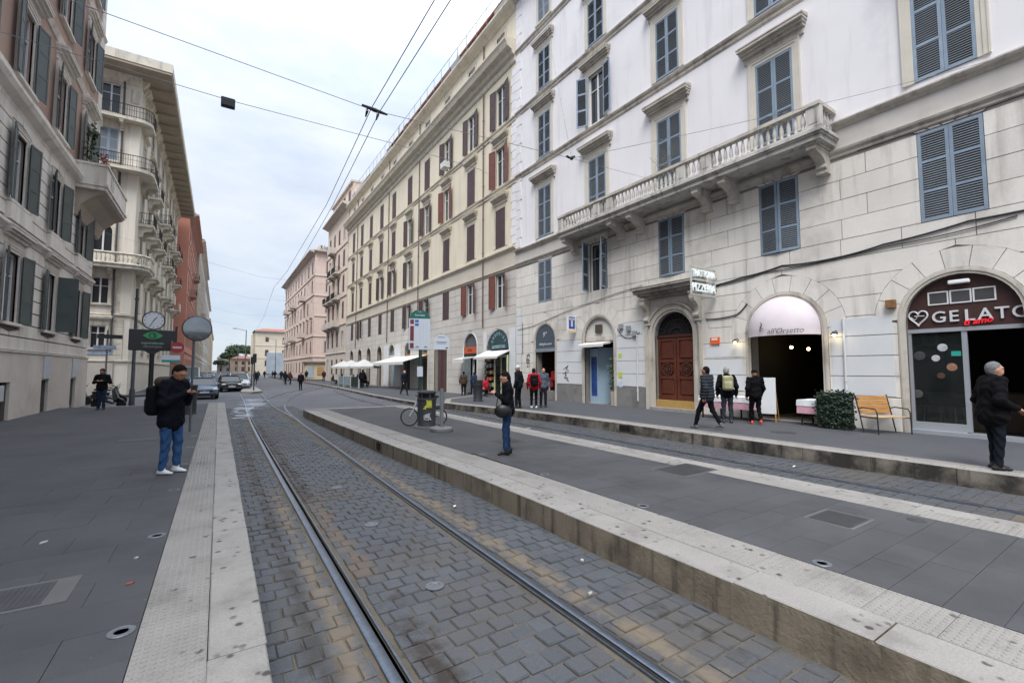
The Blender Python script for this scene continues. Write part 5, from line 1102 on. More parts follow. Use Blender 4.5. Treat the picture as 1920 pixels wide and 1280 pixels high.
# stone pines far off
def pine(loc, h, r, label, seed):
    t = thing('pine_tree', label, 'tree', loc, 0, 'stone pines at the end of the street')
    MB().tube([(0, 0, 0), (.2, .1, h*.5), (0, .2, h*.8)], [.35, .28, .18], 7).build('trunk', mat('pine bark', '5a4a3e', .9, .2, 2), t)
    q = MB(); rr = random.Random(seed)
    for k in range(5): a = rr.uniform(0, 6.28); q.tube([(0, .1, h*.65), (math.cos(a)*r*.6, math.sin(a)*r*.6, h*.9)], [.12, .05], 5)
    q.build('limbs', mat('pine bark', '5a4a3e', .9, .2, 2), t)
    leaves(t, 900, (0, 0, h*.88), (r, r, h*.2), 1.1, mat('pine needles', '37492f', .8, .4, .5), seed, 'crown', lambda p: p.z > -.45)
for k, (x, y, h, r) in enumerate(((8, 285, 14, 5.5), (13, 300, 14.5, 6), (18, 290, 13.5, 6), (5, 310, 11, 5), (23, 310, 13, 6), (1.0, 330, 7, 4))):
    pine((x, y, -.3), h, r, ['tall rounded stone pine, middle of the far clump', 'tallest stone pine of the far clump', 'stone pine partly behind the cream house corner', 'lower stone pine at the left of the far clump', 'stone pine furthest right behind the cream house', 'small dark pine at the end of the street'][k], 50+k)
# ------------------------------------------------------------------ bodies from blended capsules, meshed with surface nets
def nets(f, lo, hi, h):
    lo = np.array(lo)-2*h; n = np.ceil((np.array(hi)+2*h-lo)/h).astype(int)+1
    X = [lo[i]+h*np.arange(n[i]) for i in range(3)]; G = np.stack(np.meshgrid(*X, indexing='ij'), -1); D = f(G.reshape(-1, 3)).reshape(n)
    I = D < 0; c = np.zeros(n-1, int)
    for a in (0, 1):
        for b in (0, 1):
            for e in (0, 1): c += I[a:n[0]-1+a, b:n[1]-1+b, e:n[2]-1+e]
    act = (c > 0) & (c < 8); idx = -np.ones(act.shape, int); cells = np.argwhere(act); idx[act] = np.arange(len(cells))
    P = np.zeros((len(cells), 3)); W = np.zeros(len(cells))
    cor = [(a, b, e) for a in (0, 1) for b in (0, 1) for e in (0, 1)]
    for i, p in enumerate(cor):
        for q in cor[i+1:]:
            if sum(abs(x-y) for x, y in zip(p, q)) != 1: continue
            d0 = D[cells[:, 0]+p[0], cells[:, 1]+p[1], cells[:, 2]+p[2]]; d1 = D[cells[:, 0]+q[0], cells[:, 1]+q[1], cells[:, 2]+q[2]]
            m = (d0 < 0) != (d1 < 0); t = np.where(m, d0/np.where(m, d0-d1, 1), 0)[:, None]
            P += np.where(m[:, None], np.array(p)+t*(np.array(q)-np.array(p)), 0); W += m
    V = lo+h*(cells+P/W[:, None]); F = []
    for ax in range(3):
        s0 = [slice(None)]*3; s1 = [slice(None)]*3; s0[ax] = slice(0, -1); s1[ax] = slice(1, None)
        A, B = I[tuple(s0)], I[tuple(s1)]; e = np.argwhere(A != B); o1, o2 = (ax+1) % 3, (ax+2) % 3
        e = e[(e[:, o1] > 0) & (e[:, o2] > 0) & (e[:, o1] < n[o1]-1) & (e[:, o2] < n[o2]-1)]
        fl = A[tuple(e.T)]
        def at(d1, d2): k = e.copy(); k[:, o1] -= d1; k[:, o2] -= d2; return idx[tuple(k.T)]
        Q = np.stack([at(1, 1), at(0, 1), at(0, 0), at(1, 0)], 1); Q[~fl] = Q[~fl][:, ::-1]; F.append(Q)
    return V, np.concatenate(F)
def smin(a, b, k):
    h = np.clip(.5+.5*(b-a)/k, 0, 1); return b*(1-h)+a*h-k*h*(1-h)
def sdf(prims, k=.03, mod=None):
    def f(p):
        d = None
        for pr in prims:
            if pr[0] == 'c':
                a, b, ra, rb = np.array(pr[1]), np.array(pr[2]), pr[3], pr[4]; ab = b-a; t = np.clip(((p-a)@ab)/(ab@ab+1e-9), 0, 1)
                q = p-(a+t[:, None]*ab)
                if len(pr) > 5: q = q/np.array(pr[5])
                e = np.sqrt((q*q).sum(1))-(ra+t*(rb-ra))
            elif pr[0] == 'e':
                q = (p-np.array(pr[1]))/np.array(pr[2]); r = np.sqrt((q*q).sum(1)); e = (r-1)*min(pr[2])
            else:
                q = np.abs(p-np.array(pr[1]))-np.array(pr[2])+pr[3]; e = np.sqrt((np.maximum(q, 0)**2).sum(1))+np.minimum(q.max(1), 0)-pr[3]
            d = e if d is None else smin(d, e, k)
        return mod(p, d) if mod else d
    return f
def bounds(prims):
    L, H = [], []
    for pr in prims:
        if pr[0] == 'c':
            s = np.array(pr[5]) if len(pr) > 5 else 1; r = max(pr[3], pr[4])*s+.03; L += [np.minimum(pr[1], pr[2])-r]; H += [np.maximum(pr[1], pr[2])+r]
        else: r = np.array(pr[2])+.03; L.append(np.array(pr[1])-r); H.append(np.array(pr[1])+r)
    return np.min(L, 0), np.max(H, 0)
def blob(name, prims, h, m, par=None, k=.03, mod=None, loc=(0, 0, 0), rz=0, cut=None):
    lo, hi = bounds(prims)
    V, F = nets(sdf(prims, k, mod), lo, hi, h); q = MB(); q.v = [tuple(v) for v in V]; q.f = F.tolist(); q.m = [0]*len(q.f)
    return q.build(name, m, par, loc, rz, smooth=180)
SKIN = [mat('light skin', 'b98b72', .55, .06, 8), mat('tan skin', '9a6c52', .55, .06, 8)]
def cloth(hx, rough=.85): return mat('cloth '+hx, hx, rough, .2, 7, .012, 16, spec=.12)
def rot2(p, a): c, s = math.cos(a), math.sin(a); return (c*p[0]-s*p[1], s*p[0]+c*p[1])
def person(label, loc, head, H=1.74, jacket='20242c', trousers='23252b', shoes='1c1c1e', hair='1d1917', skin=0, pose='stand', h=.014, quilt=0, long=0., stride=.25, arms=None, tilt=0., hat=None, group=None, bulk=1., heel=False, lean=0., hairlong=0.):
    """faces local +x. arms: ((elbow),(hand)) left then right, metres at 1.74 m"""
    S = H/1.74; t = thing('person', label, 'person', loc, head, group); P = lambda *a: tuple(np.array(a)*S)
    sit = pose in ('sit', 'crouch'); hz = .93
    if pose == 'sit': hz = .5
    if pose == 'crouch': hz = .42
    lx = lean
    hip = P(0, 0, hz); chest = P(lx*.6, 0, hz+.38); neck = P(lx, 0, hz+.56); hc = P(lx+.03+tilt*.03, 0, hz+.69-tilt*.012)
    feet = {1: (stride, .09), -1: (-stride, -.09)} if pose == 'walk' else {1: (.04, .1), -1: (-.02, -.1)}
    if sit: feet = {1: (.42, .11), -1: (.38, -.11)} if pose == 'sit' else {1: (.12, .13), -1: (.05, -.13)}
    fz = {1: .07, -1: .07}
    if pose == 'walk': fz[-1] = .13
    legs = {}
    for s in (1, -1):
        hp = np.array(P(0, s*.09, hz-.03)); an = np.array(P(feet[s][0], feet[s][1], fz[s])); kn = (hp+an)/2+np.array(P(.03 if pose != 'walk' else (.05 if s > 0 else .08), 0, .02))
        if sit: kn = np.array(P(.44, s*.12, .5 if pose == 'sit' else .52))
        legs[s] = (hp, kn, an)
    if arms is None: arms = (((-.05, .27, 1.12), (.06, .27, .86)), ((-.05, -.27, 1.12), (.06, -.27, .86)))
    if pose == 'walk' and arms == 0: arms = (((-.12, .27, 1.13), (-.05, .27, .87)), ((.06, -.27, 1.13), (.2, -.25, .9)))
    dz = hz-.93; A = {}
    for s, (e, w) in zip((1, -1), arms): A[s] = (np.array(P(lx*.8, s*.185, hz+.5)), np.array(P(e[0]+lx*.5, e[1], e[2]+dz)), np.array(P(w[0]+lx*.5, w[1], w[2]+dz)))
    b = bulk; r = lambda x: x*S
    # body
    ct_, st_ = math.cos(tilt*.55), math.sin(tilt*.55)
    def HO(x, y, z): return tuple(np.array(hc)+np.array(P(x*ct_+z*st_, y, z*ct_-x*st_)))
    B = [('c', hip, chest, r(.13), r(.14), (.8, 1.1, 1)), ('c', chest, neck, r(.13), r(.055)), ('c', neck, hc, r(.055), r(.055)), ('e', hc, P(.1, .078, .118)), ('e', HO(.035, 0, -.06), P(.065, .055, .06)), ('e', HO(.104, 0, -.012), P(.02, .013, .024)), ('e', HO(.09, 0, -.06), P(.018, .024, .012)), ('e', HO(.09, 0, .03), P(.018, .045, .012)), ('e', HO(.0, .078, -.01), P(.02, .012, .03)), ('e', HO(.0, -.078, -.01), P(.02, .012, .03))]
    for s in (1, -1):
        hp, kn, an = legs[s]; B += [('c', hp, kn, r(.075), r(.052)), ('c', kn, an, r(.05), r(.036))]; sh, el, wr = A[s]; B += [('c', sh, el, r(.05), r(.04)), ('c', el, wr, r(.038), r(.026))]
    body = blob('body', B, h, SKIN[skin], t, .025*S)
    # hands with fingers, joined to the body mesh
    for s in (1, -1):
        sh, el, wr = A[s]; d = (wr-el)/np.linalg.norm(wr-el); side = np.cross(d, [0, 0, 1.]) if abs(d[2]) < .8 else np.array([1., 0, 0]); side = side/np.linalg.norm(side); up = np.cross(side, d)
        c = wr+d*.05*S; HP = [('c', wr, c+d*.02, r(.024), r(.032), (1, 1, 1))]
        for j, ln in enumerate((.06, .07, .066, .052)):
            o = c+d*.035*S+side*(j-1.5)*.019*S; k1 = o+(d*.75-up*.5)*ln*.55*S; k2 = k1+(d*.35-up*.85)*ln*.5*S; HP += [('c', o, k1, r(.0095), r(.009)), ('c', k1, k2, r(.009), r(.0075))]
        th0 = wr+d*.025*S+side*s*-.028*S; HP += [('c', th0, th0+(d*.7-side*s*.6-up*.2)*.045*S, r(.012), r(.01)), ('c', th0+(d*.7-side*s*.6-up*.2)*.045*S, th0+(d*1.3-side*s*.6-up*.6)*.06*S, r(.01), r(.008))]
        lo, hi = bounds(HP); V, F = nets(sdf(HP, .008), lo, hi, .007 if h < .02 else .012)
        q = MB(); q.v = [tuple(v.co) for v in body.data.vertices]; q.f = [list(p.vertices) for p in body.data.polygons]; q.m = [0]*len(q.f); q.add(V, F.tolist()); body.data = q.mesh('body', SKIN[skin], 180)
    if h < .02:
        for s in (1, -1): MB().ball(HO(.09, s*.032, .008), .011*S, 8, 6).build('eye', mat('dark eye', '1a1512', .3), t)
    # clothes
    fold = lambda p, d: d+.009*np.sin(p[:, 2]*38+p[:, 0]*17+3*np.sin(p[:, 1]*19))*np.sin(p[:, 1]*23+p[:, 2]*9)
    if quilt: md = lambda p, d: d+.011*np.cos(p[:, 2]*2*np.pi/quilt)-.004
    else: md = fold
    hem = hz-.1-long
    J = [('c', P(0, 0, hem+.1), P(lx*.3, 0, hz+.12), r(.17*b+.04*long), r(.155*b), (.92, 1.2, 1)), ('c', P(lx*.3, 0, hz+.12), chest, r(.15*b), r(.155*b), (.84, 1.15, 1)), ('c', chest, P(lx*.95, 0, hz+.5), r(.15*b), r(.095), (.85, 1.15, 1)), ('c', P(lx*.9, .1, hz+.49), P(lx*.9, -.1, hz+.49), r(.085), r(.085)), ('c', P(lx, 0, hz+.5), P(lx, 0, hz+.575), r(.085), r(.075))]
    for s in (1, -1): sh, el, wr = A[s]; J += [('c', sh, el, r(.076*b), r(.064*b)), ('c', el, wr-(wr-el)/np.linalg.norm(wr-el)*.01, r(.062*b), r(.045*b))]
    if sit: J = J[1:]
    jk = blob('jacket', J, h, cloth(jacket), t, .035*S, md)
    T = [('c', P(0, .05, hz-.02), P(0, -.05, hz-.02), r(.12), r(.12), (.95, 1, 1))]
    for s in (1, -1): hp, kn, an = legs[s]; T += [('c', hp, kn, r(.098), r(.068)), ('c', kn, an+np.array([0, 0, .02]), r(.066), r(.052))]
    blob('trousers', T, h, cloth(trousers), t, .02*S, lambda p, d: d+.007*np.sin(p[:, 2]*34+p[:, 0]*22+4*np.sin(p[:, 1]*25)))
    for s in (1, -1):
        hp, kn, an = legs[s]; x, y, z = an; pit = .5 if (pose == 'walk' and s < 0) else 0.
        hh = .05 if heel else 0.
        SH = [('c', (x-.05*S, y, z-.035+hh), (x+.06*S, y, z-.035+hh*.5), r(.04), r(.042), (1, .95, .9)), ('c', (x+.06*S, y, z-.035+hh*.5), (x+.15*S, y, z-.045-pit*.05), r(.042), r(.03), (1, 1.1, .7)), ('c', (x-.02*S, y, z-.02), (x, y, z+(.1 if heel else .03)), r(.048), r(.05))]
        if heel: SH.append(('c', (x-.06*S, y, z-.02), (x-.06*S, y, z-.06), r(.022), r(.016)))
        blob('shoe', SH, max(.01, h*.8), mat('shoe '+shoes, shoes, .5, .1, 9), t, .02, lambda p, d, zz=z-.07: np.maximum(d, zz-p[:, 2]))
    if hat:
        blob('hat', [('e', tuple(np.array(hc)+P(-.008, 0, .035)), P(.112, .092, .1))], h*.8, cloth(hat), t, .02, lambda p, d: np.maximum(d, hc[2]+.005-p[:, 2]-(p[:, 0]-hc[0])*.2))
    elif hair:
        HR = [('e', HO(-.012, 0, .022), P(.106, .086, .11)), ('e', HO(-.045, 0, -.035), P(.06, .066, .062))]
        if hairlong: HR.append(('c', tuple(np.array(hc)+P(-.05, 0, -.02)), tuple(np.array(hc)+P(-.08, 0, -.06-hairlong)), r(.07), r(.05)))
        blob('hair', HR, h*.8, mat('hair '+hair, tuple(c*.6 for c in lin(hair)), .8, .3, 40, .006, 140, spec=.15), t, .02, lambda p, d: np.maximum(d, ((p[:, 0]-hc[0])*ct_-(p[:, 2]-hc[2])*st_)*.86-((p[:, 2]-hc[2])*ct_+(p[:, 0]-hc[0])*st_)*.5-.006*S)+.003*np.sin(p[:, 1]*160)*np.sin(p[:, 2]*120))
    t['head'] = [float(x) for x in hc]; del t['head']
    return t, A, hc
def held(name, label, cat, t, build, local=(0, 0, 0), rz=0.):
    """a thing carried by a person, placed in the person's frame but kept top-level"""
    o = build; M = Matrix.Translation(t.location) @ Matrix.Rotation(t.rotation_euler.z, 4, 'Z') @ Matrix.Translation(local) @ Matrix.Rotation(rz, 4, 'Z'); o.matrix_world = M; o.name = name; return tag(o, label, cat)
def backpack(label, t, hx, z=1.22, x=-.25, s=1.):
    o = thing('backpack', label, 'backpack'); m = cloth(hx, .7)
    blob('pack_body', [('b', (0, 0, 0), (.1*s, .16*s, .24*s), .07*s), ('b', (-.09*s, 0, -.08*s), (.05*s, .12*s, .12*s), .04*s)], .014, m, o, .03)
    for sy in (1, -1): MB().tube([(.08*s, sy*.1, .2*s), (.2*s, sy*.12, .26*s), (.34*s, sy*.13, .16*s), (.36*s, sy*.14, -.05*s), (.2*s, sy*.17, -.2*s)], .018, 6).build('strap', m, o)
    return held('backpack', label, 'backpack', t, o, (x, 0, z))
def phone(label, t, p, rz=0.): return held('phone', label, 'phone', t, MB().bbox(-.006, .006, -.037, .037, -.075, .075, .004).build('phone', mat('phone black', '16171a', .25)), p, rz)
# headings: angle of facing in the ground plane. picture right = -33 deg, away = 57 deg, picture left = 147 deg, towards the camera = -123 deg
PH = (((.03, .24, 1.12), (.25, .06, 1.27)), ((.03, -.24, 1.12), (.25, -.05, 1.28)))
t, A, hc = person('man in dark navy parka and blue jeans looking at his phone on the left platform', (-.62, 9.15, 0), R(-38), 1.74, '11131c', '34527a', 'd7d9da', '14110f', 1, arms=PH, tilt=1.1, h=.0125, long=.1, bulk=1.0, lean=.05)
phone('black phone held by the man in the navy parka', t, (.36, 0, 1.32), R(0)); backpack('black backpack on the back of the man in the parka', t, '121316', 1.16, -.25, 1.0)
blob('hood', [('c', (-.12, .1, 1.47), (-.12, -.1, 1.47), .07, .07), ('e', (-.15, 0, 1.44), (.1, .15, .09))], .0125, cloth('4a4038'), t, .04)
t, A, hc = person('woman in dark jacket and jeans holding a phone on the island platform', (4.8, 7.55, 0), R(150), 1.62, '0f1016', '243c5a', '121214', '1a1517', 0, arms=PH, tilt=.8, h=.0125, heel=True, bulk=.95, hairlong=.03)
phone('phone in the hands of the woman on the island', t, (.34, 0, 1.23)); 
hb = thing('handbag', 'black shoulder bag hanging at the hip of the woman on the island', 'bag'); blob('bag_body', [('e', (0, 0, 0), (.17, .075, .13))], .012, mat('black leather', '121214', .4), hb); MB().tube([(.13, 0, .08), (.08, -.03, .35), (-.02, -.05, .56), (-.1, -.03, .3), (-.13, 0, .08)], .01, 6).build('strap', mat('black leather', '121214', .4), hb); held('handbag', hb['label'], 'bag', t, hb, (.1, .23, .86))
person('grey haired man in black coat standing at the edge of the right pavement', (10.9, 2.0, 0), R(-52), 1.78, '0f0f12', '141920', '161416', '8d9092', 0, h=.0125, bulk=1.2, long=.06, arms=(((-.06, .28, 1.12), (.16, .22, .98)), ((-.06, -.28, 1.12), (.18, -.2, 1.0))), lean=.03)
person('man in grey quilted jacket striding past the restaurant table', (11.55, 7.7, 0), R(95), 1.74, '30353c', '101218', '55575b', '1a1614', 1, 'walk', .014, quilt=.085, stride=.32, arms=0, bulk=1.18)
t, A, hc = person('white haired person with a pale yellow backpack outside the restaurant', (13.4, 8.25, 0), R(40), 1.74, '0f1117', '33363f', '2e2f33', 'b9b9b6', 0, h=.014, bulk=1.05)
backpack('pale yellow green backpack worn outside the restaurant', t, '9a9878', 1.24, -.24, .95)
person('person in black jacket and red trainers beside the menu board', (13.75, 7.55, 0), R(48), 1.66, '0c0c10', '0b0b0e', 'c2402a', '16151a', 1, 'walk', .014, stride=.12, arms=0, hat='131316')
t, A, hc = person('person in red jacket with black backpack near the clothes shop', (11.45, 15.9, 0), R(60), 1.72, 'a8202e', '14151a', 'dcdcdc', '2a2320', 0, h=.016); backpack('black backpack over the red jacket', t, '121317', 1.2, -.24)
person('person in grey blue jacket facing the red jacket by the clothes shop', (12.1, 16.1, 0), R(-110), 1.74, '56606e', '24262c', '333333', '3a2d25', 0, h=.018); person('man in black jacket and pale cap behind the waiting woman', (10.85, 16.2, 0), R(120), 1.84, '1b1f24', '16181d', '202020', None, 0, h=.018, hat='c9c9c6', bulk=1.1)
person('person with brown hood in the pizza shop doorway', (14.2, 28.0, -.14), R(60), 1.68, '4a3d34', '1d1d22', '222222', '2a2320', 0, h=.02); person('person in blue trousers beside the pizza shop door', (14.6, 27.2, -.14), R(20), 1.64, '2a3552', '2a3c66', '222222', '2a2320', 1, h=.02)
person('person in red crouching before the grocery shelves', (13.9, 24.6, 0), R(10), 1.7, 'a3202c', '24262c', '222222', '2a2320', 0, 'crouch', .02, lean=.15)
person('bald man in dark clothes walking past the awning', (11.1, 31.2, -.13), R(-70), 1.74, '1b212c', '232833', '1c1c1c', None, 0, 'walk', .02, arms=0)
person('man in black walking by the green cafe screen', (11.7, 44.6, -.13), R(60), 1.8, '16181f', '15161c', '1c1c1c', '1d1917', 0, 'walk', .022, stride=.14, arms=0, bulk=1.15)
FARP = [((6.65, 47.5), -120, '17181e', '15161b', 'person in black standing in the middle of the square', 1.72), ((8.4, 76), 30, '1a1c22', '3a3430', 'walker in black crossing the square', 1.75), ((9.3, 78), -60, '3c3040', '5c5458', 'walker in mauve behind the black walker', 1.65), ((5.9, 92), 80, '39455a', '20242c', 'person in blue grey far out on the square', 1.76), ((12.6, 84), 100, '1e2228', '202020', 'dark walker before the pink house', 1.7), ((13.2, 72), -90, '3e2f36', '4a3a40', 'person in plum near the kiosk', 1.7), ((9, 120), 60, '22242c', '1d1d22', 'far walker left of the blue hoarding', 1.72), ((11.5, 130), 0, '3a2a2a', '1d1d22', 'far walker before the blue hoarding', 1.7), ((13.2, 126), 90, '262a30', '30343c', 'far walker beside the pink house corner', 1.72)]
FARP += [((7.4, 66), 40, '24272e', '20222a', 'dark pair walker left of the cafe', 1.7), ((8.0, 66.4), 40, '4a3c38', '24262c', 'walker in brown beside the dark one left of the cafe', 1.62), ((10.2, 98), -90, '2c3038', '26282e', 'walker in slate by the far kerb', 1.74), ((7.0, 110), 90, '5a5450', '2a2c30', 'walker in beige in the far square', 1.7), ((10.4, 112), 70, '1c1e24', '22242a', 'black dressed walker in the far square', 1.76), ((6.2, 140), -90, '33302f', '22242a', 'tiny walker beyond the far square', 1.7), ((8.6, 145), -90, '50382f', '22242a', 'tiny walker in brown beyond the far square', 1.7), ((4.3, 72), -80, '2a2d35', '1d1f24', 'walker beside the traffic island', 1.74)]
for k, (p, a, j, tr, lb_, hh) in enumerate(FARP): person(lb_, (p[0], p[1], ZT-.01 if k not in (4, 5) else -.14), R(a), hh, j, tr, '1c1c1c', '1d1917', k % 2, 'walk' if k else 'stand', .03, stride=.2, arms=0 if k else None, bulk=1.1, group='people far out on the square')
person('hooded man in black beside the scooter on the far left', (-4.05, 25.1, 0), R(-100), 1.7, '17171b', '243246', '1c1c1c', '3a2420', 1, h=.018, hat='3b2a28', arms=(((.0, .27, 1.15), (.22, .1, 1.22)), ((.0, -.27, 1.15), (.22, -.1, 1.22))))
person('dark haired person behind the litter bin on the left platform', (-1.35, 22.4, 0), R(-60), 1.66, '17181d', '202228', '1c1c1c', '16110f', 1, h=.02, hairlong=.08)
# ------------------------------------------------------------------ street furniture
M_STEEL = mat('galvanised steel', '85898d', .45, .1, 5, metal=.5)
M_GRN = mat('dark green pole', '1f4238', .5, .1, 3)
M_BIN = mat('dark grey bin plastic', '2f3336', .6, .12, 4)
M_CONC = mat('grey concrete base', '6f7072', .85, .12, 5, .004, 50)
def litter_bin(label, loc, r, h, hood=True):
    t = thing('litter_bin', label, 'bin', loc, R(random.uniform(0, 90)), 'round litter bins')
    MB().lathe([(r*.98, 0), (r*1.02, .03), (r*.95, .06), (r, h*.72), (r*1.06, h*.74), (r*1.06, h*.79), (r*.93, h*.8)], 24).build('drum', M_BIN, t, smooth=35)
    if hood:
        for k in range(6):
            a = k*math.pi/3; MB().box(-.03, .03, r*.82, r*.9, h*.78, h*.95).build('hood_post', M_BIN, t, rz=a)
        MB().lathe([(r*1.02, h*.93), (r*1.02, h*.97), (r*.7, h), (0, h)], 24).build('hood', M_BIN, t, smooth=35); MB().lathe([(r*.8, h*.79), (r*.8, h*.93)], 20).build('liner', M_DARK, t)
    else: MB().lathe([(r*1.04, h*.9), (r*1.04, h), (r*.85, h), (r*.8, h*.9)], 24).build('rim', M_BIN, t, smooth=35); MB().lathe([(r*.95, h*.79), (r*1.0, h*.92)], 24).build('collar', M_BIN, t, smooth=35)
    return t
def face_cam(loc): return math.atan2(-loc[1], -loc[0])+math.pi/2     # local -y towards the camera
b = litter_bin('graffitied dark litter bin beside the bus stop pole', (5.1, 12.4, 0), .27, 1.05); b.rotation_euler.z = 0
MB().lathe([(.34, 0), (.34, .035), (.3, .04), (.0, .04)], 24).build('base_plate', M_CONC, b)
fz = face_cam((5.1, 12.4))
for c, z, sd, w in (('c8c84a', .66, 2, .24), ('c9ccd0', .32, 7, .2)):
    rr = random.Random(sd); q = MB()
    for s in range(6):
        P = smooth_path([(rr.uniform(-.45, .45)*w*1.2, z+rr.uniform(-.5, .5)*w*1.1) for _ in range(6)], 5)
        q.tube([(.277*math.sin(p.x/.277), -.277*math.cos(p.x/.277), p.y) for p in P], .011 if sd == 2 else .007, 4)
    q.build('graffiti', mat('spray '+c, c, .6), b, rz=fz+.1)
litter_bin('grey litter bin before the grocery shop on the right pavement', (11.5, 21.0, 0), .25, 1.12, False)
bl = litter_bin('grey litter bin behind the mirror pole on the left platform', (-.95, 21, 0), .3, 1.08, False)
# stop pole with the arched white board and the dark red post
t = thing('tram_stop_post', 'white arched stop board on a dark red post with round concrete foot', 'stop sign', (5.1, 11.35, 0), face_cam((5.1, 11.35)))
MB().lathe([(.3, 0), (.31, .03), (.3, .09), (.26, .11), (0, .115)], 28).build('base', M_CONC, t, smooth=35); MB().tube([(0, 0, .1), (0, 0, 1.15)], .05, 14).build('lower_post', M_STEEL, t, smooth=40); MB().box(-.035, .035, -.03, .03, 1.15, 2.38).build('post', mat('dark red paint', '5d2230', .5), t)
pn = MB().prism(arch_pts(.0, .42, 2.2, 2.44, 14, .17), -.055, -.035).build('board', mat('white enamel', 'd3dae2', .4, .03, 2), t); pn.location = (-.02, 0, 0)
for z, w in ((2.53, .2), (2.4, .28), (2.36, .24)): MB().box(-w/2, w/2, -.059, -.0555, z, z+.016).build('printed_line', mat('grey print', '76808c', .6), pn)
MB().box(.11, .17, -.059, -.0555, 2.23, 2.26).build('printed_mark', mat('black print', '2a2a2e', .6), pn); MB().tube([(-.1, .02, .7), (-.04, 0, .7)], .02, 6).build('clamp', M_STEEL, t)
# larger stop sign with green roof
t = thing('bus_stop_sign', 'tall bus stop sign with green arched header and red route strip', 'stop sign', (5.08, 12.95, 0), face_cam((5.0, 12.95)))
MB().tube([(.02, 0, 0), (.02, 0, 2.35)], .05, 12).build('pole', M_GRN, t, smooth=40); bd = MB().bbox(-.33, .31, -.06, .06, 2.25, 3.2, .01).build('panel', mat('white enamel', 'd3dae2', .4, .03, 2), t)
hd = MB().prism([(-.33, 3.201), (.31, 3.201), (.22, 3.36), (.12, 3.44), (-.02, 3.465), (-.16, 3.44), (-.25, 3.36)], -.06, .06).build('header', mat('green enamel', '17695d', .4), t)
lettering(hd, 'Fermata', .09, M_WLET, (-.01, -.062, 3.3), .002, bold=.002); lettering(hd, 'Tram', .06, M_WLET, (-.01, -.062, 3.4), .002)
for z0, z1 in ((2.52, 2.97), (3.03, 3.16), (2.3, 2.46)): MB().box(-.29, -.18, -.0645, -.0605, z0, z1).build('route_strip', mat('dark red print', '7c3038', .5, .3 if z0 < 2.4 else .05, 30), bd)
for z, ch in ((3.08, 'M'), (2.97, 'B')): MB().box(-.15, -.04, -.0645, -.0605, z, z+.08).build('route_mark', mat('blue print', '4a6cab', .5), bd)
for k in range(3): MB().box(.0+k*.1, .004+k*.1, -.0645, -.0605, 2.5, 3.1).build('column_line', mat('grey rule', 'b3bcc6', .6), bd)
for k in range(2): MB().tube([(-.12+k*.25, -.065, 2.33), (-.08+k*.25, -.065, 2.36), (-.03+k*.25, -.065, 2.33)], .012, 5).build('printed_mark', mat('grey print', '76808c', .6), bd)
MB().box(-.07, .1, -.1, -.06, 1.45, 1.75).build('timetable', mat('white enamel', 'd3dae2', .4, .03, 2), t)
# small wheeled bicycle leaning behind the bin
def wheel_mb(r, spokes=16):
    q = MB(); q.k = 0; q.tube([(r*math.cos(2*math.pi*k/28), 0, r*math.sin(2*math.pi*k/28)) for k in range(28)], .019, 6, closed=True); q.k = 1; q.tube([((r-.022)*math.cos(2*math.pi*k/28), 0, (r-.022)*math.sin(2*math.pi*k/28)) for k in range(28)], .008, 5, closed=True)
    for k in range(spokes): a = 2*math.pi*k/spokes; q.tube([(0, .02*(-1)**k, 0), ((r-.03)*math.cos(a), 0, (r-.03)*math.sin(a))], .002, 3)
    q.tube([(0, -.04, 0), (0, .04, 0)], .025, 8); return q
bk = thing('bicycle', 'small wheeled white bicycle leaning behind the graffitied bin', 'bicycle', (4.75, 12.85, 0), R(-26)); RUB = mat('black rubber', '1a1a1b', .8); WHT = mat('white frame paint', 'c9cccf', .4)
for x in (0, .84): wheel_mb(.245).build('wheel', [RUB, M_STEEL], bk, (x, 0, .27))
for nm, pts, r in (('fork', [(0, 0, .27), (.12, 0, .5), (.2, 0, .72), (.22, 0, .86)], .022), ('frame_tube', [(.2, 0, .66), (.45, 0, .42), (.62, 0, .34)], .028), ('seat_tube', [(.58, 0, .33), (.66, 0, .82)], .02), ('chain_stay', [(.6, 0, .33), (.84, 0, .27)], .015), ('handlebar', [(.2, -.25, .9), (.22, 0, .88), (.2, .25, .9)], .014)): MB().tube(pts, r, 8).build(nm, WHT if nm in ('fork', 'frame_tube') else RUB, bk, smooth=40)
blob('saddle', [('c', (.6, 0, .85), (.78, 0, .86), .04, .075, (1, 1, .5))], .015, RUB, bk); MB().tube([(.61, -.05, .33), (.61, .05, .33)], .08, 14).build('crank', RUB, bk)
# mirror on a pole
t = thing('traffic_mirror', 'round convex traffic mirror on a grey pole on the left platform', 'mirror', (-.6, 15.05, 0), face_cam((-.6, 15.05))+R(6))
MB().tube([(0, 0, 0), (0, 0, 3.05)], .03, 10).build('pole', mat('grey pole', '55585c', .5), t, smooth=40)
o = MB().lathe([(.35, 0), (.34, .03), (.33, .03), (.31, .032), (.0, .033)], 32).build('mirror_rim', mat('red brown rim', '54403e', .6), t, (.06, -.05, 2.78), smooth=60); o.rotation_euler = (R(90), 0, 0)
o = MB().lathe([(.318, .034), (.25, .045), (.16, .055), (.08, .06), (0, .062)], 32).build('mirror_glass', mat('mirror glass', '7d8084', .1, .1, 3, metal=1.), t, (.06, -.052, 2.78), smooth=80); o.rotation_euler = (R(90), 0, 0)
MB().box(-.03, .1, -.04, .03, 2.72, 2.84).build('bracket', M_STEEL, t)
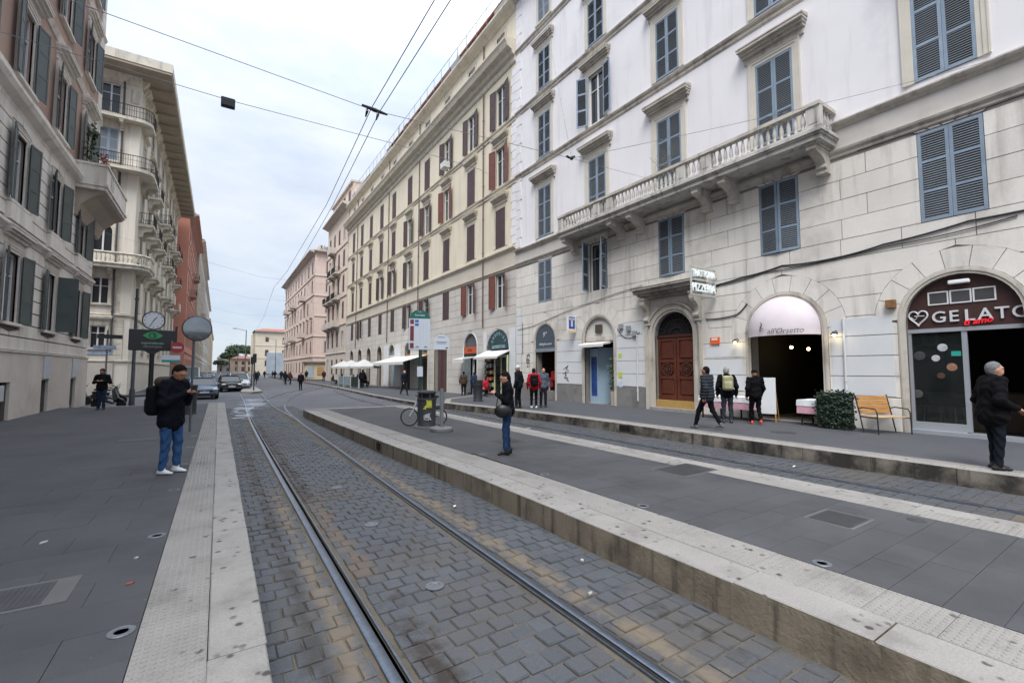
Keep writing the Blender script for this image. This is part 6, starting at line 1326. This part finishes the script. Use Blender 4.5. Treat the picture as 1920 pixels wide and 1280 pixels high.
# clock with advertising board
t = thing('street_clock', 'street clock above a black board with a green eye emblem', 'clock', (-2.5, 25.4, 0), face_cam((-2.5, 25.4)))
BLK = mat('black enamel', '17171b', .35)
MB().tube([(0, 0, 0), (0, 0, 2.5)], .09, 12).build('post', BLK, t, smooth=40); bd = MB().bbox(-.82, .82, -.14, .14, 2.5, 3.42, .02).build('board', BLK, t)
MB().box(.78, .86, -.16, .16, 2.45, 3.6).build('board_frame', BLK, t); MB().prism([(-.3, 2.5), (.3, 2.5), (.1, 2.36), (-.1, 2.36)], -.1, .1).build('board_foot', BLK, t)
GRN = mat('green emblem', '2f9a5e', .4); q = MB(); q.prism([(-.36, 3.16)]+[(-.36+.72*k/12, 3.16+.17*math.sin(math.pi*k/12)) for k in range(1, 12)]+[(.36, 3.16)]+[(.36-.72*k/12, 3.16-.17*math.sin(math.pi*k/12)) for k in range(1, 12)], -.15, -.1405); q.build('eye_emblem', GRN, bd)
q = MB(); q.tube([(.12*math.cos(2*math.pi*k/20), -.152, 3.16+.12*math.sin(2*math.pi*k/20)) for k in range(20)], .018, 5, closed=True); q.build('emblem_ring', BLK, bd); MB().box(.02, .06, -.156, -.15, 3.08, 3.24).build('emblem_bar', BLK, bd)
lettering(bd, 'equivalenza', .17, mat('pale green print', '8fb9a2', .5), (0, -.145, 2.83), .003); lettering(bd, 'viale principessa', .1, mat('grey white print', 'aeb2b6', .5), (0, -.145, 2.68), .003)
o = MB().lathe([(.38, 0), (.41, .06), (.41, .14), (.37, .16), (.37, .13), (0, .13)], 32).build('clock_case', BLK, t, (0, .08, 3.83), smooth=40); o.rotation_euler = (R(90), 0, 0)
o = MB().lathe([(.37, .15), (0, .151)], 32).build('dial', mat('white dial', 'd9dde3', .4, .02, 2), t, (0, .08, 3.83)); o.rotation_euler = (R(90), 0, 0)
q = MB()
for k in range(12): a = k*math.pi/6; q.add([(.29*math.sin(a)-.012*math.cos(a), -.075, 3.83+.29*math.cos(a)+.012*math.sin(a)), (.29*math.sin(a)+.012*math.cos(a), -.075, 3.83+.29*math.cos(a)-.012*math.sin(a)), (.34*math.sin(a)+.012*math.cos(a), -.075, 3.83+.34*math.cos(a)-.012*math.sin(a)), (.34*math.sin(a)-.012*math.cos(a), -.075, 3.83+.34*math.cos(a)+.012*math.sin(a))], [(0, 1, 2, 3)])
q.build('hour_marks', BLK, t)
for nm, a, l, w in (('hour_hand', 35, .2, .03), ('minute_hand', 205, .3, .02)): MB().box(-w/2, w/2, -.085, -.078, -.04, l).build(nm, BLK, t, (0, 0, 3.83)).rotation_euler = (0, R(a), 0)
# plain poles and signs on the left
t = thing('lamp_post', 'slim dark post behind the street clock', 'post', (-3.75, 30.6, -.28)); MB().tube([(0, 0, 0), (0, 0, .9), (0, 0, .95), (0, 0, 6.2)], [.13, .12, .085, .06], 12).build('shaft', mat('dark post paint', '3c4146', .5), t, smooth=40); MB().tube([(0, 0, 5.6), (0, 0, 5.7)], .09, 10).build('collar', M_IRON, t)
t = thing('street_sign', 'grey sign pole with dark direction board and blue plate at the far left', 'sign', (-4.15, 26.3, 0), face_cam((-4.15, 26.3))); MB().tube([(0, 0, 0), (0, 0, 3.4)], .035, 8).build('pole', M_STEEL, t); MB().box(-.35, .5, -.05, -.02, 3.02, 3.2).build('direction_board', mat('dark board', '23262b', .5), t); MB().box(-.45, .3, -.05, -.02, 2.55, 2.72).build('blue_plate', mat('blue white plate', '9fb0c8', .5, .3, 9), t)
t = thing('no_entry_sign', 'no entry sign above a green and white plate beyond the bin', 'sign', (-1.75, 24.4, 0), face_cam((-1.75, 24.4))); MB().tube([(0, 0, 0), (0, 0, 2.9)], .03, 8).build('pole', M_STEEL, t)
o = MB().lathe([(.24, 0), (.24, .012), (0, .013)], 24).build('disc', mat('red sign face', 'a82a30', .4), t, (.2, -.04, 2.62)); o.rotation_euler = (R(90), 0, 0); MB().box(.04, .36, -.06, -.054, 2.58, 2.66).build('white_bar', M_WLET, t); MB().box(-.32, .32, -.06, -.03, 1.98, 2.28).build('plate', mat('white enamel', 'd3dae2', .4, .03, 2), t); MB().box(-.32, .32, -.066, -.0605, 1.98, 2.08).build('plate_strip', mat('teal strip', '2f8f84', .5), t)
# bench, hedge screen, tables and board outside the restaurant and ice cream shop
BW = mat('varnished slats', 'a9793f', .5, .15, 4, .002, 40)
t = thing('bench', 'wooden slatted bench with black steel arms beside the ice cream shop', 'bench', (14.7, 4.72, 0), R(-28)); FR_ = mat('black steel', '202225', .5)
for k in range(4): MB().bbox(-.44, .44, -.3+k*.13, -.19+k*.13, .42, .445, .006).build('seat_slat', mat('pale slats', 'b39a78', .6, .12, 4), t)
for k in range(4): o = MB().bbox(-.44, .44, -.012, .012, 0, .1, .005).build('back_slat', BW, t, (0, .22+k*.028, .5+k*.115)); o.rotation_euler = (R(-14), 0, 0)
for s in (-1, 1):
    MB().tube([(s*.46, -.34, 0), (s*.46, -.32, .55), (s*.46, -.26, .64), (s*.46, .1, .66), (s*.46, .24, .62)], .016, 7).build('arm_frame', FR_, t, smooth=40); MB().tube([(s*.46, .1, 0), (s*.46, .2, .45), (s*.46, .34, .98)], .016, 7).build('back_frame', FR_, t, smooth=40); MB().tube([(s*.46, -.3, .41), (s*.46, .2, .41)], .014, 6).build('side_rail', FR_, t)
t = thing('hedge_screen', 'artificial ivy hedge screen panel beside the bench', 'hedge', (14.45, 5.72, 0), R(-95)); MB().box(-.46, .46, -.03, .03, .04, 1.02).build('panel_frame', mat('dark frame', '1c241c', .8), t)
leaves(t, 1500, (0, 0, .53), (.7, .13, .74), .08, mat('ivy leaves', '1d3322', .6, .5, 14), 21, 'foliage', lambda p: (abs(p.x) < .62 and abs(p.z) < .64) or (abs(p.x) < .74 and abs(p.z) < .74 and math.sin(p.x*31+p.z*23) > .35))
def table(label, loc, rz):
    t = thing('restaurant_table', label, 'table', loc, rz, 'restaurant tables with pink cloths')
    for sx in (-1, 1):
        for sy in (-1, 1): MB().box(sx*.34-.02, sx*.34+.02, sy*.34-.02, sy*.34+.02, 0, .72).build('leg', M_DARK, t)
    q = MB(); q.box(-.42, .42, -.42, .42, .72, .745)
    def skirt(z0, z1, hw, m, nm, amp):
        q = MB(); n = 48; V = []
        for k in range(n):
            a = 2*math.pi*k/n; c, s = math.cos(a), math.sin(a); f = 1/max(abs(c), abs(s)); x, y = hw*c*f, hw*s*f; w = amp*math.sin(k*math.pi/2.0)
            V += [(x, y, z1), (x*(1.02+w)+.0, y*(1.02+w), z0)]
        q.add(V, [(2*k, 2*((k+1) % n), 2*((k+1) % n)+1, 2*k+1) for k in range(n)]); q.add([(-hw, -hw, z1), (hw, -hw, z1), (hw, hw, z1), (-hw, hw, z1)], [(0, 1, 2, 3)]); return q.build(nm, m, t, smooth=50)
    q.build('table_top', M_DARK, t); skirt(.36, .752, .43, mat('pink cloth', 'c99aa8', .85, .05, 3), 'pink_cloth', .03); skirt(.58, .757, .437, mat('white cloth', 'd6d9de', .85, .04, 3), 'white_cloth', .03)
    return t
table('small pink clothed table beside the ivy hedge screen', (15.05, 6.35, 0), R(-90)); table('pink clothed table left of the menu board', (14.6, 9.35, 0), R(-90)); table('pink clothed table behind the yellow backpack', (14.75, 8.45, 0), R(-90))
t = thing('menu_board', 'tall white menu board standing at the left of the restaurant arch', 'board', (14.75, 7.72, 0), R(-75)); MB().bbox(-.25, .25, -.02, .02, .25, 1.4, .006).build('board_face', mat('white board', 'd6d8da', .5, .03, 2), t)
for s in (-1, 1): MB().tube([(s*.22, 0, .3), (s*.24, -.06, 0)], .018, 6).build('leg', BW, t); MB().tube([(s*.22, .02, 1.2), (s*.24, .4, 0)], .015, 6).build('back_leg', BW, t)
# ------------------------------------------------------------------ cafe on the far pavement
WCL = mat('white canvas', 'b5b5b3', .8, .03, 2)
def parasol(label, loc, r, h):
    t = thing('cafe_parasol', label, 'parasol', loc, R(20), 'white parasols of the cafe'); q = MB(); n = 8
    V = [(0, 0, h)]+[(r*math.cos(2*math.pi*k/n), r*math.sin(2*math.pi*k/n), h-.75) for k in range(n)]+[(r*math.cos(2*math.pi*k/n), r*math.sin(2*math.pi*k/n), h-.95) for k in range(n)]
    q.add(V, [(0, 1+k, 1+(k+1) % n) for k in range(n)]+[(1+k, 1+n+k, 1+n+(k+1) % n, 1+(k+1) % n) for k in range(n)]); q.build('canopy', WCL, t); MB().tube([(0, 0, 0), (0, 0, h)], .04, 8).build('pole', M_STEEL, t); MB().lathe([(.35, 0), (.35, .1), (.06, .15)], 14).build('foot', M_CONC, t)
for k, (p, lb_) in enumerate((((12.6, 47.5), 'white cafe parasol nearest the brown doors'), ((12.4, 52), 'middle white cafe parasol on the far pavement'), ((12.6, 56.5), 'white cafe parasol furthest along the pavement'))): parasol(lb_, (*p, -.14), 1.6, 2.9)
for k, (x, y) in enumerate(((11.4, 46.2), (11.3, 49.0), (11.4, 51.8))):
    t = thing('cafe_screen', ['dark green screen at the near end of the cafe', 'green and white screen in the middle of the cafe edge', 'screen at the far part of the cafe edge'][k], 'screen', (x, y, -.14), R(-80), 'screens round the cafe')
    MB().bbox(-.9, .9, -.05, .05, .15, 1.1, .01).build('panel', mat('dark green panel', '1c2a24', .6) if k == 0 else mat('grey green panel', '77858a', .6), t)
    for s in (-.9, .9): MB().box(s-.05, s+.05, -.06, .06, 0, 1.25).build('post', mat('pale post', 'b5b9ba', .6), t)
rr = random.Random(4)
CAFE = ['dark clothed guest seated at the near parasol', 'guest in brown seated under the near parasol', 'guest in blue seated under the middle parasol', 'guest in violet seated at the cafe edge', 'guest in black seated under the middle parasol', 'guest in red seated under the far parasol', 'guest in grey seated at the far parasol']
for k, (x, y, c) in enumerate(((12.0, 47, '1a1a1f'), (12.9, 48.2, '5a4438'), (12.3, 50.5, '2a3c5c'), (11.8, 54.0, '3c3558'), (13.2, 52.5, '17181c'), (12.6, 57.2, '6a2f2c'), (12.0, 59.5, '45484e'))):
    person(CAFE[k], (x, y, -.14), R(rr.uniform(0, 360)), 1.7, c, '24262c', '1c1c1c', '2a211c', k % 2, 'sit', .035, group='guests seated at the cafe')
    ch = thing('cafe_chair', 'chair of the '+CAFE[k].replace(' seated', ''), 'chair', (x, y, -.14), 0, 'chairs of the cafe'); MB().box(-.2, .2, -.2, .2, .4, .43).build('seat', mat('rattan', '7a5f42', .8), ch); MB().box(-.22, -.18, -.2, .2, .43, .85).build('backrest', mat('rattan', '7a5f42', .8), ch)
    for sx in (-1, 1):
        for sy in (-1, 1): MB().tube([(sx*.18, sy*.18, 0), (sx*.18, sy*.18, .4)], .014, 5).build('leg', FR_, ch)
for k, (x, y) in enumerate(((12.6, 47.6), (12.5, 51.4), (12.4, 55.6), (12.4, 58.3))):
    t = thing('cafe_table', ['white cafe table under the near parasol', 'white cafe table under the middle parasol', 'white cafe table between the far parasols', 'white cafe table furthest along the pavement'][k], 'table', (x, y, -.14), 0, 'tables of the cafe'); MB().lathe([(.38, .72), (.38, .75), (0, .75)], 18).build('table_top', WCL, t); MB().tube([(0, 0, 0), (0, 0, .72)], .03, 8).build('leg', M_STEEL, t); MB().lathe([(.25, 0), (.22, .03), (.03, .04)], 14).build('base', M_STEEL, t)
# ------------------------------------------------------------------ vehicles
def car(label, loc, rz, hx, kind='hatch', name='parked_car'):
    t = thing(name, label, 'van' if kind == 'van' else 'car', loc, rz, None if kind == 'van' else 'cars parked along the street'); P = mat('car paint '+hx, hx, .25, .04, 2, spec=.6, metal=.2); G = glass('car glass', (.03, .04, .045), .05)
    Ln, W, H = {'hatch': (4.0, 1.72, 1.46), 'suv': (4.3, 1.82, 1.68), 'van': (5.2, 1.95, 2.25)}[kind]; w = W/2
    belt = {'hatch': .92, 'suv': 1.05, 'van': 1.15}[kind]; f = Ln/2
    # lower body lofted from front to rear; front is +x
    st = [(f, .62, .34, .58), (f-.06, .8, .26, .7), (f-.3, .9, .2, .76), (f-1.0, 1, .2, belt-.06), (f-1.25, 1, .2, belt), (-f+.6, 1, .2, belt), (-f+.15, .94, .24, belt), (-f+.03, .85, .3, belt-.12), (-f, .7, .42, belt-.3)]
    if kind == 'van': st[3] = (f-.75, 1, .2, belt-.08); st[4] = (f-.9, 1, .2, belt)
    V = []; 
    for x, k, zb, zt in st:
        zm = zb+(zt-zb)*.55
        V += [(x, -w*k*.86, zb), (x, -w*k*.985, zb+.08), (x, -w*k, zm), (x, -w*k*.96, zt-.04), (x, -w*k*.88, zt), (x, 0, zt+.03), (x, w*k*.88, zt), (x, w*k*.96, zt-.04), (x, w*k, zm), (x, w*k*.985, zb+.08), (x, w*k*.86, zb)]
    n = 11; q = MB().add(V, [(i*n+j, i*n+j+1, (i+1)*n+j+1, (i+1)*n+j) for i in range(len(st)-1) for j in range(n-1)]+[list(range(n))[::-1], list(range((len(st)-1)*n, len(st)*n))]+[(i*n, (i+1)*n, (i+1)*n+n-1, i*n+n-1) for i in range(len(st)-1)])
    bd = q.build('body', P, t, smooth=40)
    a0, a1, r0, r1 = {'hatch': (f-1.05, -f+.22, f-1.75, -f+.75), 'suv': (f-1.1, -f+.15, f-1.7, -f+.45), 'van': (f-.75, -f+.05, f-1.25, -f+.1)}[kind]
    bw, rw = w*.9, w*.74 if kind != 'van' else w*.84
    B_ = [(a0, bw), (a1, bw)]; zb, zr = belt-.01, H
    c = lambda x, y, z: (x, y, z)
    q = MB(); q.add([c(a0, -bw, zb), c(a0, bw, zb), c(r0, rw, zr-.06), c(r0, -rw, zr-.06)], [(0, 1, 2, 3)]); q.build('windscreen', G, t)
    q = MB(); q.add([c(a1, -bw, zb), c(a1, bw, zb), c(r1, rw, zr-.06), c(r1, -rw, zr-.06)], [(0, 1, 2, 3)]); q.build('rear_window', G, t)
    for s in (-1, 1): q = MB(); q.add([c(a0, s*bw, zb), c(a1, s*bw, zb), c(r1, s*rw, zr-.06), c(r0, s*rw, zr-.06)], [(0, 1, 2, 3)]); q.build('side_window', G if kind != 'van' else P, t)
    q = MB().prism([(r0+.06, -rw-.02), (r0+.06, rw+.02), (r1-.04, rw+.02), (r1-.04, -rw-.02)], zr-.07, zr-.02, 2); q.prism([(r0-.2, -rw*.85), (r0-.2, rw*.85), (r1+.2, rw*.85), (r1+.2, -rw*.85)], zr-.02, zr, 2); q.build('roof', P, t, smooth=50)
    q = MB()
    for s in (-1, 1):
        q.tube([(a0, s*bw, zb), (r0, s*rw, zr-.06)], .045, 6); q.tube([(a1, s*bw, zb), (r1, s*rw, zr-.06)], .06, 6); xm = (r0+r1)/2; q.tube([(xm, s*bw, zb), (xm, s*rw, zr-.06)], .04, 6)
    q.build('pillars', P, t)
    for x in (f-.78, -f+.75):
        for s in (-1, 1):
            o = MB().lathe([(.2, -.1), (.3, -.1), (.325, -.07), (.325, .07), (.3, .1), (.2, .1)], 20).build('wheel', RUB, t, (x, s*(w-.1), .325), smooth=40); o.rotation_euler = (R(90), 0, 0); MB().lathe([(.21, -.11), (.2, -.085), (.05, -.1), (0, -.1)] if s > 0 else [(0, .1), (.05, .1), (.2, .085), (.21, .11)], 16).build('rim', M_STEEL, o)
    for s in (-1, 1):
        blob('headlight', [('e', (f-.12, s*w*.7, .66), (.12, .2, .075))], .025, mat('headlight glass', 'd5dade', .1, .02, 3), t); MB().bbox(a0-.35, a0-.22, s*(w+.02)-.09, s*(w+.02)+.09, belt, belt+.13, .03).build('door_mirror', P, t); MB().box(-f-.005, -f+.06, s*w*.62-.1, s*w*.62+.1, belt-.4, belt-.2).build('tail_light', mat('red lamp', '8a1c1c', .2), t)
    MB().bbox(f-.05, f+.025, -.5, .5, .5, .62, .01).build('grille', mat('black grille', '18191b', .5), t); MB().bbox(f-.1, f+.05, -w*.8, w*.8, .28, .42, .03).build('bumper', mat('dark bumper', '2b2d30', .6), t); MB().box(f+.03, f+.04, -.26, .26, .43, .53).build('number_plate', mat('white plate', 'd9dadb', .4), t); MB().box(f+.0, f+.031, -.06, .06, .54, .6).build('badge', M_STEEL, t)
    return t
car('blue grey hatchback parked facing the left platform', (-.95, 38.0, -.3), R(-84), '6f8296'); car('dark car parked close behind the blue grey hatchback', (.9, 49.2, -.3), R(-86), '1f2126'); car('white suv parked beside the traffic island', (1.65, 52.8, -.3), R(-86), 'c6cbd0', 'suv')
car('white delivery van parked on the left before the terracotta house', (-2.35, 50, -.3), R(-88), 'd0d3d6', 'van', 'delivery_van')
for k, (x, y, c, kd) in enumerate(((-2.2, 60, '2a2d33', 'hatch'), (-1.9, 67, '8d9297', 'suv'), (1.4, 64, '5a6470', 'hatch'), (-2.2, 78, '24262b', 'hatch'), (.9, 84, 'b9bec4', 'suv'), (-1.8, 96, '6d747c', 'hatch'), (1.3, 104, '2d3138', 'suv'), (-1.5, 122, 'aab0b6', 'hatch'), (2.0, 128, '3a4049', 'hatch'))):
    car(['black car behind the delivery van', 'silver car second behind the delivery van', 'slate car behind the white suv', 'dark car further up the left kerb', 'pale car further up beyond the white suv', 'grey car far up the left kerb', 'dark tall car far up the street', 'light grey car furthest up the left kerb', 'dark blue car furthest up the street'][k], (x, y, -.3), R(-90), c, kd)
def scooter(label, loc, rz, hx):
    t = thing('motor_scooter', label, 'scooter', loc, rz, 'scooters parked in the side street'); P = mat('scooter '+hx, hx, .3, .05, 3, spec=.6)
    for x in (.62, -.6):
        o = MB().lathe([(.12, -.05), (.2, -.055), (.23, -.03), (.23, .03), (.2, .055), (.12, .05)], 18).build('wheel', RUB, t, (x, 0, .23), smooth=40); o.rotation_euler = (R(90), 0, 0)
    blob('rear_body', [('c', (-.2, 0, .5), (-.75, 0, .62), .16, .12, (1, .9, 1)), ('c', (-.2, 0, .42), (.2, 0, .3), .12, .08, (1, 1.4, .7))], .03, P, t); blob('front_shield', [('c', (.38, 0, .45), (.28, 0, .9), .14, .12, (.45, 1.5, 1)), ('c', (.6, 0, .44), (.5, 0, .5), .12, .1, (1.2, .7, .6))], .03, P, t)
    blob('seat', [('c', (-.05, 0, .78), (-.7, 0, .82), .09, .1, (1, 1.3, .55))], .03, RUB, t); MB().tube([(.24, -.34, 1.05), (.28, 0, 1.0), (.24, .34, 1.05)], .02, 7).build('handlebar', RUB, t); MB().tube([(.62, 0, .23), (.3, 0, .95)], .03, 8).build('fork', M_STEEL, t)
    for s in (-1, 1): MB().tube([(.26, s*.25, 1.03), (.3, s*.36, 1.2)], .01, 5).build('mirror_stem', RUB, t)
scooter('black scooter parked behind the hooded man', (-4.6, 30.2, -.3), R(-30), '1a1a1e'); scooter('dark scooter parked deeper in the side street', (-6.6, 31.5+3, -.3), R(-35), '2a2c31'); scooter('dark scooter beside the lamp post', (-5.2, 34.5, -.3), R(-20), '24262b')
# ------------------------------------------------------------------ overhead wires
def wire(label, pts, r=.008, nm='overhead_wire', m=None, grp='overhead wires', sag=0.):
    S = []
    for a, b in zip(pts[:-1], pts[1:]):
        a, b = Vector(a), Vector(b); n = 10
        for k in range(n): t = k/n; p = a+(b-a)*t; p.z -= sag*4*t*(1-t); S.append(tuple(p))
    S.append(tuple(pts[-1])); return tag(MB().tube(S, r, 6).build(nm, m or mat('grey wire', '747a82', .5)), label, 'wire', grp)
wire('left contact wire running above the tram track', [(1.62, -3, 5.2), (1.62, 6, 5.2), (1.8, 10, 5.15), (1.95, 18, 5.2), (1.9, 22, 5.25), (2.4, 34, 5.2), (3, 60, 5.2)], .0055)
wire('right contact wire running above the tram track', [(1.78, -3, 5.2), (1.74, 6, 5.2), (1.92, 10, 5.15), (2.2, 18, 5.2), (2.3, 22, 5.25), (4.5, 36, 5.2), (9, 50, 5.2)], .0055)
wire('span wire across the street carrying the contact wires', [(-8, 6.2, 5.9), (-1.42, 6.2, 5.46), (1.7, 6.2, 5.29), (5.34, 6.2, 5.55)], .004)
wire('rising wire from the span joint to the far end of the pale facade', [(5.34, 6.2, 5.55), (15.36, 20.6, 24.5)], .004); wire('wire from the span joint to the facade above the balcony', [(5.34, 6.2, 5.55), (15.2, 11.9, 9.4)], .004); wire('slack wire from the span joint along the near facade', [(5.34, 6.2, 5.55), (15.38, 1.9, 9.0)], .0045, sag=.1)
wire('second span wire with a small black box across the street', [(-9, 8.2, 6.5), (-2.5, 8.2, 5.97), (0, 8.2, 5.9), (2.66, 8.2, 5.94), (4.5, 8.2, 5.9), (15.36, 26.5, 15.2)], .0045)
for k, (y, z, lb_) in enumerate(((24, 6, 'span wire beyond the platform end'), (33, 6.2, 'span wire at the start of the square'), (45, 6.4, 'span wire before the cafe'), (60, 6.6, 'span wire beyond the cafe'), (80, 6.8, 'span wire far up the street'))): wire(lb_, [(-5.6, y, z+1.5), (1.5, y, z), (9, y+3, z+.4), (15.3, y+5, z+2.5)], .004)
t = thing('wire_hanger', 'insulated hanger joining the contact wires to the span wire', 'insulator', (1.7, 6.2, 5.3)); MB().tube([(-.16, 0, .02), (.02, 0, 0), (.2, 0, -.01)], [.014, .03, .014], 8).build('hanger_bar', BLK, t)
for x in (-.09, .06): MB().tube([(x, 0, 0), (x, -.02, -.06), (x-.0, .06, -.1)], [.012, .02, .01], 6).build('clip', BLK, t)
t = thing('wire_joint', 'small insulated joint where the span wires meet', 'insulator', (5.34, 6.2, 5.55)); MB().ball((0, 0, 0), .035, 8, 6).build('joint_ring', BLK, t); MB().tube([(-.12, 0, .01), (-.05, 0, 0)], .022, 6).build('insulator', BLK, t); MB().tube([(.05, .03, .05), (.12, .06, .09)], .022, 6).build('insulator', BLK, t)
tag(MB().bbox(-.095, .095, -.05, .05, -.07, .07, .01).build('line_box', BLK, None, (-.02, 8.2, 5.85)), 'small black box hanging on the second span wire', 'box')
# traffic posts at the far island
for k, (x, y) in enumerate(((2.6, 45.2), (3.0, 56))):
    t = thing('traffic_post', ['dark signal post on the near tip of the traffic island', 'dark signal post further along the traffic island'][k], 'post', (x, y, -.14)); MB().tube([(0, 0, 0), (0, 0, 3.2)], .05, 8).build('post', mat('dark post paint', '3c4146', .5), t); MB().bbox(-.14, .14, -.12, .12, 2.4, 3.2, .03).build('signal_head', BLK, t)
for k, (x, y, h) in enumerate(((4.4, 150, 9), (11, 118, 9), (3.6, 86, 8.5))):
    t = thing('lamp_post', ['tall lamp post far up the street', 'tall lamp post before the blue hoarding', 'tall grey mast carrying wires on the square'][k], 'post', (x, y, -.3)); MB().tube([(0, 0, 0), (0, 0, h)], [.1, .06], 8).build('mast', M_STEEL, t); MB().tube([(0, 0, h-.1), (-1.4, 0, h+.2)], .04, 6).build('arm', M_STEEL, t); MB().bbox(-1.9, -1.3, -.12, .12, h+.12, h+.24, .03).build('lantern', M_STEEL, t)
